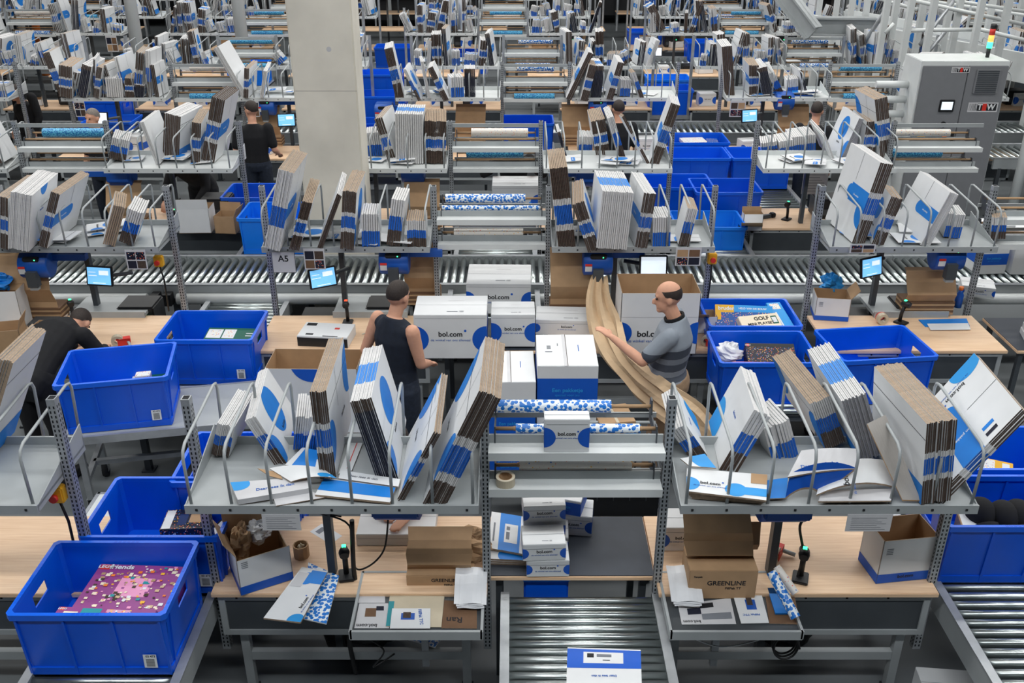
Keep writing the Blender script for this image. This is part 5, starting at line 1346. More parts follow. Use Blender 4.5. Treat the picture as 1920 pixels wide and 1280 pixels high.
crumple('rubbish_bag', 'black rubbish bag on the floor under the near left bench', 'bag', (-0.95, 4.7, 0.0), 0.28, 0.22, 0.22, 'black', 6, 22, 0.12)
flat_sheet('bubble_mailer', 'dotted bubble mailer lying on the lower beam of the near left bench', [T6(1230,1010),T6(1400,1060),T6(1440,1010),T6(1280,990)], 0.32, 0.01, 'wrap_dots', cat='mailer', edge='white')
parcel(0.32, 0.24, 0.26, (2.52, 4.1, 0.0), -0.1, 'white box on the floor under the right conveyor', lab=False)

# ---- bins around the nearest row
b1 = bin_at(7, 1154, 0.71, 0.0, 'blue bin holding two purple toy boxes, nearest at lower left')
b2 = bin_at(143, 1007, 0.71, 0.0, 'blue bin with dark game boxes, directly behind the purple toy boxes')
b3 = bin_at(315, 905, 0.70, 0.0, 'blue bin half hidden behind left end of the near left shelf')
b9 = bin_at(1777, 988, 0.71, 0.0, 'blue bin with black caps inside, lower right corner', lab=False)
b8 = bin_at(1808, 893, 0.71, 0.0, 'blue bin with a yellow toy box, behind the one with caps', lab=False)
def product(px, py, z, W, D, H, rz, m, label, art=None, words=(), name='product_box', tilt=0.0, cat='box', side='white'):
    p = atz(px, py, z+H); t = thing(name, label, cat, (p.x, p.y, z), rz)
    t.rotation_euler = (tilt, 0, rz)
    MB().rbox(-W/2, W/2, -D/2, D/2, 0, H, m, 0.003).build('carton', t)
    T = Matrix.Translation((0,0,H+0.0007)); g = MB()
    if art:
        for i, (x0, x1, y0, y1, am) in enumerate(art): rect(g, T, x0*W/2, x1*W/2, y0*D/2, y1*D/2, am, 0.00002*i)
        if len(art) > 12: g.build('printed_art', t)
        else:
            for i, (x0, x1, y0, y1, am) in enumerate(art): g = MB(); rect(g, T, x0*W/2, x1*W/2, y0*D/2, y1*D/2, am, 0.00004*i); g.build('printed_picture', t)
    if words:
        for wd in words:
            g = MB(); s, sz, x, y, wm = wd[:5]; rot = wd[5] if len(wd) > 5 else 0.0
            mesh_into(g, text_mesh(s, sz, wm, 0.025), T @ Matrix.Translation((x*W/2, y*D/2, 0.001 + 0.00002*len(art or ()))) @ Matrix.Rotation(rot, 4, 'Z'), wm); g.build('lettering', t)
    return t
zb = 0.725
rnd = random.Random(3); arts = [(-0.35,0.35,-0.4,0.4,'pink'),(-0.95,-0.74,0.74,0.96,'red')]
for k in range(190):
    ax = rnd.uniform(-0.92,0.88); ay = rnd.uniform(-0.92,0.9); s_ = rnd.uniform(0.02,0.10)
    if ay > 0.66 and ax < -0.05: continue
    arts.append((ax, ax+s_, ay, min(0.97, ay+s_*1.2), rnd.choice(['cream','cream','pink','teal','kraft','white','cream','edge_kraft','orange','yellow','purple','kraft_light'])))
def in_bin(bn, dx, dy, z, *a, **k):
    o = product(0, 900, z, *a, **k); o.location = (bn.location.x+dx, bn.location.y+dy, z); return o
in_bin(b1, 0.09, 0.07, 0.915, 0.52, 0.37, 0.08, R(-3), 'purple', 'large purple toy box printed with little houses, uppermost in nearest bin', arts, [('LEGO',0.035,-0.82,0.84,'white'),('friends',0.05,-0.48,0.84,'white')])
in_bin(b1, 0.03, -0.155, 0.86, 0.52, 0.07, 0.16, R(-3), 'purple', 'narrow purple toy box lying across front of the nearest bin', [(-0.95,-0.86,0.2,0.9,'red'),(-0.5,-0.1,-0.8,0.8,'teal'),(0.0,0.5,-0.7,0.7,'art_city'),(-0.84,-0.55,-0.9,0.0,'cream')], [('LEGO',0.018,-0.90,0.5,'white')])
in_bin(b1, 0.055, 0.0, zb, 0.60, 0.46, 0.13, R(1), 'purple', 'purple toy box with white text panels underneath the other two', [(0.86,0.95,0.7,0.9,'red'),(0.72,0.92,0.1,0.35,'pink'),(0.68,0.9,-0.3,0.0,'pink'),(-0.9,-0.78,-0.97,-0.86,'white'),(-0.3,0.1,-0.97,-0.9,'pink'),(0.55,0.7,-0.9,-0.7,'cream')])
in_bin(b2, 0.06, 0.1, 0.80, 0.26, 0.20, 0.16, R(4), 'art_dark', 'dark blue and gold game box in the second bin at left', [(-0.95,-0.55,-0.9,0.9,'white'),(0.2,0.8,-0.4,0.8,'kraft'),(-0.3,0.1,-0.6,0.5,'navy_print')])
in_bin(b2, 0.27, 0.02, 0.80, 0.16, 0.28, 0.10, R(-20), 'black', 'black and silver box at right side of the second bin', [(-0.8,0.8,-0.5,0.9,'white_dull')])
product(1865, 880, 0.80, 0.22, 0.26, 0.16, R(-25), 'yellow', 'yellow toy box with small red logo in right-hand bin', [(-0.9,0.0,-0.9,0.9,'art_light'),(0.2,0.8,-0.8,-0.3,'teal'),(0.4,0.8,0.3,0.8,'white'),(0.6,0.9,-0.9,-0.6,'red')])
for i, (px, py) in enumerate(((1838,962),(1880,968),(1908,966))):
    t = thing('black_cap', f"black rounded cap inside the lower right bin, {ORD[i]} from the left", 'cap', atz(px, py, 1.02), 0, 'black caps in the lower right bin')
    m = MB(); ell(m, (0,0,0.0), 0.085, 0.10, 0.10, 'black_cloth'); m.build('crown', t)
    MB().tube([(0.0,-0.12,-0.04),(0.0,-0.09,-0.02)],0.06,'black_cloth',14,rs=[0.05,0.07]).build('peak', t)
product(1850, 980, 0.86, 0.30, 0.16, 0.14, R(-12), 'kraft', 'tan and white box under the caps in the lower right bin', [(-0.95,-0.1,-0.9,0.9,'white'),(0.2,0.35,-0.5,0.5,'ink'),(0.5,0.65,-0.5,0.5,'ink')])
product(1908, 955, 1.00, 0.12, 0.10, 0.05, R(10), 'red', 'small red and yellow box at back of the lower right bin', [(0.0,0.8,-0.6,0.6,'yellow')])
# red-yellow lamp on the far left upright, its cable
estop(-2.47, 4.33, 1.42, 'yellow stop box on upright at the left edge, nearest row')
# ================================================================ aisle: carts and bins at the left
def cart(c, W, D, z, rz, label, m='steel', cast=True):
    t = thing('bin_cart', label, 'cart', c, rz)
    MB().box(-W/2, W/2, -D/2, D/2, z-0.02, z, m).box(-W/2, W/2, -D/2-0.005, -D/2+0.02, z-0.06, z+0.004, 'galv').box(-W/2, W/2, D/2-0.02, D/2, z-0.06, z+0.004, 'galv').box(-W/2-0.004, -W/2+0.02, -D/2, D/2, z-0.06, z+0.004, 'galv').box(W/2-0.02, W/2, -D/2, D/2, z-0.06, z+0.004, 'galv').build('deck', t)
    for sx in (-1, 1):
        for sy in (-1, 1):
            l = MB().box(-0.022,0.022,-0.022,0.022,0.14,z-0.05,'galv').build('leg', t, (sx*(W/2-0.08), sy*(D/2-0.06), 0))
            MB().tube([(-0.02,0,0.062),(0.02,0,0.062)],0.062,'rubber',16).box(-0.028,-0.022,-0.03,0.03,0.05,0.15,'galv').box(0.022,0.028,-0.03,0.03,0.05,0.15,'galv').build('caster', l)
    MB().box(-W/2+0.08, W/2-0.08, -0.02, 0.02, 0.28, 0.32, 'galv').box(-W/2+0.06, -W/2+0.10, -D/2+0.06, D/2-0.06, 0.28, 0.32, 'galv').box(W/2-0.10, W/2-0.06, -D/2+0.06, D/2-0.06, 0.28, 0.32, 'galv').build('stretcher', t)
    return t
pl = atz(96,725,1.14); pr = atz(302,707,1.14); rz3 = math.atan2(pr.y-pl.y, pr.x-pl.x)
ctr = pl + Matrix.Rotation(rz3,3,'Z') @ Vector((0.78,0.30,0))
cart((ctr.x, ctr.y, 0), 1.55, 0.66, 0.715, rz3, 'grey steel cart on castors carrying a blue bin, left aisle')
bin_at(96, 725, 0.72, rz3, 'blue bin standing askew on steel cart in the left aisle')
product(268, 700, 0.90, 0.11, 0.08, 0.10, rz3, 'art_light', 'small white box with coloured print, right side of bin on cart', [(-0.6,0.6,-0.5,0.5,'white')])
product(280, 706, 0.735, 0.26, 0.16, 0.15, rz3, 'white', 'white and green box under the small printed one, bin on cart', [(0.1,0.9,-0.8,0.8,'green')])
product(160, 722, 0.80, 0.26, 0.05, 0.28, rz3, 'white', 'white and orange box standing at front of bin on cart', [(0.2,0.98,-0.9,0.9,'orange')])
b4 = bin_at(287, 638, 0.625, 0.0, 'blue bin holding a green boxed set, left of second row table')
in_bin(b4, 0.12, 0.03, 0.84, 0.46, 0.34, 0.06, R(-3), 'green', 'dark green boxed set with two white pictures, in blue bin', [(-0.95,-0.4,0.1,0.85,'white'),(-0.85,-0.5,0.2,0.75,'art_light'),(-0.35,0.1,0.1,0.85,'white'),(-0.28,0.03,0.2,0.75,'art_light'),(-0.9,0.9,-0.8,-0.2,'art_light'),(0.5,0.8,0.3,0.36,'white'),(0.5,0.8,0.5,0.56,'white')], tilt=R(10))
c = atz(250, 960, 0.45)
cart((-2.25, 5.35, 0), 1.45, 0.75, 0.45, 0.0, 'low white topped cart behind the left blue bins', 'steel_white')

# ================================================================ second row
ZT2 = 0.80
def unit_kit(px_tray, name): pass
# far-left bench
open_carton(0.28, 0.22, 0.22, tuple(atz(18,655,ZT2)), R(12), 'small brown open carton at left edge, second row bench', 'kraft', flaps=(0,0.3,0,0), band=False)
open_carton(0.26, 0.2, 0.36, tuple(atz(26,608,ZT2)), R(4), 'white bag-like carton with blue film at left edge, second row', flaps=(0,0,0,0), band=False)
crumple('plastic_film', 'crumpled blue plastic film inside the white carton at left edge', 'film', atz(18,600,ZT2)+Vector((0,0,0.30)), 0.10, 0.08, 0.08, 'blue', 9, 14, 0.3)
kraft_feed(-4.32, 7.95, 0.78, 1.42, 0.42, 'brown fan-fold paper rising to the machine at far left, second row', lean=-0.12)
open_carton(0.24, 0.18, 0.16, tuple(atz(95,640,ZT2)), R(-6), 'small open white and kraft carton near the bending person', flaps=(0,0.5,0,0))
scanner(140, 604, ZT2, R(30), 'black scanner beside brown paper at left, second row bench')
tape_gun(222, 648, ZT2, R(20), 'red tape dispenser on the second row left table')
t = thing('printer', 'grey printer with green lamp at left, second row bench', 'printer', atz(82,612,ZT2)); MB().rbox(-0.12,0.12,-0.05,0.12,0,0.05,'steel_dark',0.01).build('case', t); MB().box(0.03,0.05,-0.052,-0.049,0.02,0.032,'green_led').build('lamp', t)
touch_screen(187, 517, 7.92, R(-8), 'small lit screen on arm, second row far left bench', 0.25)
touch_screen(605, 520, 7.85, R(28), 'small lit screen turned right, second row beside the A5 sign', 0.28)
touch_screen(1225, 497, 7.92, R(0), 'small bright screen above the big open carton, second row', -0.25, 'screen_white')
touch_screen(1633, 500, 7.85, R(26), 'small lit screen on arm, second row right bench', 0.26)
for (px, py, w) in ((70,495,'far left bench'),(740,488,'left of the centre rack'),(1120,490,'right of the centre rack'),(1775,480,'right bench')):
    p = aty(px, py, 7.95); paper_dispenser(p.x, p.y, p.z, 0.0, f"blue paper machine with warning sticker, second row, {w}")
kraft_feed(aty(790,500,8.15).x, 8.15, 0.85, 1.42, 0.30, 'brown fan-fold paper behind the man in a vest', lean=-0.03)
kraft_feed(aty(1075,540,7.98).x, 7.98, 0.80, 1.44, 0.40, 'brown fan-fold paper beside the hanging crumpled strip', lean=-0.02)
kraft_feed(aty(1745,560,8.0).x, 8.0, 0.82, 1.24, 0.44, 'brown fan-fold paper under the machine, second row right bench', lean=-0.05)
for i, (px, py) in enumerate(((1335,484),)): estop(*aty(px,py,7.95), 'yellow stop box on right upright of the second row middle bench')
estop(*aty(298,489,7.95), 'yellow stop box on upright of the second row left bench')
paper_sheet_hang(508,556,473,511,7.76,'white A5 sign hanging from the second row shelf', text='A5', name='hanging_sign')
paper_sheet_hang(233,278,468,505,7.76,'picture instruction sheet hanging at left of second row')
paper_sheet_hang(568,611,466,505,7.76,'picture instruction sheet hanging right of the A5 sign')
paper_sheet_hang(1268,1313,464,498,7.76,'picture instruction sheet hanging beside the bright screen, second row')
paper_sheet_hang(1595,1640,458,474,7.76,'picture instruction sheet at left of the second row right bench')
# trays at the back of the second row
for (px, lab) in ((190,'far left'),(690,'middle left'),(1720,'right')):
    p = atz(px, 600, 0.84); t = thing('document_tray', f"grey metal tray behind tables, second row {lab} bench", 'tray', (p.x, 8.18, 0.84)); MB().box(-0.34,0.34,-0.2,0.2,-0.03,0,'steel').box(-0.34,0.34,-0.205,-0.19,-0.04,0.02,'steel').build('tray', t); MB().box(-0.02,0.02,0.1,0.14,-0.84,-0.03,'steel_dark').build('support_post', t)
# table left of the man
product(612, 618, ZT2, 0.44, 0.28, 0.10, R(-6), 'white', 'white boxed toy with black lower edge on second row table', [(-0.9,-0.5,0.5,0.9,'ink'),(0.3,0.5,0.1,0.35,'red'),(-0.7,-0.4,-0.8,-0.6,'ink'),(0.0,0.6,-0.95,-0.85,'ink')])
MB().box(-0.219,0.219,-0.1415,-0.1405,0.004,0.085,'black').build('printed_side', [o for o in COL.objects if o.name.startswith('product_box') and not o.parent][-1])
scanner(652, 606, ZT2, R(0), 'scanner with glowing red light left of the man in a vest', 'red_led')
t = thing('scissors', 'black scissors on table beside the man in a vest', 'scissors', atz(698,622,ZT2), 0.6)
MB().ring((0,0,0.002),(0,0,0.01),0.014,0.02,'black',14).build('handle', t); MB().ring((0.035,0.02,0.002),(0.035,0.02,0.01),0.014,0.02,'black',14).build('handle', t); MB().box(-0.10,-0.015,-0.006,0.002,0.003,0.007,'chrome').build('blade', t)
wc = open_carton(0.70, 0.34, 0.56, (-1.52, 6.60, 0.522), R(-1), 'large white carton with blue circle behind the near left stacks', flaps=(0,0,0,0), band=False)
wg = MB(); half_disc(wg, Matrix(((1,0,0,0),(0,0,-1,-0.1715),(0,1,0,0),(0,0,0,1))), 0.0, 0.60, 0.15, -0.34, 0.34, 0.004, 0.558, 'blue_deep'); wg.build('blue_dot', wc)
cart((-1.52, 6.60, 0), 0.84, 0.5, 0.518, 0.0, 'low cart under the large white carton, left of the man in a vest')
# big white parcels on and before the middle table
parcel_at(846, 672, 0.80, 0.60, 0.40, 0.40, 0.0, 'large white box with logo right of the man in a vest', ls=0.062)
parcel_at(962, 650, 0.82, 0.37, 0.28, 0.30, 0.0, 'white box with logo left of the brown-topped one, middle of second row', ls=0.045)
parcel_at(935, 588, 0.74, 0.60, 0.50, 0.30, -0.02, 'large white logo box on the conveyor under the second row rack', ls=0.062)
parcel_at(1062, 628, 0.82, 0.54, 0.30, 0.14, -0.06, 'long low white box behind the tall parcel, middle of second row', ls=0.03)
for (x, y, z, W, D, H, rz, lab) in ((0.385,6.10,0.80,0.42,0.50,0.61,0.0,'tallest white parcel with broad blue band, centre of the photo'),(-0.01,6.06,0.72,0.34,0.48,0.58,0.02,'white parcel with broad blue band left of the tallest one')):
    parcel(W, D, H, (x, y, z), rz, lab, print_='band', band=(0.14*H,0.68*H) if W < .4 else (0.50*H,0.84*H))
parcel(0.44, 0.46, 0.277, (0.385, 6.10, 0.522), 0.0, 'white parcel underneath the tallest one, behind front rack rolls', print_='band', band=(0.02,0.2))
parcel(0.36, 0.46, 0.197, (-0.01, 6.06, 0.522), 0.0, 'white parcel under the left banded one, behind front rack rolls', print_='band', band=(0.02,0.18))
cart((0.22, 6.1, 0), 0.95, 0.62, 0.52, 0.0, 'low cart carrying white parcels behind the front rack')
product(1150, 775, 0.0, 0.26, 0.26, 0.98, R(10), 'kraft', 'plain brown carton right of the tallest white parcel', [(-0.08,0.08,-1,1,'tape_clear')])
# wire basket trolley with notice behind the front rack
t = thing('basket_trolley', 'grey plastic basket trolley with yellow note behind the front rack', 'trolley', (0.62, 5.55, 0.0))
bk = MB()
for s in (-1, 1):
    for z in (0.62, 0.72, 0.82, 0.92): bk.tube([(-0.38,s*0.28,z),(0.38,s*0.28,z)],0.009,'steel_dark',6)
    for k in range(8): bk.tube([(-0.38+k*0.108,s*0.28,0.55),(-0.38+k*0.108,s*0.29,0.95)],0.007,'steel_dark',6)
    for z in (0.62,0.72,0.82,0.92): bk.tube([(s*0.38,-0.28,z),(s*0.38,0.28,z)],0.009,'steel_dark',6)
bk.box(-0.38,0.38,-0.28,0.28,0.53,0.56,'rubber'); bk.box(-0.39,0.39,-0.29,-0.275,0.56,0.74,'rubber'); bk.build('basket', t)
MB().tube([(-0.39,-0.3,0.96),(0.39,-0.3,0.96),(0.39,0.3,0.96),(-0.39,0.3,0.96),(-0.39,-0.3,0.96)],0.014,'steel',8).build('rim', t)
for sx in (-1,1):
    for sy in (-1,1):
        l = MB().box(-0.015,0.015,-0.015,0.015,0.1,0.53,'steel_dark').build('leg', t, (sx*0.33, sy*0.23, 0)); MB().tube([(-0.015,0,0.05),(0.015,0,0.05)],0.05,'rubber',14).build('caster', l)
n = MB().box(0.12,0.27,-0.302,-0.299,0.80,0.94,'yellow'); F = Matrix(((1,0,0,0.195),(0,0,-1,-0.3025),(0,1,0,0.87),(0,0,0,1))); mesh_into(n, text_mesh('Ritmo Regulier',0.018,'ink',0.02), F, 'ink'); n.build('yellow_note', t)
product(1172, 800, 0.80, 0.20, 0.14, 0.10, R(-20), 'cyan', 'light blue product box with photo inside the basket trolley', [(-0.8,0.7,-0.7,0.6,'art_light')])
product(1110, 800, 0.60, 0.22, 0.20, 0.26, R(-5), 'kraft_dark', 'brown carton standing inside the basket trolley', None)
# big open carton by the man in a polo shirt
p = atz(1228, 668, 0.62)
hc = open_carton(0.65, 0.43, 0.56, (1.225, 7.45, 0.80), 0.0, 'huge open white carton with brown inside behind the balding man', flaps=(0,0,0.0,0), band=False)
F = Matrix(((1,0,0,0),(0,0,-1,-0.2165),(0,1,0,0),(0,0,0,1)))
for cx in (-0.325, 0.325): gm = MB(); half_disc(gm, F, cx, 0.20, 0.10, -0.325, 0.325, 0.004, 0.56, 'blue_deep'); gm.build('blue_dot', hc)
gm = MB(); logo_into(gm, F @ Matrix.Translation((-0.06,0.19,0.0006)), 0.075); gm.build('logo_print', hc)
gm = MB(); rect(gm, F, -0.32, 0.32, 0.345, 0.349, 'white_dull', 0.0004); gm.build('fold_line', hc)
open_carton(0.20, 0.16, 0.16, tuple(atz(1318,618,ZT2)), 0.05, 'small white carton with confetti paper right of the huge one', flaps=(0,0,0,0), band=False)
flat_sheet('wrapping_sheet', 'confetti gift paper sheet standing in the small white carton', [(1303,600),(1330,600),(1330,590),(1303,590)], ZT2+0.03, 0.003, 'wrap_confetti', cat='paper', lift=(0,0,0.26,0.26))
tape_gun(1325, 648, ZT2, R(-30), 'red tape dispenser on table right of the balding man')
# bins on the right spur
b6 = bin_at(1350, 681, 0.58, 0.0, 'blue bin with clear bags and dark boxes, right of the balding man')
b5 = bin_at(1330, 612, 0.58, 0.0, 'blue bin with big toy boxes, farther right of the balding man', lab=False)
q = atz(1582,678,1.0); q2_ = atz(1760,668,1.0)
bin_at(1582, 678, 0.58, math.atan2(q2_.y-q.y, q2_.x-q.x), 'empty blue bin before the second row right table')
cart((3.02, 7.0, 0), 0.95, 0.7, 0.57, 0.05, 'steel cart under the empty blue bin, right aisle')
in_bin(b5, -0.03, 0.04, 0.85, 0.50, 0.30, 0.10, R(-5), 'art_sea', 'blue and yellow construction toy box in the farther right bin', [(-1,-0.35,0.5,1,'yellow'),(-1,-0.8,0.0,0.5,'yellow'),(-0.35,1,0.55,1,'cyan'),(-0.2,0.5,-0.5,0.2,'kraft')], [('bruder',0.05,-0.62,0.76,'white'),('HELD VAN DE BOUW',0.025,0.3,0.78,'white')], tilt=R(38))
in_bin(b5, 0.06, -0.13, 0.93, 0.36, 0.15, 0.06, R(13), 'cream', 'tan golf playset box lying in the farther right bin', [(0.6,0.9,-0.6,0.6,'green'),(0.64,0.86,-0.4,0.4,'white')], [('GOLF',0.055,0.12,0.35,'ink'),('MINI PLAYSET',0.04,0.0,-0.4,'ink')], tilt=R(24))
in_bin(b5, 0.28, 0.0, 0.88, 0.13, 0.42, 0.09, R(8), 'cyan', 'slim turquoise book box at right side of the farther bin', [(-0.7,0.6,0.5,0.9,'art_light'),(-0.5,-0.3,-0.8,0.3,'white')], tilt=R(12))
crumple('toy_in_clear_bag', 'clear bag with a soft pale toy, in bin right of the balding man', 'toy', (b6.location.x-0.24, b6.location.y+0.10, 0.80), 0.11, 0.10, 0.09, 'poly_bag', 12, 16, 0.18)
in_bin(b6, 0.10, 0.11, 0.80, 0.40, 0.20, 0.12, R(-2), 'art_dark', 'dark construction set box in bin right of the balding man', [(-1,1,0.6,1,'black'),(-0.95,-0.84,0.66,0.95,'red')], [('LEGO',0.018,-0.895,0.8,'white')], tilt=R(22))
in_bin(b6, 0.02, -0.12, 0.72, 0.52, 0.16, 0.16, R(-2), 'pink', 'pink and white box at front of bin right of the balding man', [(-0.9,0.4,-0.4,0.6,'art_light'),(-0.4,-0.2,-0.9,0.2,'red')])
open_carton(0.30, 0.24, 0.22, tuple(atz(1560,600,ZT2)+Vector((0,0.1,0))), R(-8), 'open white carton with blue film on the second row right table', flaps=(0,0.7,0,0))
crumple('plastic_film', 'crumpled blue film inside the open carton, second row right', 'film', atz(1556,585,ZT2)+Vector((0,0.1,0.14)), 0.09, 0.07, 0.10, 'cyan', 15, 14, 0.3)
t = thing('packing_tape', 'red and beige tape roll on the second row right table', 'tape', atz(1653,607,ZT2)); MB().ring((0,-0.02,0.05),(0,0.03,0.05),0.026,0.05,'tape_clear',20).build('tape', t); MB().ring((0,0.031,0.05),(0,0.045,0.05),0.02,0.05,'red',20).build('hub', t)
scanner(1690, 606, ZT2, R(40), 'black scanner with green light on the second row right table')
flat_sheet('cardboard_envelope', 'blue envelope half under a white sheet, second row right table', [(1735,613),(1818,612),(1812,598),(1722,600)], ZT2, 0.006, 'blue', cat='envelope', edge='blue')
flat_sheet('paper_sheet', 'white sheet lying on the blue envelope, second row right table', [(1745,619),(1820,618),(1815,606),(1738,607)], ZT2+0.008, 0.003, 'white', cat='paper', edge='white')
t = thing('spray_bottle', 'plastic bottle with orange cap in tray, second row right', 'bottle', atz(1795,575,0.85)); MB().tube([(0,0,0),(0,0,0.12),(0,0,0.15),(0,0,0.17)],0.035,'blue_machine',14,rs=[0.035,0.035,0.02,0.018]).build('body', t); MB().tube([(0,0,0.17),(0,0,0.20)],0.02,'orange',12).build('cap', t)
parcel_at(1832, 556, 0.77, 0.30, 0.24, 0.10, R(-18), 'small white box riding on the main conveyor at right', ls=0.03)
for i in range(3):
    parcel(0.34, 0.26, 0.055, (4.62, 7.5-0.02*i, 0.804+0.056*i), R(-14), f"flat white box stacked at the right edge, {ORD[2-i]} from the top", lab=False, group='flat white boxes at the right edge', ls=0.02)
parcel(0.30, 0.24, 0.52, (4.90, 9.28, 0.752), R(5), 'upright white parcel with blue band on main conveyor at right edge', print_='band', band=(0.1,0.22), lab=False)
parcel(0.22, 0.22, 0.46, (5.22, 9.25, 0.752), R(-4), 'upright white box at right edge beside the banded one, main conveyor', print_='', lab=False)
# gift wrap on the second and third row racks
wrap_roll(-0.60, 0.12, 8.36, 1.81, 0.04, 'wrap_dots', 'blue dotted gift wrap roll, upper tier of the second row centre rack')
wrap_roll(-0.62, 0.24, 8.165, 1.785, 0.022, 'wrap_dots', 'thin blue dotted roll in front of the upper one, second row rack', 'white')
wrap_roll(-0.62, 0.22, 8.36, 1.58, 0.03, 'white_dull', 'plain white paper roll on the second row centre rack', 'white')
wrap_roll(-0.52, 0.10, 8.165, 1.555, 0.035, 'wrap_confetti', 'cream confetti roll in lower tier of the second row rack')
wrap_roll(-0.46, 0.18, 10.80, 1.81, 0.05, 'wrap_confetti', 'cream confetti roll, upper tier of the third row centre rack')
wrap_roll(-0.52, 0.13, 10.80, 1.58, 0.055, 'wrap_teal', 'teal dotted roll, lower tier of the third row centre rack')
wrap_roll(-5.3, -4.55, 10.80, 1.81, 0.05, 'wrap_teal', 'teal dotted roll, third row rack at left edge')
wrap_roll(4.28, 4.95, 10.80, 1.81, 0.04, 'wrap_confetti', 'cream confetti roll before the grey cabinet, third row right rack')
wrap_roll(4.30, 4.90, 10.80, 1.58, 0.05, 'wrap_teal', 'teal dotted roll before the grey cabinet, third row right rack')
# ================================================================ third row
parcel_at(968, 410, 0.80, 0.56, 0.40, 0.40, 0.0, 'large white logo box held by the worker behind the third row rack', ls=0.062)
for i in range(3):
    flat_sheet('cardboard_envelope', f"white and blue envelope piled left of the held box, {ORD[2-i]} from the top", [(852,408),(914,404),(912,392),(854,395)], 0.80+0.02*i, 0.018, 'white', cat='envelope', group='envelopes left of the held box', prints=[('quad',0,1,0.2,0.8,'cyan')])
t = thing('water_bottle', 'small clear water bottle with blue cap by the held box', 'bottle', atz(994,410,0.80)); MB().tube([(0,0,0),(0,0,0.14),(0,0,0.17),(0,0,0.185)],0.03,'poly_bag',14,rs=[0.03,0.03,0.014,0.013]).build('body', t); MB().tube([(0,0,0.185),(0,0,0.205)],0.015,'blue',12).build('cap', t)
for (px, py, w) in ((775,322,'left of the centre rack'),(230,330,'left bench'),(1100,330,'right of the centre rack')):
    p = aty(px, py, 10.55); paper_dispenser(p.x, p.y, p.z, R(180), f"blue paper machine under the third row shelf, {w}")
kraft_feed(aty(790,345,10.40).x, 10.40, 0.80, 1.36, 0.40, 'brown paper sheet hanging from the machine, third row centre left', lean=0.0)
kraft_feed(aty(225,340,10.40).x, 10.40, 0.80, 1.34, 0.40, 'brown paper sheet hanging from the machine, third row left', lean=0.0)
open_carton(0.36, 0.26, 0.28, tuple(atz(372,430,ZT2)), R(2), 'torn white carton standing on the third row left table', flaps=(0.1,0,0,0), band=False)
open_carton(0.24, 0.22, 0.20, tuple(atz(430,432,ZT2)), R(-6), 'open brown carton with raised flaps on the third row left table', 'kraft', flaps=(0,0.4,0.2,0), band=False)
scanner(334, 428, ZT2, 0.0, 'scanner with green light beside the torn white carton, third row')
bin_at(411, 371, 0.64, 0.0, 'blue bin behind the brown carton, third row left spur', lab=False)
blue_bin(-2.60, 10.25, 0.66, 0.0, 'lighter blue bin left of the concrete column, third row', light=True, lab=False)
bin_at(1305, 361, 0.67, 0.0, 'blue bin front right in the cluster beyond the third row', lab=False)
blue_bin(2.22, 10.42, 0.50, 0.0, 'lighter blue bin with barcode label, third row right spur', light=True)
bin_at(1215, 352, 0.67, 0.0, 'blue bin half hidden by stacks, third row right spur', lab=False)
bin_at(1258, 297, 0.67, 0.0, 'blue bin with barcode label, middle of the cluster beyond third row')
bin_at(1374, 297, 0.67, 0.0, 'blue bin right of the labelled one, cluster beyond third row', lab=False)
bin_at(1262, 268, 0.67, 0.0, 'blue bin full of books, back of the cluster beyond third row', lab=False)
roller_conveyor(2.0, 3.7, 11.55, 13.3, 0.66, 'y', 'roller table under the blue bin cluster beyond the third row', 0.10)
product(1300, 262, 0.98, 0.34, 0.28, 0.05, 0.1, 'art_light', 'pale patterned book lying in the back cluster bin', None, cat='book')
product(1335, 263, 0.98, 0.16, 0.24, 0.05, -0.1, 'art_sea', 'blue patterned book at right in the back cluster bin', None, cat='book')
p = atz(1408,430,ZT2); open_carton(0.22, 0.12, 0.20, tuple(p), 0.0, 'small white logo carton on the third row right table', flaps=(0,0,0.1,0), band=False)
flat_sheet('wrapping_sheet', 'confetti gift paper standing behind the small white carton, third row right', [(1390,425),(1430,425),(1430,418),(1390,418)], ZT2+0.03, 0.003, 'wrap_confetti', cat='paper', lift=(0,0,0.34,0.34))
scanner(1474, 412, ZT2, R(-40), 'red and black scanner on the third row right table')
t = thing('hand_scanner', 'grey hand scanner lying on the third row right table', 'scanner', atz(1440,408,ZT2), 0.4); MB().rbox(-0.09,0.03,-0.03,0.03,0,0.04,'steel_dark',0.01).rbox(0.03,0.09,-0.035,0.035,0,0.055,'black',0.01).build('body', t)
paper_sheet_hang(1508,1548,318,364,10.9,'printed paper sheet clipped below the third row right shelf', pics=False, name='notice_sheet')
for i, (px, py, Y, yaw, lab) in enumerate(((537,225,13.4,10,'left of the concrete column top'),(187,222,13.5,-5,'behind the grey-haired worker'),(1405,217,13.4,15,'under the fourth row right shelf'),(1230,97,20.0,0,'far row right of centre'))):
    touch_screen(px, py, Y, R(yaw), f"small lit screen, {lab}", 0.25, 'screen_white' if i in (1, 3) else 'screen')
for (px, py, w) in ((720,210,'centre left'),(1120,200,'centre right'),(1470,190,'right'),(500,200,'left')):
    p = aty(px, py, 14.0); paper_dispenser(p.x, p.y, p.z, 0.0, f"blue paper machine under the fourth row shelf, {w}")
kraft_feed(aty(880,225,14.1).x, 14.1, 0.80, 1.40, 0.45, 'dark brown paper sheet, fourth row left of the centre rack', lean=0.05)
kraft_feed(aty(1085,225,14.1).x, 14.1, 0.80, 1.40, 0.45, 'dark brown paper sheet, fourth row right of the centre rack', lean=-0.05)
kraft_feed(aty(495,235,14.1).x, 14.1, 0.80, 1.40, 0.45, 'brown paper sheet behind the man in a black T-shirt', lean=0.05)
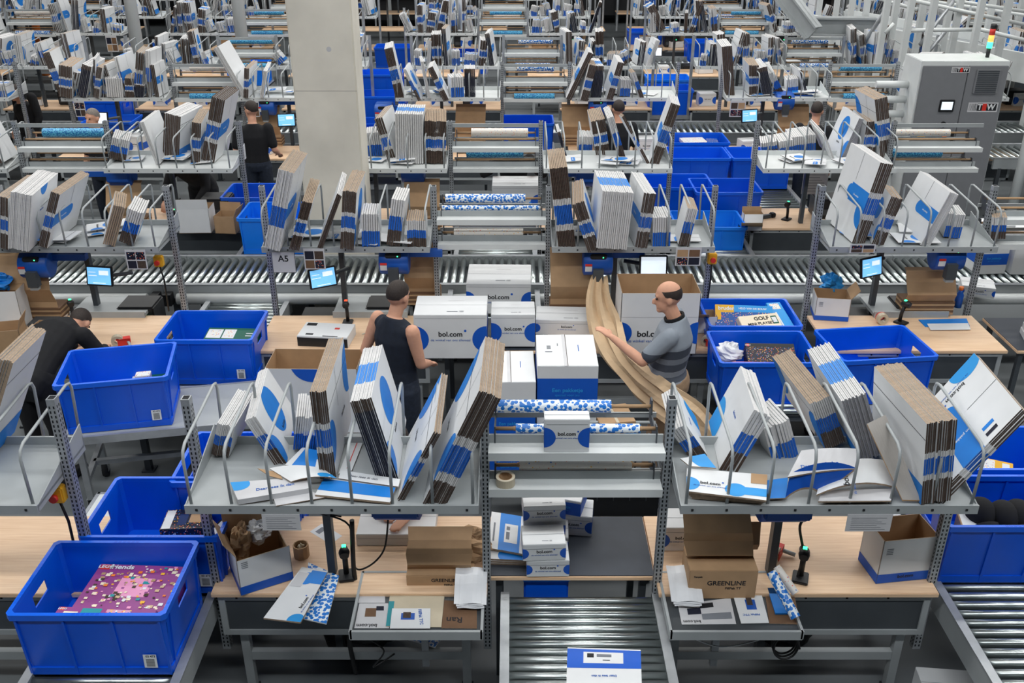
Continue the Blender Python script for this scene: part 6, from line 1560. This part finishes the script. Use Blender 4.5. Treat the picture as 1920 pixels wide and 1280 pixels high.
kraft_feed(aty(1490,225,14.1).x, 14.1, 0.80, 1.40, 0.45, 'brown paper sheet, fourth row right bench', lean=-0.05)
for (px, py, Y, lab) in ((1383,203,13.88,'fourth row right bench'),(150,203,13.88,'fourth row left'),(210,81,20.08,'far row left'),(475,203,13.88,'fourth row left of the column')):
    paper_sheet_hang(px-13, px+13, py-14, py+16, Y, f"picture instruction sheet hanging at {lab}")
# more bins among the far rows
FB = [(939,232,0.67,'under the fourth row centre rack'),(670,181,0.67,'upper of two right of the column'),(672,236,0.5,'lower right of the column'),(672,140,0.67,'far right of the column top'),(135,190,0.67,'behind the grey-haired worker'),(700,90,0.67,'distant, right of column'),(1215,170,0.67,'behind fourth row right stacks'),(1215,150,0.67,'far behind the fourth row right stacks'),(840,100,0.67,'distant, left of the far centre rack'),(150,230,0.45,'low, left of the teal roll'),(1180,60,0.67,'distant, right of the far centre rack'),(420,120,0.67,'distant, left of the column'),(1290,80,0.67,'distant, beside the pale column'),(655,250,0.6,'low behind the column foot')]
for px, py, z, w in FB: bin_at(px, py, z, 0.0, f"blue bin {w}", lab=False, light=(px*7+py) % 3 == 0)
for i, (px, py, z, w) in enumerate(FB):
    p = atz(px, py, z+0.42); cart((p.x+0.4, p.y+0.3, 0), 0.84, 0.62, z-0.005, 0.0, f"bin cart under the blue bin {w}")
# ================================================================ grey control cabinet
X0, Y0 = aty(1700,340,13.2).x, 13.2
t = thing('control_cabinet', 'tall grey control cabinet with signal lamp at upper right', 'cabinet', (5.42, 13.0, 0))
W, D, H = 1.17, 0.62, 2.22
MB().rbox(0, W, 0.02, D, 0, H, 'steel_white', 0.008).build('body', t)
for (a, b, nm) in ((0.02, W*0.53-0.004, 'door'), (W*0.53+0.004, W-0.02, 'door')):
    MB().rbox(a, b, -0.012, 0.02, 0.1, H-0.06, 'cabinet_grey', 0.006).build(nm, t)
F = Matrix(((1,0,0,0),(0,0,-1,-0.0135),(0,1,0,0),(0,0,0,1)))
def itw(x, z, w, nm):
    g = MB(); rect(g, F, x-w/2, x+w/2, z-w*0.16, z+w*0.16, 'white_dull', 0.0)
    for k in range(7): rect(g, F, x-w*0.46+k*w*0.035, x-w*0.46+k*w*0.035+w*0.02*(0.4+0.1*k), z-w*0.12, z+w*0.12, 'ink', 0.0006)
    mesh_into(g, text_mesh('T', w*0.26, 'white', 0.03), F @ Matrix.Translation((x-w*0.1, z, 0.0012)), 'white'); rect(g, F, x-w*0.2, x+w*0.46, z-w*0.12, z+w*0.12, 'ink', 0.0006)
    rect(g, F, x-w*0.02, x+w*0.12, z-w*0.12, z+w*0.12, 'red', 0.0008); mesh_into(g, text_mesh('W', w*0.26, 'white', 0.03), F @ Matrix.Translation((x+w*0.27, z, 0.0012)), 'white')
    return g.build(nm, t)
itw(W*0.78, 1.62, 0.40, 'maker_plate'); itw(W*0.44, H-0.11, 0.24, 'maker_plate')
v = MB().rbox(W*0.62, W*0.90, -0.03, -0.01, 1.80, 2.12, 'cabinet_grey', 0.006)
for k in range(12): v.box(W*0.64, W*0.88, -0.034, -0.03, 1.82+k*0.0245, 1.833+k*0.0245, 'steel_dark')
v.build('air_vent', t)
MB().rbox(0.32,0.52,-0.03,-0.01,1.56,1.72,'black',0.006).build('panel_bezel', t)
MB().box(0.345,0.495,-0.032,-0.0295,1.59,1.695,'screen_white').build('display', t)
MB().tube([(0.42,-0.012,1.40),(0.42,-0.04,1.40)],0.03,'black',12).box(0.41,0.43,-0.05,-0.04,1.35,1.40,'black').build('rotary_switch', t)
g = MB(); 
for (x, z, c) in ((0.10,1.22,'yellow'),(0.42,1.18,'orange')): g.add([(x,-0.0135,z),(x+0.11,-0.0135,z),(x+0.055,-0.0135,z+0.1)], [(0,1,2)], c)
g.build('warning_sign', t)
MB().box(W*0.53-0.06,W*0.53-0.03,-0.04,-0.012,1.1,1.28,'black').build('door_handle', t)
t = thing('signal_lamp', 'red orange and green signal lamp standing on the grey cabinet', 'lamp', (5.42+0.98, 13.3, H))
MB().tube([(0,0,0),(0,0,0.12)],0.025,'black',12).build('base', t)
for k, m in enumerate(('green_led','amber_led','red')): MB().tube([(0,0,0.12+k*0.085),(0,0,0.20+k*0.085)],0.036,m,14).build('lens', t)
MB().tube([(0,0,0.375),(0,0,0.43)],0.036,'black',12).build('cap', t)

# ================================================================ steel platform, stairs and beams at upper right
def barset(segs, r, m, name, label, cat, sq=True):
    t = thing(name, label, cat, segs[0][0])
    o = Vector(segs[0][0]); b = MB()
    for p0, p1 in segs: b.tube([Vector(p0)-o, Vector(p1)-o], r, m, 4 if sq else 8)
    b.build('frame', t); return t
t = thing('diagonal_conveyor', 'white raised conveyor running diagonally behind the grey cabinet', 'conveyor', (0, 0, 0))
A = Vector((6.3, 20.2, 1.80)); B_ = Vector((9.3, 15.4, 1.66)); d_ = (B_-A); L_ = d_.length; d_.normalize(); s_ = Vector((0,0,1)).cross(d_).normalized(); u_ = d_.cross(s_)
t.location = A; M = frame(Vector(), d_, s_, u_)
MB().box(0,L_,-0.55,0.55,-0.04,0.0,'galv',M).build('belt', t)
MB().box(0,L_,-0.62,-0.55,-0.30,0.16,'steel_white',M).box(0,L_,0.55,0.62,-0.30,0.16,'steel_white',M).build('side_wall', t)
for k in range(5):
    for s in (-0.6, 0.6): MB().box(-0.06,0.06,-0.06,0.06,-1.7,-0.28,'steel_white').build('leg', t, M @ Vector((0.4+k*L_/5, s, 0)))
for k in range(5):
    q = M @ Vector((0.3+k*L_/4.6, 0.6, 0)); MB().tube([q, q+Vector((0,0,1.3))],0.03,'steel_white',8).build('rail_post', t)
for z in (0.55, 0.95, 1.3): MB().tube([M @ Vector((0,0.6,z)), M @ Vector((L_,0.6,z))],0.028,'steel_white',8).build('hand_rail', t)
# large sloping beams at the top
def ibeam(p0, p1, w, h, label):
    p0 = Vector(p0); p1 = Vector(p1); d = (p1-p0); L = d.length; d.normalize(); s = d.cross(Vector((0,0,1))).normalized(); u = s.cross(d)
    M = frame(p0, d, s, u); b = MB()
    b.box(0,L,-w/2,w/2,-h/2,-h/2+0.03,'steel',M); b.box(0,L,-w/2,w/2,h/2-0.03,h/2,'steel',M); b.box(0,L,-0.02,0.02,-h/2,h/2,'steel',M)
    for k in range(4): b.tube([M @ Vector((L-0.2-0.12*k,-0.025,0.05*(-1)**k)), M @ Vector((L-0.2-0.12*k,-0.04,0.05*(-1)**k))],0.025,'steel_dark',8)
    return tag(b.build('steel_beam'), label, 'beam')
ibeam(aty(1455,-30,17.0), aty(1525,62,16.4), 0.20, 0.28, 'grey sloping steel beam at top right of centre')
ibeam(aty(1500,48,17.0), aty(1640,50,17.0), 0.24, 0.30, 'short level steel beam meeting the sloping one')
PP = [(1655,16.0),(1672,16.6),(1700,15.6),(1722,16.4),(1742,15.4),(1772,16.8),(1790,15.9),(1830,15.2),(1850,17.5),(1880,15.4),(1905,17.8),(1618,17.2),(1590,18.5),(1562,19.2),(1530,19.8),(1500,21.0)]
for i, (px, Y) in enumerate(PP):
    x = aty(px, 60, Y).x
    if x < 6.4 and Y < 15: continue
    tag(MB().box(-0.045,0.045,-0.045,0.045,0,5.2,'steel_white').build('steel_post', None, (x, Y, 0)), f"white square steel post at upper right, {'nearer' if Y < 16.5 else 'farther'}, {ORD[i] if i < 11 else ORD[i]} in the lattice", 'post', 'white steel posts at upper right')
def bar(p0, p1, r, name, label, m='steel_white', cat='rail'):
    p0 = Vector(p0); return tag(MB().tube([Vector(), Vector(p1)-p0], r, m, 8).build(name, None, p0), label, cat)
bar(aty(1700,57,15.6), aty(1838,55,15.3), 0.03, 'hand_rail', 'level white hand rail across the lattice above the cabinet')
bar(aty(1838,55,15.3), aty(1925,76,15.0), 0.03, 'hand_rail', 'white hand rail falling to the right edge above the cabinet')
bar(aty(1660,62,15.7), aty(1676,44,15.7), 0.03, 'hand_rail', 'short bent rail end left of the level hand rail')
bar(aty(1600,112,17.0), aty(1668,8,16.2), 0.035, 'brace', 'long grey diagonal brace left of the cabinet', 'galv', 'brace')
bar(aty(1725,84,15.6), aty(1788,2,15.9), 0.03, 'brace', 'grey diagonal brace above the cabinet, longer one', 'galv', 'brace')
bar(aty(1735,104,15.5), aty(1772,60,15.7), 0.03, 'brace', 'grey diagonal brace just above cabinet top, shorter one', 'galv', 'brace')
bar(aty(1690,-4,16.0), aty(1920,46,15.6), 0.03, 'hand_rail', 'upper white rail sloping to the right edge')
bar(aty(1780,0,17.0), aty(1925,22,17.0), 0.03, 'hand_rail', 'topmost white rail at the upper right corner')
bar(aty(1640,-5,18), aty(1720,18,17.5), 0.03, 'hand_rail', 'white rail between the first lattice posts')
for k in range(7):
    bar((5.425, 13.35, 0.65+0.2*k), (4.98, 13.35, 0.65+0.2*k), 0.05, 'pipe_stub', f"white horizontal pipe stub left of the grey cabinet, {ORD[k]} from the bottom", 'steel_white', 'pipe')
roller_conveyor(6.75, 9.2, 13.2, 14.0, 0.85, 'x', 'roller conveyor right of the grey cabinet at right edge', 0.1)
bar((7.1, 11.2, 0.4), (8.4, 13.0, 1.9), 0.04, 'blue_pole', 'slanting blue pole at right edge below the conveyor', 'blue_machine', 'pole')
bar((7.0, 12.9, 0), (7.0, 12.9, 2.3), 0.07, 'steel_post', 'thick white post right of the grey cabinet', 'steel_white', 'post')
# ================================================================ background machinery in the dark
for i in range(9):
    rnd = random.Random(i+40); y = 31.5 + 0.6*(i % 3); x = -17 + i*4.2
    t = thing('sorting_machine', f"dark sorting machine with white rails along the back, {ORD[i]} from the left", 'machine', (x, y, 0), 0, 'dark sorting machines along the back')
    MB().box(-1.9,1.9,0,1.6,0.3,1.1+0.3*rnd.random(),'black').build('dark_bed', t)
    for k in range(3): MB().tube([(-1.9,-0.1,1.0+k*0.45),(1.9,-0.1,1.0+k*0.45)],0.05,'steel_white' if k < 2 else 'steel_dark',6).build('rail', t)
    for k in range(4): MB().box(-0.05,0.05,-0.15,-0.05,0,2.4+rnd.random(),'steel_dark' if k % 2 else 'steel').build('post', t, (-1.8+k*1.2, 0, 0))
    MB().box(-1.9,1.9,0.2,1.2,1.9,2.4,'black').build('cover', t)
# boxes and clutter on the far benches
rnd = random.Random(77); cnt = 0
for ri in (2,3,4,5,6):
    Y, ty, fr = ROWS[ri]; xl, wl, xr, wr, x2, w2 = LAY[ty]; ty0 = Y + (0.25 if fr else -0.45)
    for gi, off in enumerate(OFFS[ty]):
        for k, (x, Wd) in enumerate(((xl, wl), (x2, w2))):
            if (ri, gi, k) not in BENCH: continue
            if ri == 2 and gi in (1, 2, 3): continue
            for j in range(2):
                w_ = rnd.uniform(0.2,0.36); h = rnd.uniform(0.1,0.26); bx = x+off+0.25+0.75*j+rnd.uniform(0,0.2)
                where = f"{RW[ri]} row bench {ORD[BNUM[(ri, gi, k)]]} from left, its {'left' if j == 0 else 'right'} half"
                if rnd.random() < 0.6: parcel(w_, 0.22, h, (bx, ty0+0.3, 0.801), rnd.uniform(-.3,.3), f"small white parcel on table, {where}", lab=False, group='small parcels on the far tables')
                else: open_carton(w_, 0.22, h, (bx, ty0+0.3, 0.801), rnd.uniform(-.3,.3), f"open carton on table, {where}", rnd.choice(['kraft','white']), flaps=(0,0.3,0,0), band=False, group='open cartons on the far tables')
for (ri, gi, k), o in BENCH.items():
    if ri == 0 or ri > 6: continue
    Y, ty, fr = ROWS[ri]; xl, wl, xr, wr, x2, w2 = LAY[ty]; x = ((xl, wl), (x2, w2))[k][0] + OFFS[ty][gi]
    yb = Y + (0.52 if fr else 0.42)
    t = thing('added_dark_printer', f"dark printer added to deepen shade under the shelf, {RW[ri]} row bench {ORD[BNUM[(ri, gi, k)]]} from left", 'printer', (x+0.98, yb+(0.14 if fr else 0), 0.801 if fr else 0.62), 0, 'dark printers added to deepen shade on the benches')  # dark boxes added under the shelves to darken the shaded tables
    link('case', shared('lpcase', lambda: MB().rbox(-0.17,0.17,-0.14,0.16,0,0.24,'black',0.015).mesh('case')), t)
    link('front_panel', shared('lppanel', lambda: MB().box(-0.14,0.14,-0.147,-0.14,0.05,0.12,'steel_dark').box(0.08,0.10,-0.149,-0.147,0.16,0.18,'green_led').mesh('front_panel')), t)
    if not fr:
        t2 = thing('equipment_shelf', f"dark equipment shelf behind the table, {RW[ri]} row bench {ORD[BNUM[(ri, gi, k)]]} from left", 'shelf', (x+0.2, yb, 0), 0, 'dark equipment shelves behind the benches')
        link('board', shared('eqb', lambda: MB().box(0,1.1,-0.18,0.2,0.59,0.62,'steel_dark').mesh('board')), t2); link('cable_box', shared('eqc', lambda: MB().box(0.0,0.5,-0.1,0.12,0.621,0.75,'black').mesh('cable_box')), t2)
        for xx in (0.03, 1.07): link('leg', shared('eql', lambda: MB().box(-0.02,0.02,-0.02,0.02,0,0.59,'steel_dark').mesh('leg')), t2, (xx, 0, 0))
# ================================================================ people
person('man in a dark sleeveless top seen from behind at the second row table', (-0.87, 6.46, 0), R(-42), dict(head=(0.0,0.05,1.65), ell=(-0.27,-0.08,1.17), wrl=(-0.24,0.08,0.94), elr=(0.22,0.04,1.17), wrr=(0.10,0.24,1.06)), 'navy_cloth', 'none', 'jeans', head_yaw=0.15, head_pitch=-0.15, voxel=0.009)
person('balding man in a striped polo shirt pulling brown paper from the machine', (1.20, 6.44, 0), R(78), dict(shl=(-0.19,0.02,1.43), ell=(-0.24,0.20,1.24), wrl=(-0.13,0.44,1.36), elr=(0.26,-0.06,1.16), wrr=(0.25,0.06,0.92), waist=(0,0.03,1.10), head=(0,0.06,1.66), knl=(-0.11,0.08,0.50), anl=(-0.12,0.12,0.09), toel=(-0.13,0.30,0.03), knr=(0.11,-0.02,0.5), anr=(0.12,-0.16,0.09), toer=(0.13,0.0,0.03)), 'polo_cloth', 'short', 'khaki', bald=True, head_pitch=-0.15, head_yaw=0.12, voxel=0.009, wide=1.12, collar='black_cloth')
person('person in dark clothes bending over the left table behind a stack', (-3.72, 6.55, 0), R(-12), dict(pelvis=(0,-0.05,0.93), waist=(0,0.12,1.03), chest=(0,0.38,1.14), neck=(0,0.54,1.14), head=(0,0.68,1.10), shl=(-0.19,0.44,1.12), ell=(-0.26,0.52,0.92), wrl=(-0.12,0.74,0.86), shr=(0.19,0.44,1.12), elr=(0.26,0.52,0.92), wrr=(0.14,0.74,0.86)), 'black_cloth', 'long', 'black_cloth', head_pitch=-0.9, voxel=0.010)
person('man in a black T-shirt with dark hair left of the concrete column', (-3.40, 12.55, 0), R(8), dict(wrl=(-0.28,0.28,1.02), wrr=(0.27,0.28,1.02)), 'black_cloth', 'short', 'jeans', head_yaw=0.9, voxel=0.013)
person('grey-haired worker half hidden behind the third row left stacks', (-5.28, 12.15, 0), R(160), dict(), 'black_cloth', 'short', 'jeans', hair='hair_grey', voxel=0.013)
person('worker in black bending down under the third row left shelf', (-3.85, 11.6, 0), R(170), dict(waist=(0,0.08,1.08), chest=(0,0.26,1.22), neck=(0,0.36,1.32), head=(0,0.44,1.42), shl=(-0.19,0.28,1.28), ell=(-0.25,0.40,1.05), wrl=(-0.2,0.60,0.92), shr=(0.19,0.28,1.28), elr=(0.25,0.40,1.05), wrr=(0.2,0.60,0.92)), 'black_cloth', 'long', 'black_cloth', head_pitch=-0.5, voxel=0.013)
person('worker in black holding the large white box behind the third row rack', (0.02, 11.62, 0), R(180), dict(waist=(0,0.06,1.08), chest=(0,0.16,1.25), neck=(0,0.24,1.38), head=(0,0.30,1.50), shl=(-0.19,0.18,1.33), ell=(-0.36,0.28,1.18), wrl=(-0.27,0.40,1.24), shr=(0.19,0.18,1.33), elr=(0.36,0.28,1.18), wrr=(0.27,0.40,1.24)), 'black_cloth', 'long', 'jeans', head_pitch=-0.4, voxel=0.012)
person('worker with dark hair and a lettered black shirt right of centre, third aisle', (1.40, 12.6, 0), R(10), dict(), 'black_cloth', 'short', 'jeans', voxel=0.013)
person('worker with short dark hair behind the third row right shelf', (3.95, 12.5, 0), R(-25), dict(), 'black_cloth', 'short', 'jeans', voxel=0.013)
person('person in dark clothes behind the fourth row shelf at far left', (-7.35, 14.6, 0), R(150), dict(head=(0,0.10,1.5), neck=(0,0.06,1.36), chest=(0,0.04,1.24)), 'black_cloth', 'long', 'black_cloth', voxel=0.014)
person('stooping worker behind the near left shelf, hand on the low white box', (-0.71, 5.42, 0), R(180), dict(pelvis=(0,-0.1,0.90), waist=(0,0.04,0.98), chest=(0,0.22,1.08), neck=(0,0.32,1.18), head=(0,0.38,1.30), shl=(-0.19,0.22,1.14), ell=(-0.26,0.36,0.98), wrl=(-0.08,0.62,0.935), shr=(0.19,0.22,1.14), elr=(0.27,0.32,0.98), wrr=(0.12,0.52,0.935)), 'black_cloth', 'short', 'jeans', head_pitch=-0.5, voxel=0.010, curl=0.25)
# ---- crumpled strip of brown paper pulled from the machine
def ribbon(name, label, path, widths, m):
    rnd = random.Random(2); vs = []; fs = []; n = 9
    P = [Vector(p) for p in path]
    for i, p in enumerate(P):
        d = (P[min(i+1,len(P)-1)]-P[max(i-1,0)]).normalized(); s = d.cross(Vector((0,1,0))).normalized(); f = s.cross(d)
        for k in range(n):
            a = k/(n-1)-0.5; vs.append(p + s*widths[i]*a + f*(0.022*math.sin(k*2.2+i*0.12)+rnd.uniform(-.002,.002)))
        for k in range(n)[::-1]:
            a = k/(n-1)-0.5; vs.append(p + s*widths[i]*a + f*(0.022*math.sin(k*2.2+i*0.12)+0.004))
    N = 2*n
    for i in range(len(P)-1):
        for k in range(N): fs.append((i*N+k, i*N+(k+1)%N, (i+1)*N+(k+1)%N, (i+1)*N+k))
    c = P[0].copy(); return tag(MB().add([v-c for v in vs], fs, m).build(name, None, c), label, 'paper')
ctl = [aty(1124,516,7.82), aty(1122,560,7.66), aty(1134,612,7.3), aty(1156,662,6.9), aty(1192,708,6.5), aty(1240,748,6.2), aty(1290,785,6.0), aty(1330,840,5.9)]
pts = []
for i in range(len(ctl)-1):
    for k in range(6):
        p0, p1, p2, p3 = ctl[max(i-1,0)], ctl[i], ctl[i+1], ctl[min(i+2,len(ctl)-1)]; s = k/6.0
        pts.append(0.5*((2*p1)+(-p0+p2)*s+(2*p0-5*p1+4*p2-p3)*s*s+(-p0+3*p1-3*p2+p3)*s**3))
pts.append(ctl[-1]); wd = [0.13+0.17*min(1, i/12) for i in range(len(pts))]
ribbon('crumpled_paper_strip', 'long crumpled strip of brown paper hanging from machine past the balding man', pts, wd, 'kraft_light')
